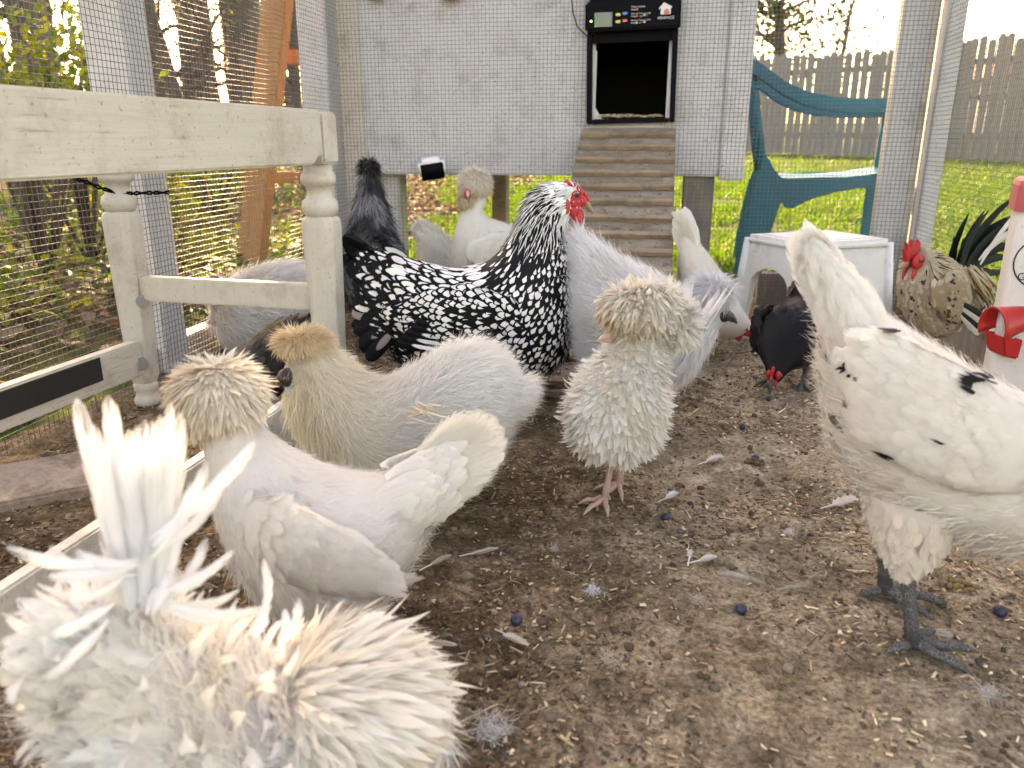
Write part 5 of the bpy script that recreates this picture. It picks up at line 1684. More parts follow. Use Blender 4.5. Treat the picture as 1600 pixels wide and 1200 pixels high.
# ---------------------------------------------------------------- cream silkie
def silkie(name, b, st, col, crest_at, face=True, n=34000, L=.032, dark=None, tail=None, head_px=None, wd=.00055, ccol=None, cn=2600, crx=(.034, .030, .026), inset=.008, rear=None, bare=(), cap1=.7):
    lo = b.loft(st, inset=inset, m=64, nv=36, cap1=cap1)
    b.body(lo, tuple(np.asarray(col) * .92), M_FLUFF)
    pl = Plumes()
    low = np.asarray(col) * np.array((.86, .80, .70))
    def cf(P, u, v):
        c = tint(len(u), col, .05)
        if dark is not None:
            m = np.array([mnoise.noise(Vector(p) * 26) for p in P])
            c = blend(c, tint(len(u), dark, .2), np.clip(.5 + m * 1.6, 0, 1))
        else:
            m = np.array([mnoise.noise(Vector(p) * 13) for p in P])
            c = blend(c, tint(len(u), low, .05), np.clip(m * 1.1, 0, .45))
            if rear is not None: c = blend(tint(len(u), rear, .04), c, np.clip((u - .30) / .22, 0, 1))
        return c
    fuzz(pl, lo, n, lambda u, v: L * np.interp(u, [0, .25, .6, .8, 1], [1.15, 1.1, .95, .8, .5]), wd, cf, th0=lambda u, v: np.interp(u, [0, .3, .6, 1], [.50, .36, .26, .26]), bend=lambda u, v: np.interp(u, [0, .3, 1], [-.25, -.22, -.2]), droop=.25, dj=.26, bare=bare)
    fuzz(pl, lo, n // 5, L * 1.0, wd * .6, cf, th0=.65, bend=-.5, droop=.2, dj=.4, bare=bare)
    pl.build('down', M_FLUFF, b.root)
    if crest_at:
        cp = Plumes(); c = b.p(*crest_at)
        cc = np.asarray(ccol if ccol is not None else col)
        crest(cp, c, *crx, cn, L * .85, wd * 1.3, lambda P, d: blend(tint(len(P), col, .06), tint(len(P), cc, .12), .35 + .6 * RNG.random(len(P))), th0=.95, bend=-.6, shape='strand', fall=.0, back=.35)
        cp.build('crest', M_FLUFF, b.root)
    return lo

def cream_silkie():
    b = Bird('cream_silkie', 625, 785, 180 - 6, 'fluffy cream silkie hen with dark face and tan crest, facing left')
    st = [(806, 585, 790, 668, .040), (764, 540, 756, 742, .078), (705, 540, 700, 782, .096), (645, 572, 640, 796, .102), (595, 588, 588, 790, .098),
          (560, 578, 535, 745, .086), (540, 560, 496, 712, .074), (522, 544, 468, 676, .060), (506, 534, 452, 648, .048), (488, 534, 446, 626, .038), (470, 542, 445, 612, .029)]
    CR = np.array((.88, .83, .71))
    lo = silkie('cream', b, st, CR, (474, 534), ccol=(.76, .58, .36), n=70000, L=.028, wd=.00042, crx=(.040, .032, .016), cn=3200, rear=(.90, .89, .86), bare=[(b.p(456, 586), .0185)], cap1=.4)
    # yellower neck cape: longer silk
    pl = Plumes()
    fuzz(pl, lo, 11000, .042, .0005, lambda P, u, v: tint(len(u), (.88, .81, .64), .05), u0=.55, u1=.84, th0=.22, bend=-.3, droop=.5, dj=.2)
    pl.build('neck_cape', M_FLUFF, b.root)
    for sd in (-1, 1):
        c = b.p(459, 583) + Vector((0, sd * .0220, 0))
        MB().ball(c, (.0155, .0150, .0140), 16, 12).build('face', M_DARKSKIN, b.root, smooth=True)
        c = b.p(472, 592) + Vector((0, sd * .0350, 0))
        MB().ball(c, (.0045, .003, .0055), 12, 8).build('ear_lobe', skin('pale_blue_lobe', (.22, .26, .27)), b.root, smooth=True)
        c = b.p(452, 604) + Vector((0, sd * .010, 0))
        MB().ball(c, (.006, .004, .008), 10, 8).build('wattle', M_DARKSKIN, b.root, smooth=True)
    b.eye(461, 582, .0355, .0045)
    b.beak((450, 588), (431, 603), .0095, skin('ochre_beak', (.30, .20, .07), .35))
    # rusty patch where the wing meets the body, a few loose quills
    w = Plumes()
    for k in range(14):
        r0 = b.p(650 + random.uniform(-22, 22), 640 + random.uniform(-18, 22), b.near * .105)
        w.add([r0], [(0, b.near, .2)], [b.p(700 + random.uniform(-10, 30), 655 + random.uniform(-30, 30), b.near * .09) - r0], random.uniform(.025, .04), .0012, tint(1, (.70, .54, .38) if k < 6 else (.84, .79, .68), .08), th0=.25, bend=-.3, shape='hackle')
    w.build('wing_feathers', M_FEATHER, b.root)
    for sd in (-1, 1):
        f_ = b.p(628, 790, 0); b.leg((f_.x, sd * .04, .09), (f_.x + .005, sd * .04, .05), (f_.x, sd * .04, 0), M_SLATE, r=.006, toe=.045)
cream_silkie()

# ---------------------------------------------------------------- smooth white birds
def smooth_coat(b, lo, col, shade, spacing=.0085, L=.030, W=.0078, u1=.93, fz=4000, droop=.12, spots=None, belly=.55, small=1.0):
    pl = Plumes()
    spot = None if spots is None else np.array([tuple(p) for p, r in spots])
    rad = None if spots is None else np.array([r for p, r in spots])
    def cf(P, u, v):
        m = np.array([mnoise.noise(Vector(p) * 18) + .5 * mnoise.noise(Vector(p) * 47) for p in P])
        c = blend(tint(len(u), col, .035), tint(len(u), shade, .05), np.clip(.25 + m * .9, 0, .8))
        if spot is not None:
            d = np.linalg.norm(P[:, None, :] - spot[None], axis=2) - rad[None]
            c[np.any(d < 0, axis=1)] = BLACK * 1.5
        return c
    sc = lambda u: np.interp(u, [0, .5, .75, 1], [1.15, 1.0, .72, .45]) * small
    coat(pl, lo, lambda u, v: spacing * sc(u), lambda u, v: L * sc(u), lambda u, v: W * sc(u), cf, th0=.035, bend=-.05, cup=.18, droop=droop, u1=u1, dj=.07)
    fuzz(pl, lo, fz * 2, lambda u, v: .7 * L * sc(u), .00040, cf, th0=.05, bend=-.06, droop=droop + .1, dj=.25, u1=u1)
    fuzz(pl, lo, fz, .024, .0006, cf, th0=.5, bend=-.4, droop=.6, dj=.4, u1=.6, maskf=lambda u, v, P: np.sin(v) < -belly)
    pl.build('plumage', M_QUILL, b.root)

WINGS = []
def wing(b, st, col, shade, quills=(), L=.032, W=.009, spacing=.0095, fm=None, qL=.09, qW=.010, lace=0.0, spots=None):
    """folded wings, one each side; st rows like a loft with y as a positive offset"""
    for sd in (-1, 1):
        wl = b.loft([(*r[:5], sd * r[5]) for r in st], cap0=1.1, cap1=.8, m=36, nv=24)
        WINGS.append(wl)
        w = b.body(wl, tuple(col), fm or M_FEATHER); w.name = 'wing'
        pl = Plumes()
        spot = None if not spots else [(Vector((p.x, p.y * sd * b.near, p.z)), r) for p, r in spots]
        def cf(P, u, v):
            m = np.array([mnoise.noise(Vector(p) * 20) for p in P])
            c = blend(tint(len(u), col, .03), tint(len(u), shade, .05), np.clip(.2 + m, 0, .7))
            if spot:
                for p, r in spot:
                    c[np.linalg.norm((P - np.array(p)) * np.array([1, .3, 1]), axis=1) < r] = BLACK * 1.5
            return c
        coat(pl, wl, spacing, L, W, cf, maskf=lambda u, v, P: np.cos(v) * sd > -.25, th0=.03, bend=-.04, cup=.15, u0=.03)
        for (x0, y0, x1, y1) in quills:
            yy = sd * st[0][5]
            r0, t = b.p(x0, y0, sd * st[1][5] * 1.0), b.p(x1, y1, yy * .92)
            pl.add([r0], [(0, sd, .1)], [t - r0], (t - r0).length, qW, tint(1, col, .03), th0=.03, bend=-.04, shape='quill', cup=.15, lace=lace)
        pl.build('wing_feathers', fm or M_QUILL, w)

def quill_fan(b, base, tips, W, col, name='tail', fm=None, ylo=.004, yst=.004, bend=-.1, nrm_up=.35, shape='quill', lace=0, root_span=.03, sway=0.0, colj=.04, cup=.2, sides=(-1, 1)):
    tp = Plumes()
    bp = b.p(*base)
    n = len(tips)
    for sd in sides:
        for k, t in enumerate(tips):
            y = sd * (ylo + yst * k)
            r0 = Vector((bp.x, y * .6, bp.z + root_span * (.5 - k / max(1, n - 1))))
            tt = b.p(t[0], t[1]) + Vector((0, y * 1.4, 0))
            d = tt - r0
            c = t[2] if len(t) > 2 else col
            tp.add([r0], [Vector((0, sd, nrm_up)).normalized()], [d], d.length * 1.02, t[3] if len(t) > 3 else W, tint(1, c, colj), th0=.03, bend=bend * sd * 0 + bend, shape=shape, cup=cup, lace=lace, sway=sway * sd)
    return tp.build(name, fm or M_QUILL, b.root)

def polish_hen():
    b = Bird('crested_hen', 520, 985, 180 + 4, 'greyish white hen with round tan crest, tail raised to the right, at left')
    lo = b.loft([(648, 715, 668, 828, .030), (612, 735, 632, 890, .056), (560, 742, 572, 955, .078), (500, 728, 480, 968, .086), (456, 705, 400, 905, .078),
                 (428, 684, 352, 835, .062), (412, 664, 328, 765, .046), (402, 640, 318, 705, .036), (390, 610, 305, 662, .030)], inset=.003, cap1=.5, m=64, nv=36)
    col, shade = np.array((.85, .815, .77)), np.array((.62, .575, .53))
    b.body(lo, tuple(col), M_FEATHER)
    smooth_coat(b, lo, col, shade, spacing=.0068, L=.026, W=.0062, fz=12000)
    wing(b, [(626, 893, 628, 914, .004, .060), (575, 850, 560, 932, .010, .074), (500, 808, 470, 918, .014, .085), (430, 778, 395, 870, .012, .080), (392, 776, 372, 830, .006, .064)], col, shade,
         quills=[(560, 905 - 5 * k, 634 - 3 * k, 912 - 7 * k) for k in range(6)], L=.030, W=.0085, spacing=.0085)
    quill_fan(b, (642, 760), [(735, 650), (758, 648), (774, 655), (784, 668), (788, 686), (784, 706), (774, 726), (752, 748), (722, 770), (695, 792)], .0155, np.array((.80, .77, .70)), yst=.0016, ylo=.003, root_span=.05, nrm_up=.1, cup=.1)
    # saddle feathers easing the back into the tail
    pl = Plumes()
    n = 150
    for sd in (-1, 1):
        f, g = RNG.random(n), RNG.random(n)
        P = np.array([b.p(590 + 70 * a, 738 - 25 * a + (100 - 10 * a) * c) for a, c in zip(f, g)]) + np.array([[0, sd * (.045 - .030 * a) * math.sin(math.pi * (.15 + .7 * c)), 0] for a, c in zip(f, g)])
        D = np.array([b.p(760, 670 + 90 * c) - b.p(590, 738 + 90 * c) for c in g])
        pl.add(P, np.tile([0, sd, .35], (n, 1)), D, RNG.uniform(.035, .055, n), RNG.uniform(.007, .010, n), tint(n, col, .04), th0=.06, bend=-.06)
    pl.build('saddle_feathers', M_FEATHER, b.root)
    c = b.p(340, 620); r = 57 * b.px
    bl = ball_loft((c.x, 0, c.z), r * .82, r * .78, r * .74)
    o = b.body(bl, (.52, .42, .30), M_FEATHER); o.name = 'crest_core'
    cp = Plumes()
    def ccol(P, d):
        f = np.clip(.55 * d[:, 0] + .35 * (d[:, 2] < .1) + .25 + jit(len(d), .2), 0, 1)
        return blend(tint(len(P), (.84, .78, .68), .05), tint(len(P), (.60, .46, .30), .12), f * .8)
    crest(cp, c, r * 1.08, r * 1.0, r * .95, 3600, .030, .0034, ccol, th0=.30, bend=-.45, shape='hackle', fall=.35, back=0.0)
    crest(cp, c, r * 1.08, r * 1.0, r * .95, 5000, .030, .0005, ccol, th0=.6, bend=-.6, shape='strand', fall=.4, back=0.0)
    cp.build('crest', M_FEATHER, b.root)
    b.beak((292, 668), (270, 690), .007, M_DBEAK)
    b.eye(318, 672, .026, .004)
    for sd, fx in ((1, 520), (-1, 560)):
        f_ = b.p(fx, 1000, sd * .04); b.leg((f_.x, f_.y, .08), (f_.x - .012, f_.y, .045), (f_.x, f_.y, 0), M_SLATE, r=.006, toe=.05, head=0)
polish_hen()

def big_white():
    b = Bird('spotted_white_hen', 1440, 985, -14, 'large white hen with a few black spots and slate legs, at the right edge')
    lo = b.loft([(1296, 425, 1283, 520, .022), (1330, 452, 1288, 620, .050), (1384, 488, 1312, 712, .078), (1452, 528, 1388, 795, .100), (1530, 575, 1488, 832, .110), (1610, 615, 1590, 850, .110),
                 (1690, 618, 1690, 835, .095), (1740, 575, 1780, 770, .072), (1772, 510, 1830, 680, .050), (1800, 455, 1850, 590, .036), (1830, 430, 1865, 510, .028)], inset=.003, cap0=.9, m=64, nv=40)
    col, shade = np.array((.87, .85, .81)), np.array((.78, .73, .66))
    b.body(lo, tuple(col), M_FEATHER)
    sp = lambda px, py, r, y: (b.p(px, py, b.near * y), r)
    spots = [sp(1526, 553, .007, .07), sp(1362, 512, .006, .06)]
    smooth_coat(b, lo, col, shade, spacing=.0074, L=.032, W=.0074, fz=12000, belly=.35)
    wing(b, [(1316, 545, 1314, 588, .005, .055), (1372, 520, 1350, 690, .012, .088), (1450, 545, 1430, 740, .018, .104), (1535, 590, 1525, 770, .018, .108), (1620, 640, 1620, 770, .012, .100)], col, shade,
         quills=[], L=.034, W=.0085, spacing=.0080, qW=.0070)
    fk = Plumes()
    b.flecks(fk, [lo] + WINGS[-2:], [(1386, 524, .020, .0055, 20), (1378, 520, .014, .003, 10), (1358, 512, .022, .0022, 25), (1512, 549, .012, .0035, 0), (1526, 552, .016, .0045, 12), (1500, 594, .014, .003, 0), (1512, 590, .018, .004, 8), (1526, 588, .020, .004, 15),
                         (1506, 606, .014, .003, 0), (1318, 576, .016, .003, 60), (1332, 588, .010, .002, 40), (1344, 592, .010, .002, 30), (1560, 566, .010, .0014, 10), (1380, 708, .016, .003, 20), (1440, 682, .010, .0016, 0), (1462, 690, .010, .0016, 0)], BLACK * 1.5)
    fk.build('black_flecks', M_DARKF, b.root)
    # tail: a narrow upright bundle, broad rounded tip
    quill_fan(b, (1300, 475), [(1250, 358), (1257, 354), (1267, 360), (1250, 370), (1276, 374), (1254, 388), (1288, 396), (1266, 415), (1280, 440), (1246, 362), (1272, 362)], .0155, np.array((.82, .80, .76)), yst=.0022, ylo=.004, root_span=.07, nrm_up=.2, cup=.35)
    pl = Plumes(); n = 420
    for sd in (-1, 1):
        f, g = RNG.random(n) * 1.5 - .5, RNG.random(n)
        P = np.array([b.p(1348 - 62 * a - 38 * c * (1 - a), 472 - 62 * a + 80 * c) for a, c in zip(f, g)]) + np.array([[0, sd * (.050 - .034 * a) * math.sin(math.pi * (.12 + .76 * c)), 0] for a, c in zip(f, g)])
        D = np.array([b.p(1252, 360) - b.p(1320, 500) for _ in g]) + RNG.normal(0, .006, (n, 3))
        pl.add(P, np.tile([-.2, sd, .1], (n, 1)), D, RNG.uniform(.035, .055, n), RNG.uniform(.006, .009, n), tint(n, col, .03), th0=.03, bend=-.03)
    pl.build('tail_coverts', M_QUILL, b.root)
    # fluffy vent with dark-tipped feathers
    fz = Plumes()
    def vc(P, u, v):
        c = tint(len(u), (.78, .73, .66), .05); k = RNG.random(len(u)) < .10; c[k] = (.16, .15, .15); return c
    coat(fz, lo, .012, .034, .010, vc, u0=.05, u1=.36, maskf=lambda u, v, P: np.sin(v) < -.50, th0=.25, bend=-.30, droop=.5, dj=.25)
    fz.build('vent_fluff', M_FEATHER, b.root)
    # near leg planted, far leg stepping
    y = b.near * .045
    f_ = b.p(1432, 975, y); h = b.p(1416, 880, y); hp = b.p(1432, 775, y)
    b.leg(hp, h, (f_.x, y, 0), M_SLATE, r=.0075, toe=.062, spread=42, head=-12 * b.near, thigh=(.044, .012), col=(.82, .76, .68))
    y = -b.near * .06
    f_ = b.p(1395, 850, y); h = b.p(1378, 800, y); hp = b.p(1420, 720, y)
    b.leg(hp, h, (f_.x, y, 0), M_SLATE, r=.0075, toe=.060, spread=40, thigh=(.036, .016), col=(.78, .74, .68))
    # head (beyond the frame)
    for sd in (-1, 1):
        MB().ball(b.p(1868, 478) + Vector((0, sd * .012, 0)), (.018, .010, .018), 14, 10).build('face', M_REDSKIN, b.root, smooth=True)
        MB().ball(b.p(1880, 520) + Vector((0, sd * .008, 0)), (.011, .004, .016), 12, 8).build('wattle', M_REDSKIN, b.root, smooth=True)
    MB().prism([b.p(*p) + Vector((0, -.003, 0)) for p in ((1835, 440), (1835, 405), (1848, 420), (1858, 395), (1868, 418), (1880, 402), (1886, 440), (1870, 450))], 0, 0, (0, .006, 0)).build('comb', M_REDSKIN, b.root, bevel=.002)
    b.beak((1885, 475), (1910, 488), .008, M_BEAK)
    b.eye(1872, 468, .021, .005)
big_white()

# ---------------------------------------------------------------- frizzles
def curls(pl, lo, spacing, L, W, colf, th0=.7, bend=1.2, dj=.35, u0=0, u1=1, maskf=None, droop=0.0, shape='curl'):
    P, Nn, T, u, v = lo.poisson(lambda u, v: np.full(len(u), spacing))
    k = (u >= u0) & (u <= u1)
    if maskf is not None: k &= maskf(u, v, P)
    P, Nn, T, u, v = P[k], Nn[k], T[k], u[k], v[k]; n = len(P)
    D = -T + RNG.normal(0, dj, (n, 3)) + np.array([0, 0, -droop])
    pl.add(P - Nn * .002, Nn, D, L * RNG.uniform(.7, 1.2, n), W * RNG.uniform(.75, 1.2, n), colf(P, u, v), th0=th0 + jit(n, .25), bend=bend + jit(n, .5), cup=.3, shape=shape, roll=jit(n, .4), sway=jit(n, .12))

def frizzle_polish():
    b = Bird('frizzle_hen', 952, 782, 180 + 24, 'white frizzle hen with curled feathers and a tan mop over its eyes')
    g = b.g
    # an upright egg of a body; outline measured in the plane facing the camera
    lo = b.loft([(996, 705, 938, 712, .030), (1026, 682, 898, 702, .060), (1036, 645, 886, 676, .074), (1038, 606, 888, 638, .077), (1038, 572, 904, 602, .069), (1042, 542, 926, 574, .055), (1042, 512, 948, 546, .044), (1034, 484, 960, 520, .036)], inset=.012, cap0=.5, m=56, nv=36)
    col = np.array((.88, .86, .81))
    b.body(lo, tuple(col * .92), M_FEATHER)
    pl = Plumes()
    def cf(P, u, v):
        m = np.array([mnoise.noise(Vector(p) * 16) for p in P])
        return blend(tint(len(u), col, .04), tint(len(u), (.78, .68, .52), .06), np.clip(m * .9 - .05 + .25 * (u > .8), 0, .6))
    curls(pl, lo, .0060, .025, .0038, cf, th0=.28, bend=.75, dj=.40, droop=.35)
    curls(pl, lo, .0070, .024, .0036, cf, th0=.20, bend=-.35, dj=.40, droop=.7)
    fuzz(pl, lo, 9000, .022, .0005, cf, th0=.4, bend=.3, dj=.6, droop=.2)
    pl.build('plumage', M_FEATHER, b.root)
    c = b.p(1006, 482); r = b.px
    bl = ball_loft((c.x, 0, c.z), 46 * r, 42 * r, 28 * r, R(-6))
    o = b.body(bl, (.70, .60, .46), M_FEATHER); o.name = 'crest_core'
    cp = Plumes()
    def cc(P, d):
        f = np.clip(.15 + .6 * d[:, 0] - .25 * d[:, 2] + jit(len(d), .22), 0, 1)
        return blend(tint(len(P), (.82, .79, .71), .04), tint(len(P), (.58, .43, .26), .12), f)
    crest(cp, c, 62 * r, 54 * r, 40 * r, 2400, .030, .0032, cc, th0=.40, bend=-.75, fall=.45, back=-.25)
    crest(cp, c, 62 * r, 54 * r, 42 * r, 350, .028, .0035, cc, th0=.5, bend=.8, fall=.2, back=.1, shape='curl')
    crest(cp, c, 62 * r, 54 * r, 42 * r, 4000, .030, .0005, cc, th0=.5, bend=-.8, shape='strand', fall=.6, back=-.1)
    c2 = b.p(1052, 505)
    crest(cp, c2, 28 * r, 40 * r, 36 * r, 800, .028, .0032, lambda P, d: tint(len(P), (.82, .80, .75), .05), th0=.6, bend=.7, fall=.2, back=.4, shape='curl')
    c3 = b.p(974, 484)
    crest(cp, c3, 30 * r, 40 * r, 28 * r, 1000, .028, .0030, cc, th0=.4, bend=-.7, fall=.55, back=-.5)
    cp.build('crest', M_FEATHER, b.root)
    # short tail standing up behind the head
    tp = Plumes()
    for k in range(9):
        r0 = b.p(1050, 560) + Vector((-.02, random.uniform(-.02, .02), 0)); t = b.p(1040 + 4 * k + random.uniform(-5, 5), 426 + random.uniform(0, 26)) + Vector((-.01, (k - 4) * .004, 0))
        tp.add([r0], [Vector((.5, random.uniform(-.6, .6), .3)).normalized()], [t - r0], (t - r0).length, .0065, tint(1, (.82, .82, .82), .03), th0=.05, bend=-.15, shape='quill', sway=random.uniform(-.10, .10))
    tp.build('tail', M_QUILL, b.root)
    b.beak((958, 527), (934, 532), .0080, skin('pinkish_beak', (.52, .34, .27), .4))
    b.eye(985, 520, .03, .004)
    for y, fx, fy, hy in ((b.near * .030, 944, 790, 735), (-b.near * .030, 966, 768, 730)):
        f_ = ground(fx, fy) - g; x, yy = f_.dot(b.h), f_.dot(b.l)
        b.leg((x - .005, yy, .13), (x - .010, yy, .075), (x, yy, 0), M_PINKSKIN, r=.0052, toe=.042, spread=48, head=20)
frizzle_polish()

def front_frizzle():
    b = Bird('frizzle_rooster', 400, 1100, 16, 'white frizzle bird in the foreground with ragged upright tail, bottom left corner', dist=.47)
    lo = b.loft([(175, 935, 95, 1180, .040), (250, 945, 190, 1270, .070), (345, 1000, 320, 1300, .085), (440, 1045, 450, 1305, .086), (530, 1040, 570, 1280, .078), (600, 1050, 650, 1235, .062), (640, 1080, 680, 1180, .045)], inset=.012, cap1=.8, m=56, nv=40)
    col = np.array((.88, .87, .85))
    b.body(lo, (.80, .74, .72), M_FEATHER)
    pl = Plumes()
    def cf(P, u, v):
        m = np.array([mnoise.noise(Vector(p) * 14) for p in P])
        return blend(tint(len(u), col, .04), tint(len(u), (.80, .70, .52), .07), np.clip(.0 + m * .8 + .25 * (u > .55), 0, .5))
    coat(pl, lo, .0085, .042, .0075, cf, th0=.12, bend=-.2, dj=.35, cup=.35)
    curls(pl, lo, .0135, .036, .0070, cf, th0=.45, bend=1.3, dj=.6, u1=.62)
    fuzz(pl, lo, 16000, .030, .0005, cf, th0=.35, bend=.2, dj=.6)
    pl.build('plumage', M_QUILL, b.root)
    # mop at the head end: a dome of long feathers streaming from its crown over to the right
    c = b.p(545, 1095); r = b.px
    bl = ball_loft((c.x, 0, c.z), .050, .056, .040)
    o = b.body(bl, (.84, .79, .70), M_FEATHER); o.name = 'crest_core'
    cp = Plumes()
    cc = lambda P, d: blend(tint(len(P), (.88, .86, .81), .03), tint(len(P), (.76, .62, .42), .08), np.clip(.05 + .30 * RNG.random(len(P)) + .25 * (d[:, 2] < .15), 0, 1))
    crest(cp, c, .066, .070, .052, 2600, .050, .0034, cc, centre=(-.75, 0, .65), th0=.22, bend=-.55, shape='hackle', fall=.15, back=-.5)
    crest(cp, c, .066, .070, .052, 500, .046, .0048, cc, centre=(-.75, 0, .65), th0=.40, bend=-.9, shape='curl', fall=.15, back=-.5)
    crest(cp, c, .066, .070, .052, 5000, .044, .0005, cc, centre=(-.75, 0, .65), th0=.35, bend=-.5, shape='strand', fall=.15, back=-.5)
    cp.build('crest', M_FEATHER, b.root)
    # tail: tall ragged quills
    tp = Plumes()
    rt = random.Random(4)
    tips = [(142, 640), (156, 652), (164, 632), (180, 660), (194, 690), (206, 662), (216, 668), (228, 650), (238, 664), (250, 646), (260, 656), (270, 642), (280, 656)]
    tips += [(rt.uniform(165, 265), rt.uniform(680, 880)) for _ in range(80)]
    for k, (tx, ty) in enumerate(tips):
        y = rt.uniform(-.014, .014)
        r0 = b.p(190 + 70 * (tx - 138) / 146 + rt.uniform(-10, 10), 940, 0) + Vector((0, y, 0)); t = b.p(tx, ty, 0) + Vector((0, y * 1.5, 0))
        tp.add([r0], [Vector((rt.uniform(-.45, .45), b.near, rt.uniform(0, .3))).normalized()], [t - r0], (t - r0).length, rt.uniform(.0045, .0080), tint(1, (.86, .855, .84), .02), th0=.0, bend=rt.uniform(-.2, .2), shape='quill', cup=.3, sway=rt.uniform(-.05, .05))
    # side plumes that curl away
    side = [((235, 850), (372, 765), .35), ((235, 870), (345, 790), .3), ((215, 880), (52, 915), -.35), ((215, 890), (70, 930), -.3), ((200, 905), (120, 990), -.3), ((250, 930), (335, 905), .3), ((255, 940), (400, 985), .25),
            ((260, 950), (380, 1000), .2), ((180, 940), (85, 1010), -.2), ((170, 960), (80, 1070), -.2), ((160, 990), (60, 1110), -.2), ((150, 1030), (30, 1130), -.15), ((150, 1060), (20, 1160), -.1), ((180, 1080), (60, 1190), -.1),
            ((260, 960), (300, 890), .2), ((400, 1000), (420, 950), .2), ((440, 1010), (480, 962), .3), ((230, 960), (270, 900), .1), ((170, 1020), (100, 960), -.2)]
    for (a, e, sw) in side:
        for q in range(2):
            r0 = b.p(a[0] + random.uniform(-8, 8), a[1] + random.uniform(-8, 8), b.near * random.uniform(.0, .04)); t = b.p(e[0] + random.uniform(-12, 12), e[1] + random.uniform(-12, 12), b.near * random.uniform(.0, .07))
            tp.add([r0], [Vector((0, b.near, .5)).normalized()], [t - r0], (t - r0).length * random.uniform(.7, 1.0), random.uniform(.0035, .0060), tint(1, (.86, .85, .83), .03), th0=random.uniform(.2, .6), bend=random.uniform(-1.8, -.6), shape='quill', cup=.4, sway=sw * random.uniform(.6, 1.6))
    tp.build('tail', M_QUILL, b.root)
    for sd in (-1, 1):
        b.leg((.01, sd * .035, .10), (0, sd * .035, .05), (.01, sd * .035, 0), M_PINKSKIN, r=.006, toe=.05)
front_frizzle()

# ---------------------------------------------------------------- birds behind
def lavender_silkie():
    b = Bird('lavender_silkie', 1005, 655, -12, 'pale lavender silkie with dark beak behind the frizzle hen')
    st = [(910, 368, 902, 440, .030), (932, 378, 908, 540, .066), (972, 402, 945, 610, .088), (1020, 425, 1010, 630, .090), (1062, 446, 1070, 595, .072), (1092, 456, 1104, 550, .050), (1112, 462, 1122, 525, .036), (1124, 468, 1132, 512, .028)]
    col = np.array((.88, .88, .89))
    silkie('lavender', b, st, col, (1112, 458), bare=[(b.p(1134, 494), .022)], cap1=.4, n=30000, L=.036, ccol=(.66, .66, .70), crx=(.040, .040, .030), cn=2600)
    c = b.p(1130, 492)
    for sd in (-1, 1):
        MB().ball(c + Vector((0, sd * .012, 0)), (.014, .013, .011), 14, 10).build('face', M_DARKSKIN, b.root, smooth=True)
    b.beak((1134, 492), (1152, 505), .0085, M_DBEAK); b.eye(1130, 486, .024, .004)
    for sd in (-1, 1): b.leg((0, sd * .04, .09), (-.005, sd * .04, .05), (0, sd * .04, 0), M_SLATE, r=.006, toe=.045)
lavender_silkie()

def pecking_white():
    b = Bird('white_hen', 1105, 548, -22, 'white hen bending down to peck beside the ramp, red comb near the ground')
    lo = b.loft([(1068, 345, 1062, 400, .022), (1088, 372, 1062, 455, .055), (1112, 402, 1072, 505, .078), (1132, 432, 1095, 528, .082), (1146, 460, 1120, 530, .066), (1158, 478, 1140, 530, .048), (1168, 492, 1152, 528, .034), (1176, 500, 1165, 524, .026)], inset=.003, m=48, nv=32)
    col, shade = np.array((.86, .83, .76)), np.array((.78, .72, .62))
    b.body(lo, tuple(col), M_FEATHER); smooth_coat(b, lo, col, shade, spacing=.011, L=.034, W=.010, fz=2500)
    quill_fan(b, (1092, 425), [(1063, 324), (1067, 320), (1072, 324), (1077, 334), (1083, 348), (1062, 334), (1061, 348)], .012, np.array((.84, .82, .76)), yst=.0035, root_span=.06, fm=M_FEATHER)
    c = b.p(1168, 514)
    for sd in (-1, 1):
        MB().ball(c + Vector((0, sd * .014, 0)), (.018, .009, .016), 14, 10).build('face', M_REDSKIN, b.root, smooth=True)
        MB().ball(b.p(1155, 522) + Vector((0, sd * .010, 0)), (.010, .005, .016), 12, 8).build('wattle', M_REDSKIN, b.root, smooth=True)
    MB().prism([b.p(*p) + Vector((0, -.003, 0)) for p in ((1166, 500), (1172, 494), (1176, 500), (1181, 497), (1182, 505), (1187, 505), (1183, 515), (1174, 514))], 0, 0, (0, .006, 0)).build('comb', M_REDSKIN, b.root, bevel=.0015)
    b.beak((1170, 520), (1176, 534), .007, M_BEAK); b.eye(1168, 512, .022, .0045)
    for sd in (-1, 1): b.leg((-.03, sd * .04, .12), (-.035, sd * .04, .07), (-.03, sd * .04, 0), M_YLEG, r=.006, toe=.05)
pecking_white()

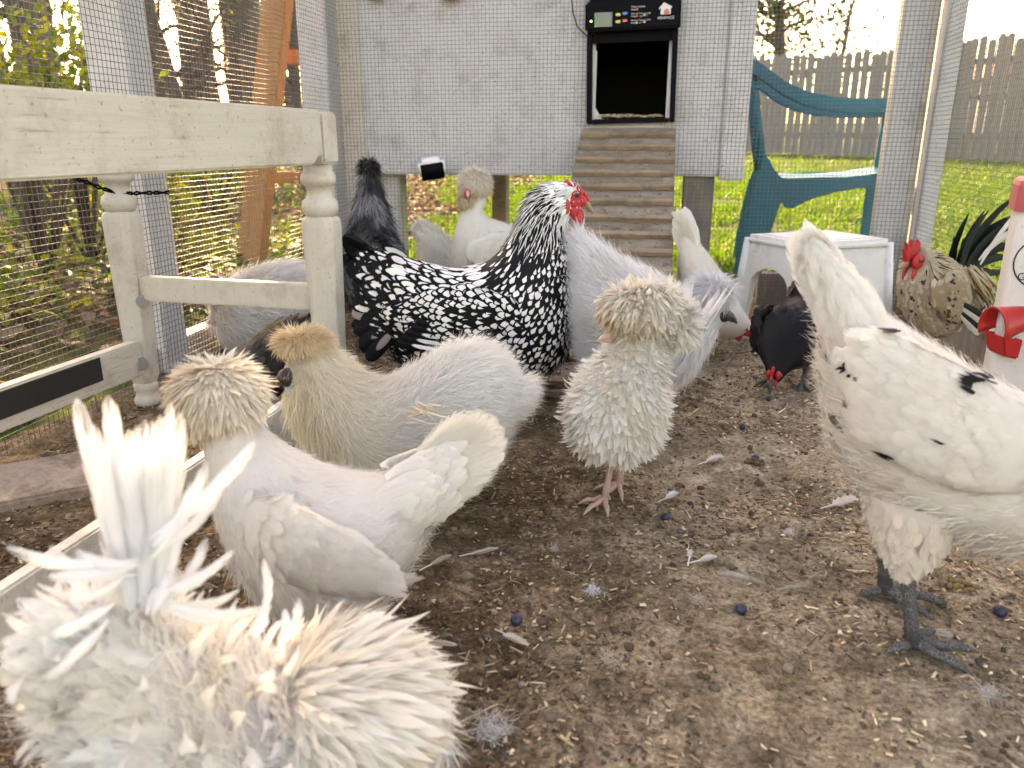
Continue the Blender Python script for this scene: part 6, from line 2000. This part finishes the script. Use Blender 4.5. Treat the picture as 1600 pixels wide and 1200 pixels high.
def black_hen():
    # seen from the front with its head down; outline measured in the plane facing the camera
    b = Bird('black_hen', 1228, 604, -122, 'glossy black hen pecking at a blueberry in front of the stool')
    # local x points at the camera: build from real sizes
    b.root.scale = (.88, .88, .88)
    T = [(-.150, .268), (-.125, .262), (-.085, .225), (-.030, .212), (.035, .195), (.085, .155), (.120, .110), (.145, .078)]
    B = [(-.140, .225), (-.110, .190), (-.085, .105), (-.040, .060), (.020, .050), (.075, .058), (.105, .056), (.128, .046)]
    lo = Loft(T, B, [.014, .028, .058, .078, .078, .060, .036, .022], inset=.003, cap0=.9, cap1=.8, m=56, nv=36)
    b.body(lo, tuple(BLACK), M_DARKF)
    pl = Plumes()
    dk = lambda P, u, v: tint(len(u), (.007, .008, .014), .3)
    coat(pl, lo, lambda u, v: np.where(u > .7, .007, .0105), lambda u, v: np.where(u > .7, .020, .032), lambda u, v: np.where(u > .7, .004, .0095), dk, th0=.09, bend=-.12, droop=.1, u1=.95)
    pl.build('plumage', M_DARKF, b.root)
    tp = Plumes()
    for sd in (-1, 1):
        for k in range(8):
            r0 = Vector((-.09, sd * (.004 + .004 * k), .225 - .004 * k)); t = Vector((-.200 + .006 * k, sd * (.003 + .0080 * k), .325 - .014 * k))
            tp.add([r0], [Vector((.45, sd * .8, .45)).normalized()], [t - r0], (t - r0).length, .0135, tint(1, (.014, .015, .02), .2), th0=.04, bend=-.1, shape='quill')
    tp.build('tail', M_DARKF, b.root)
    for sd in (-1, 1):
        wl = Loft([(-.105, .165), (-.05, .190), (.01, .180), (.05, .150)], [(-.095, .145), (-.05, .110), (.01, .085), (.05, .105)], [.005, .010, .012, .006], Y=[sd * .055, sd * .082, sd * .084, sd * .066], m=30, nv=20)
        w = b.body(wl, tuple(BLACK), M_DARKF); w.name = 'wing'
        wp = Plumes(); coat(wp, wl, .0105, .032, .0095, dk, maskf=lambda u, v, P: np.cos(v) * sd > -.2, th0=.08, bend=-.1)
        wp.build('wing_feathers', M_DARKF, w)
        MB().ball((.148, sd * .0110, .068), (.010, .006, .011), 12, 8).build('face', M_REDSKIN, b.root, smooth=True)
        MB().ball((.150, sd * .007, .048), (.005, .004, .010), 10, 8).build('wattle', M_REDSKIN, b.root, smooth=True)
        e = MB().ball((.154, sd * .0185, .071), .004).build('eye', M_EYE, b.root, smooth=True)
    MB().prism([(.150, -.0025, .088), (.158, -.0025, .092), (.162, -.0025, .084), (.168, -.0025, .082), (.166, -.0025, .070), (.172, -.0025, .062), (.164, -.0025, .060), (.150, -.0025, .080)], 0, 0, (0, .005, 0)).build('comb', M_REDSKIN, b.root, bevel=.001)
    MB().tube([(.156, 0, .060), (.166, 0, .045), (.170, 0, .030), (.169, 0, .024)], [.007, .0055, .003, .0006], 10).build('upper_beak', M_DBEAK, b.root, smooth=True)
    MB().tube([(.150, 0, .055), (.160, 0, .040), (.164, 0, .030)], [.005, .0035, .0006], 10).build('lower_beak', M_DBEAK, b.root, smooth=True)
    for sd in (-1, 1): b.leg((-.005, sd * .04, .10), (-.014, sd * .04, .05), (0, sd * .04, 0), M_SLATE, r=.006, toe=.05)
    return b
BH_ = black_hen()

def rooster():
    b = Bird('rooster', 1466, 588, 180 + 28, 'speckled buff rooster with red comb and arching black tail in the right corner')
    lo = b.loft([(1505, 415, 1510, 465, .022), (1492, 408, 1500, 495, .042), (1476, 398, 1482, 520, .054), (1458, 390, 1460, 530, .058), (1445, 387, 1436, 520, .054), (1440, 388, 1420, 490, .046), (1438, 386, 1416, 458, .036), (1440, 384, 1418, 436, .030), (1440, 384, 1424, 420, .024)], inset=.003, cap1=.5, m=56, nv=36)
    b.body(lo, (.55, .46, .34), M_FEATHER)
    pl = Plumes()
    def cf(P, u, v):
        n = len(u); s_ = np.sin(v)
        c = tint(n, (.66, .57, .44), .08)
        k = (s_ > .0) & (u > .45); c[k] = tint(k.sum(), (.62, .52, .38), .10)
        k = RNG.random(n) < .05; c[k] = (.10, .085, .07)
        k = RNG.random(n) < .06; c[k] = (.48, .32, .18)
        return c
    coat(pl, lo, lambda u, v: np.where(u > .5, .0056, .0068), .020, .0047, cf, th0=.10, bend=-.12, u1=.94, lacef=lambda P, u, v: np.where((np.sin(v) > .1) & (u > .3) & (RNG.random(len(u)) < .25), -.22, 0))
    coat(pl, lo, .008, .042, .0042, lambda P, u, v: tint(len(u), (.62, .52, .37), .16), shape='hackle', u0=.45, u1=.90, maskf=lambda u, v, P: np.sin(v) > -.05, th0=.12, bend=-.1, lacef=lambda P, u, v: np.where(RNG.random(len(u)) < .6, -.42, 0))
    pl.build('plumage', M_FEATHER, b.root)
    # saddle hackle hanging at the rear
    sp_ = Plumes(); n = 130
    for sd in (-1, 1):
        P = np.array([b.p(1488 + random.uniform(0, 22), 412 + random.uniform(0, 26)) + Vector((0, sd * random.uniform(.015, .04), 0)) for _ in range(n)])
        sp_.add(P, np.tile([0, sd, .4], (n, 1)), np.tile([-.5, 0, -1.0], (n, 1)) + RNG.normal(0, .2, (n, 3)), RNG.uniform(.05, .085, n), .0042, palette(n, [(.62, .52, .36), (.50, .30, .13), (.08, .07, .06), (.70, .62, .48)]), th0=.2, bend=-.3, shape='hackle')
    sp_.build('saddle_feathers', M_FEATHER, b.root)
    for sd in (-1, 1):
        wl = b.loft([(1512, 445, 1512, 495, .005, sd * .040), (1500, 430, 1500, 505, .008, sd * .050), (1480, 430, 1478, 500, .008, sd * .056), (1466, 442, 1464, 482, .005, sd * .054)], m=30, nv=20)
        w = b.body(wl, (.50, .38, .25), M_FEATHER); w.name = 'wing'
        wp = Plumes(); coat(wp, wl, .0066, .022, .0055, lambda P, u, v: palette(len(u), [(.58, .46, .32), (.54, .40, .26), (.62, .52, .38), (.62, .54, .42), (.10, .085, .07)]), maskf=lambda u, v, P: np.cos(v) * sd > -.2, th0=.08, bend=-.1)
        for k in range(4):
            r0 = b.p(1496, 470 + 6 * k, sd * .056); t = b.p(1516 - 2 * k, 488 + 9 * k, sd * .04)
            wp.add([r0], [(0, sd, .1)], [t - r0], (t - r0).length * 1.2, .008, [(.02, .02, .022), (.70, .67, .62)][k % 2], th0=.04, shape='quill')
        wp.build('wing_feathers', M_FEATHER, w)
    # tail: arching sickles, black with two white ones
    tp = Plumes()
    G = (.012, .020, .022)
    sick = [((1515, 420), (1560, 330), -1.0, G, .014), ((1512, 418), (1530, 345), -.6, G, .013), ((1518, 422), (1572, 362), -1.3, G, .013), ((1520, 426), (1570, 385), -1.5, G, .013), ((1522, 430), (1565, 402), -1.5, (.02, .035, .032), .011),
            ((1510, 416), (1498, 380), -.3, G, .012), ((1516, 418), (1585, 345), -1.5, G, .013), ((1524, 440), (1556, 425), -1.2, (.02, .035, .032), .010), ((1508, 420), (1516, 350), -.5, G, .013)]
    def sickle(a, e, droop, c, w, y, L_=1.15):
        r0 = b.p(*a) + Vector((0, y * .5, 0)); t = b.p(*e) + Vector((0, y, 0)); d = t - r0
        nn = Vector((0, 1 if y >= 0 else -1, .05)).normalized()
        S = nn.cross(d.normalized()); sg = -1 if S.z > 0 else 1
        d2 = d - S * (sg * droop * .8 * d.length)       # start steeper, then arch over
        tp.add([r0], [nn], [d2], d.length * L_, w, tint(1, c, .15), th0=.02, bend=.05, shape='sickle', cup=.15, sway=sg * droop)
    for sd in (-1, 1):
        for k, (a, e, bd, c, w) in enumerate(sick):
            sickle((a[0] - 16, a[1]), e, .20 + .26 * abs(bd), c, w * .95, sd * (.006 + .0035 * k), 1.2)
    sickle((1520, 412), (1602, 303), .20, (.80, .79, .77), .0075, b.near * .035, 1.1)
    sickle((1516, 405), (1604, 345), .42, (.80, .79, .77), .0085, b.near * .040, 1.2)
    tp.build('tail', M_DARKF, b.root)
    hc = b.p(1434, 412)
    for sd in (-1, 1):
        MB().ball(b.p(1434, 408) + Vector((.012, sd * .011, 0)), (.020, .011, .018), 14, 10).build('face', M_REDSKIN, b.root, smooth=True)
        MB().ball(b.p(1430, 428) + Vector((.014, sd * .011, 0)), (.012, .005, .019), 12, 10).build('wattle', M_REDSKIN, b.root, smooth=True)
        MB().ball(b.p(1444, 408) + Vector((0, sd * .022, 0)), (.006, .004, .011), 10, 8).build('ear_lobe', M_REDSKIN, b.root, smooth=True)
    pts = [(1418, 412), (1415, 388), (1419, 392), (1419, 378), (1425, 386), (1427, 373), (1432, 383), (1437, 373), (1441, 378), (1440, 390), (1434, 398)]
    MB().prism([b.p(*p) + Vector((.008, -.0035, 0)) for p in pts], 0, 0, (0, .007, 0)).build('comb', M_REDSKIN, b.root, bevel=.0015)
    b.beak((1418, 412), (1406, 420), .007, M_BEAK); b.eye(1425, 405, .0215, .0045)
    for sd in (-1, 1):
        f_ = b.p(1462, 545, sd * .035); b.leg((f_.x, sd * .035, .10), (f_.x - .005, sd * .035, .06), (f_.x, sd * .035, 0), M_PINKSKIN, r=.006, toe=.05)
rooster()

def white_polish():
    b = Bird('white_crested_hen', 742, 520, 200, 'white crested hen with round pale mop, standing below the coop wall facing the camera')
    lo = b.loft([(800, 352, 812, 408, .035), (785, 345, 775, 455, .072), (765, 338, 735, 478, .085), (756, 330, 715, 450, .082), (752, 322, 706, 415, .070), (755, 314, 708, 380, .056), (760, 308, 714, 350, .044), (760, 300, 720, 330, .036)], inset=.003, m=48, nv=32)
    col, shade = np.array((.88, .86, .80)), np.array((.79, .74, .65))
    b.body(lo, tuple(col), M_FEATHER); smooth_coat(b, lo, col, shade, spacing=.0115, L=.036, W=.0105, fz=2500)
    wing(b, [(812, 372, 812, 395, .005, .060), (790, 362, 785, 420, .010, .080), (765, 365, 752, 425, .012, .086), (745, 375, 738, 410, .006, .078)], col, shade, L=.034, W=.010, spacing=.011)
    c = b.p(742, 288); r = b.px
    bl = ball_loft((c.x, 0, c.z), 22 * r, 22 * r, 20 * r); o = b.body(bl, (.82, .77, .66), M_FLUFF); o.name = 'crest_core'
    cp = Plumes()
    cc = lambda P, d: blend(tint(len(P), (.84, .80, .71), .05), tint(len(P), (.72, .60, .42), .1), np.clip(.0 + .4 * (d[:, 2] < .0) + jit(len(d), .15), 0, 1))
    crest(cp, c, 27 * r, 27 * r, 25 * r, 1500, .020, .0022, cc, th0=.6, bend=-.5, fall=.15, back=0)
    crest(cp, c, 27 * r, 27 * r, 25 * r, 2200, .022, .0009, cc, th0=.8, bend=-.4, shape='strand', fall=.1, back=0)
    cb_ = b.p(733, 315); 
    crest(cp, cb_, 20 * r, 20 * r, 16 * r, 700, .020, .0022, lambda P, d: tint(len(P), (.72, .60, .42), .1), th0=.5, bend=-.4, fall=.5, back=0)
    cp.build('crest', M_FLUFF, b.root)
    fc = b.p(731, 300)
    f3 = Vector((EYE - b.g)); ax = Vector((f3.dot(b.h), f3.dot(b.l), 0)).normalized()
    MB().ball(fc + ax * .030, (.010, .010, .014), 12, 10).build('face', M_REDSKIN, b.root, smooth=True)
    MB().tube([fc + ax * .036 + Vector((0, 0, .002)), fc + ax * .050 + Vector((0, 0, -.004)), fc + ax * .056 + Vector((0, 0, -.012))], [.006, .0045, .0006], 10).build('beak', skin('pale_pink_beak', (.55, .36, .32)), b.root, smooth=True)
    for sd in (-1, 1): b.leg((0, sd * .04, .12), (-.005, sd * .04, .07), (0, sd * .04, 0), M_SLATE, r=.006, toe=.05)
    # second white bird mostly hidden behind it
    b = Bird('white_hen', 680, 492, 10, 'white hen half hidden behind the white crested hen, only its rear fluff showing')
    lo = b.loft([(655, 352, 660, 392, .03), (672, 352, 665, 440, .06), (700, 372, 690, 470, .075), (735, 385, 730, 475, .075), (765, 380, 770, 450, .055), (785, 365, 792, 420, .035), (795, 350, 802, 392, .026)], inset=.003, m=40, nv=28)
    b.body(lo, tuple(col), M_FEATHER); smooth_coat(b, lo, col, shade, spacing=.0125, L=.036, W=.011, fz=1500)
    quill_fan(b, (672, 385), [(652, 340), (660, 338), (668, 342), (678, 348), (655, 352)], .014, np.array((.80, .78, .73)), yst=.004, root_span=.04)
    pl = Plumes(); fuzz(pl, lo, 5000, .035, .0009, lambda P, u, v: tint(len(u), (.79, .77, .72), .05), u1=.4, th0=.6, bend=-.3); pl.build('rear_fluff', M_FLUFF, b.root)
    for sd in (-1, 1): b.leg((0, sd * .04, .12), (-.005, sd * .04, .07), (0, sd * .04, 0), M_YLEG, r=.006, toe=.05)
    MB().ball(b.p(800, 370), (.02, .022, .02), 12, 10).build('face', M_REDSKIN, b.root, smooth=True)
    b.beak((806, 372), (820, 378), .007, M_BEAK)
white_polish()

def dark_silkie():
    b = Bird('grey_silkie', 590, 530, 100, 'dark grey mottled silkie with small black crest by the coop corner post')
    # seen from behind: build from real sizes, local x away from the camera
    k = b.px
    T = [(-.13, .235), (-.09, .285), (-.03, .290), (.03, .330), (.06, .390), (.075, .430), (.085, .462)]
    B = [(-.12, .150), (-.10, .080), (-.02, .055), (.08, .080), (.12, .180), (.125, .300), (.125, .395)]
    lo = Loft(T, B, [.035, .075, .090, .085, .062, .042, .030], inset=.008, m=48, nv=32)
    b.body(lo, (.07, .07, .075), M_DARKF)
    pl = Plumes()
    def cf(P, u, v):
        m = np.array([mnoise.noise(Vector(p) * 24) for p in P])
        return blend(tint(len(u), (.035, .035, .04), .2), tint(len(u), (.28, .28, .30), .12), np.clip(.25 + m * 1.8, 0, 1))
    fuzz(pl, lo, 14000, .040, .0011, cf, th0=.32, bend=-.3, droop=.5, dj=.25)
    pl.build('down', M_DARKF, b.root)
    cp = Plumes(); crest(cp, (.10, 0, .452), .026, .026, .026, 1300, .024, .0011, lambda P, d: tint(len(P), (.03, .027, .027), .3), th0=.7, bend=-.5, shape='strand', fall=.2, back=.1)
    cp.build('crest', M_DARKF, b.root)
    MB().ball((.118, 0, .430), (.018, .020, .016), 12, 10).build('face', M_DARKSKIN, b.root, smooth=True)
    MB().tube([(.13, 0, .432), (.145, 0, .425), (.152, 0, .415)], [.007, .005, .0006], 8).build('beak', M_DBEAK, b.root, smooth=True)
    for sd in (-1, 1): b.leg((0, sd * .04, .10), (-.005, sd * .04, .06), (0, sd * .04, 0), M_SLATE, r=.006, toe=.045)
dark_silkie()

def bench_birds():
    b = Bird('white_silkie', 412, 552, 180 + 12, 'greyish white silkie behind the bench stretcher')
    st = [(480, 430, 478, 500, .04), (462, 412, 465, 540, .075), (430, 410, 435, 556, .092), (395, 418, 395, 558, .090), (368, 430, 360, 548, .075), (352, 448, 342, 525, .056), (345, 465, 336, 512, .042)]
    silkie('white', b, st, np.array((.88, .87, .85)), (352, 462), n=16000, L=.036, wd=.0010, crx=(.045, .042, .036), ccol=(.66, .63, .60), cn=1600)
    MB().ball(b.p(336, 498), (.014, .016, .014), 12, 10).build('face', M_DARKSKIN, b.root, smooth=True)
    b.beak((332, 499), (322, 507), .007, M_DBEAK)
    for sd in (-1, 1): b.leg((0, sd * .04, .09), (-.005, sd * .04, .05), (0, sd * .04, 0), M_SLATE, r=.006, toe=.045)
    b = Bird('dark_hen', 442, 625, 180 + 20, 'blackish brown hen crouching behind the crested hen and under the bench')
    lo = b.loft([(488, 498, 492, 530, .022), (465, 492, 470, 570, .052), (435, 500, 440, 612, .074), (402, 522, 405, 618, .076), (375, 545, 378, 610, .060), (358, 556, 355, 596, .040), (345, 562, 338, 590, .028)], inset=.003, m=48, nv=32)
    b.body(lo, (.03, .025, .025), M_DARKF)
    pl = Plumes()
    coat(pl, lo, .0110, .034, .0100, lambda P, u, v: palette(len(u), [(.030, .026, .027), (.045, .036, .036), (.020, .018, .020), (.06, .048, .045)], .2), th0=.09, bend=-.1, u1=.95)
    pl.build('plumage', M_DARKF, b.root)
    quill_fan(b, (478, 515), [(492, 490), (496, 498), (498, 508), (498, 520)], .012, BLACK * 2, yst=.003, fm=M_DARKF, root_span=.02)
    MB().ball(b.p(342, 575), (.016, .016, .016), 12, 10).build('face', M_DARKSKIN, b.root, smooth=True)
    b.beak((335, 576), (322, 583), .007, M_DBEAK)
    for sd in (-1, 1): b.leg((0, sd * .035, .08), (-.005, sd * .035, .05), (0, sd * .035, 0), M_SLATE, r=.006, toe=.045)
bench_birds()
# ================================================================== things lying on the floor
def chips():
    """wood chips, straw bits and crumbs trodden into the dirt"""
    n = 62000
    x = RNG.uniform(XL + .05, XR, n); y = 0.25 + (YB - .3) * RNG.random(n) ** 1.5
    clump = np.array([hnoise(a, b, 5.0, 17.0) + .5 * hnoise(a, b, 13.0, 3.0) for a, b in zip(x, y)])
    keep = clump + RNG.normal(0, .25, n) > -.12
    x, y = x[keep], y[keep]; n = len(x)
    kind = RNG.random(n)
    L = np.where(kind < .78, RNG.uniform(.002, .009, n), np.where(kind < .97, RNG.uniform(.007, .018, n), RNG.uniform(.016, .036, n)))
    W = np.where(kind < .78, L * RNG.uniform(.3, .8, n), np.where(kind < .97, RNG.uniform(.0010, .0036, n), RNG.uniform(.0012, .0034, n)))
    H = np.minimum(W * .5, RNG.uniform(.0008, .002, n))
    z = np.array([run_z(a, b) for a, b in zip(x, y)])
    th = RNG.uniform(0, 6.28, n); pit = RNG.normal(0, .22, n)
    d = np.stack([np.cos(th) * np.cos(pit), np.sin(th) * np.cos(pit), np.sin(pit)], 1)
    up = np.stack([RNG.normal(0, .3, n), RNG.normal(0, .3, n), np.ones(n)], 1)
    s = np.cross(up, d); s /= np.linalg.norm(s, axis=1, keepdims=True); u = np.cross(d, s)
    P = np.stack([x, y, z + H * .6 + np.abs(np.sin(pit)) * L * .35 + .0008], 1)
    cor = [(-1, -1, -1), (1, -.8, -1), (1, .8, -1), (-1, 1, -1), (-1, -.9, 1), (.92, -.7, 1), (.92, .7, 1), (-1, .9, 1)]
    tw = [RNG.uniform(.25, 1.15, n) for _ in range(4)]; tl = [RNG.uniform(.55, 1.1, n) for _ in range(4)]
    V = np.stack([P + d * (L / 2 * a * tl[i % 4])[:, None] + s * (W / 2 * b * tw[i % 4])[:, None] + u * (H / 2 * c)[:, None] for i, (a, b, c) in enumerate(cor)], 1).reshape(-1, 3)
    q = np.array([(0, 3, 2, 1), (4, 5, 6, 7), (0, 1, 5, 4), (1, 2, 6, 5), (2, 3, 7, 6), (3, 0, 4, 7)])
    Q = (np.arange(n)[:, None, None] * 8 + q[None]).reshape(-1, 4)
    c = palette(n, [(.30, .21, .13), (.15, .10, .06), (.42, .31, .19), (.34, .25, .16), (.075, .05, .033), (.50, .41, .28), (.17, .115, .07), (.10, .068, .043), (.06, .042, .028), (.20, .145, .095), (.09, .06, .04)], .35)
    dry = np.clip((x + .05) / .5, 0, 1)[:, None]            # drier, paler litter to the right
    c = c * (1 + .7 * dry) + dry * np.array([.04, .032, .024])
    C = np.concatenate([np.repeat(c, 8, axis=0), np.ones((n * 8, 1))], 1)
    o = link('wood_chips', np_mesh('wood_chips', V, quads=Q, attrs={'col': ('FLOAT_COLOR', C)}), leaf_mat('chip_wood', 0, 0, 0.0, .85))
    tag(o, 'small wood chips and straw bits trodden into the dirt', 'wood chips', kind='stuff')
chips()

def clods():
    n = 9000
    t = MB().ball((0, 0, 0), 1.0, 6, 4)
    tv = np.array(t.v); tf = np.array([f for f in t.f])
    x = RNG.uniform(XL + .05, XR, n); y = 0.25 + (YB - .3) * RNG.random(n) ** 1.4
    z = np.array([run_z(a, b) for a, b in zip(x, y)])
    r = np.minimum(RNG.gamma(1.6, .0010, n) + .0008, .0075)
    sc = r[:, None] * RNG.uniform(.7, 1.3, (n, 3)) * np.array([1, 1, .75])
    V = (tv[None] * (1 + RNG.normal(0, .13, (n, len(tv), 1))) * sc[:, None, :] + np.stack([x, y, z + r * .25], 1)[:, None, :]).reshape(-1, 3)
    Q = (np.arange(n)[:, None, None] * len(tv) + tf[None]).reshape(-1, 4)
    c = palette(n, [(.12, .085, .055), (.08, .055, .036), (.18, .135, .095), (.15, .125, .10), (.24, .19, .14)], .3)
    C = np.concatenate([np.repeat(c, len(tv), axis=0), np.ones((n * len(tv), 1))], 1)
    o = link('dirt_clods', np_mesh('dirt_clods', V, quads=Q, attrs={'col': ('FLOAT_COLOR', C)}), leaf_mat('clod_dirt', 0, 0, 0.0, .9), smooth=True)
    tag(o, 'crumbs of dirt, pebbles and droppings on the floor', 'dirt crumbs', kind='stuff')
clods()

# --- moulted feathers
def on_floor(px, py, dz=.004):
    p = ground(px, py); p.z = run_z(p.x, p.y) + dz
    return p
def floor_feather(px, py, ang, L, W, label, curl=.25, col=(.74, .72, .69), barbs=60):
    L, W = L * .85, W * .85
    p = on_floor(px, py)
    root = empty('loose_feather', p, YAW + R(ang))
    tag(root, label, 'feather', 'moulted feathers on the floor')
    pl = Plumes()
    pl.add([(-L / 2, 0, 0)], [(0, 0, 1.0)], [(1.0, 0, 0)], L, W * .55, [col], th0=.10, bend=-.10, shape='quill', cup=-.2, sway=curl)
    # separate barbs along a curved shaft
    n = barbs * 2
    t = np.concatenate([np.linspace(.1, 1, barbs)] * 2); sd = np.repeat([-1, 1], barbs)
    P = np.stack([-L / 2 + t * L, curl * t ** 2 * L, .002 + .004 * np.sin(t * 3)], 1)
    D = np.stack([np.full(n, .75), sd * 1.0, np.zeros(n)], 1) + RNG.normal(0, .15, (n, 3)) * [1, 1, 0]
    pl.add(P, np.tile([0, 0, 1.0], (n, 1)) + RNG.normal(0, .15, (n, 3)), D, W * np.interp(t, [0, .3, .8, 1], [1.0, 1.2, 1.0, .5]) * RNG.uniform(.7, 1.15, n), .0007, tint(n, col, .06), th0=.2, bend=-.1, shape='strand', sway=jit(n, .15))
    pl.build('vane', M_FEATHER, root, stuff=False)
    MB().tube([(-L / 2 - .014, 0, -.001), (-L / 2 + L * .4, curl * .16 * L, .004), (L / 2, curl * L, .004)], [.0009, .0007, .0002], 6).build('shaft', M_LOBE, root, smooth=True)
def down_tuft(px, py, r, label, n=260, col=(.70, .69, .69)):
    p = on_floor(px, py, .002)
    root = empty('down_tuft', p)
    tag(root, label, 'down tuft', 'tufts of white down on the floor')
    pl = Plumes()
    d = rand_unit(n); d[:, 2] = np.abs(d[:, 2]) * .7
    pl.add(RNG.normal(0, r * .25, (n, 3)) * [1, 1, .2] + [0, 0, .003], d, rand_unit(n), RNG.uniform(.4, 1.0, n) * r * .8, .00028, tint(n, col, .08), th0=.7 + jit(n, .4), bend=-1.6 + jit(n, .7), cup=0, shape='strand', sway=jit(n, .5))
    o = pl.build('barbs', M_FLUFF, root, stuff=False)
floor_feather(1320, 793, 12, .062, .014, 'broad white feather lying behind the spotted hen\'s feet')
floor_feather(1117, 722, 20, .046, .011, 'white feather between black hen and frizzle hen')
floor_feather(1050, 775, 28, .034, .009, 'small bright white feather right of the frizzle hen\'s feet', col=(.80, .81, .84))
floor_feather(757, 872, 4, .044, .004, 'thin curved grey feather on the dirt right of the crested hen', curl=.3, barbs=30, col=(.62, .60, .56))
floor_feather(690, 888, 32, .040, .005, 'faint brownish feather close to the crested hen\'s rear', curl=.2, barbs=30, col=(.50, .44, .36))
floor_feather(800, 1003, -52, .040, .0065, 'white split feather just below the foremost blueberry', col=(.74, .68, .60))
floor_feather(1105, 886, 6, .030, .007, 'stubby white feather lying in the middle of the floor', barbs=36)
floor_feather(690, 1010, -30, .034, .004, 'thin feather beside the foreground frizzle bird', barbs=26, col=(.60, .56, .50))
floor_feather(1078, 880, 70, .022, .006, 'tiny cream feather standing by the stubby white one', barbs=26)
floor_feather(1468, 990, -48, .026, .006, 'small white feather under the spotted hen\'s front toe', barbs=30)
down_tuft(770, 1142, .030, 'largest tuft of white down at the bottom of the picture', 320)
down_tuft(952, 1036, .022, 'brownish white tuft of down with long barbs on the lower floor', 200, (.60, .54, .46))
down_tuft(926, 938, .015, 'round bluish white tuft of down in the middle of the dirt', 170, (.72, .73, .80))
down_tuft(1232, 836, .015, 'white tuft of down left of the spotted hen\'s legs', 170)
down_tuft(1545, 1090, .018, 'white wisp of down at the lower right', 120)
down_tuft(1090, 950, .016, 'grey wisp of down beside the blueberry', 110, (.55, .53, .50))
down_tuft(865, 862, .014, 'faint wisp of down near the frizzle hen\'s feet', 80, (.58, .55, .52))
down_tuft(1290, 690, .020, 'wisp of down in the shade behind the spotted hen', 120, (.62, .60, .57))

# --- blueberries
M_BERRY = skin('blueberry_skin', (0.018, 0.022, 0.055), .45, 0.0, 50, .5)
def berry(px, py, r, label, z=None):
    p = on_floor(px, py, r * .8)
    if z is not None: p = z
    root = empty('blueberry', p, random.uniform(0, 6))
    root.rotation_euler = (random.uniform(-.9, .9), random.uniform(-.9, .9), random.uniform(0, 6))
    tag(root, label, 'blueberry', 'blueberries scattered on the floor')
    MB().ball((0, 0, 0), (r, r, r * .86), 18, 12).build('berry', M_BERRY, root, smooth=True)
    vs, fs = [], []
    n = 10
    for k in range(n):
        a = 2 * math.pi * k / n; rr = r * (.42 if k % 2 else .30)
        vs += [(math.cos(a) * r * .22, math.sin(a) * r * .22, r * .80), (math.cos(a) * rr, math.sin(a) * rr, r * (.93 if k % 2 else .84))]
    fs = [(2 * k, 2 * k + 1, 2 * ((k + 1) % n) + 1, 2 * ((k + 1) % n)) for k in range(n)]
    MB().add(vs, fs).build('crown', M_DBEAK, root)
berry(1040, 808, .0065, 'blueberry right of the frizzle hen\'s feet')
berry(807, 975, .0072, 'foremost blueberry on the open dirt')
berry(1157, 961, .0068, 'blueberry in the middle of the right-hand floor')
berry(1563, 954, .0078, 'blueberry at the right edge by the spotted hen\'s toes')
berry(1180, 717, .0068, 'blueberry lying on a brown smear below the black hen')
berry(1160, 668, .0062, 'blueberry just in front of the black hen\'s beak')
bk = BH_.root.matrix_basis @ Vector((.171, 0, .016))
berry(0, 0, .0062, 'blueberry held at the tip of the black hen\'s beak', z=bk)

# --- sticks, droppings
def stick(pa, pb, r, label):
    a, b = on_floor(*pa), on_floor(*pb)
    root = empty('stick', a)
    tag(root, label, 'stick')
    d = b - a
    MB().tube([Vector((0, 0, r)), d * .3 + Vector((0, 0, r * 1.6)), d * .62 + Vector((.002, .001, r * 1.3)), d + Vector((0, 0, r))], [r * .7, r, r * .9, r * .5], 7).build('bark', M_WEATHER, root, smooth=True)
stick((1120, 908), (1195, 917), .0045, 'short grey stick on the right-hand floor')
stick((1212, 928), (1260, 922), .0028, 'thin brown stick beside the short grey one')
stick((1085, 590), (1120, 612), .004, 'twig on the dirt in front of the pecking white hen')
def dropping(px, py, r, label, col):
    p = on_floor(px, py, .0)
    root = empty('dropping', p); tag(root, label, 'dropping', 'droppings on the floor')
    mb = MB()
    rnd = random.Random(px)
    for i in range(26):
        a = rnd.uniform(0, 6.28); q = rnd.random() ** .6 * r
        mb.ball((math.cos(a) * q, math.sin(a) * q * .8, .002 + rnd.uniform(0, .004)), (rnd.uniform(.002, .006), rnd.uniform(.002, .005), rnd.uniform(.002, .004)), 7, 5)
    mb.build('heap', mat_plain('dropping_' + str(px), col, .7, var=.4, scale=150), root, smooth=True)
dropping(1500, 912, .020, 'ochre brown dropping beside the spotted hen\'s leg', (.20, .13, .055))
dropping(1182, 722, .016, 'dark brown smear under a blueberry', (.10, .065, .035))
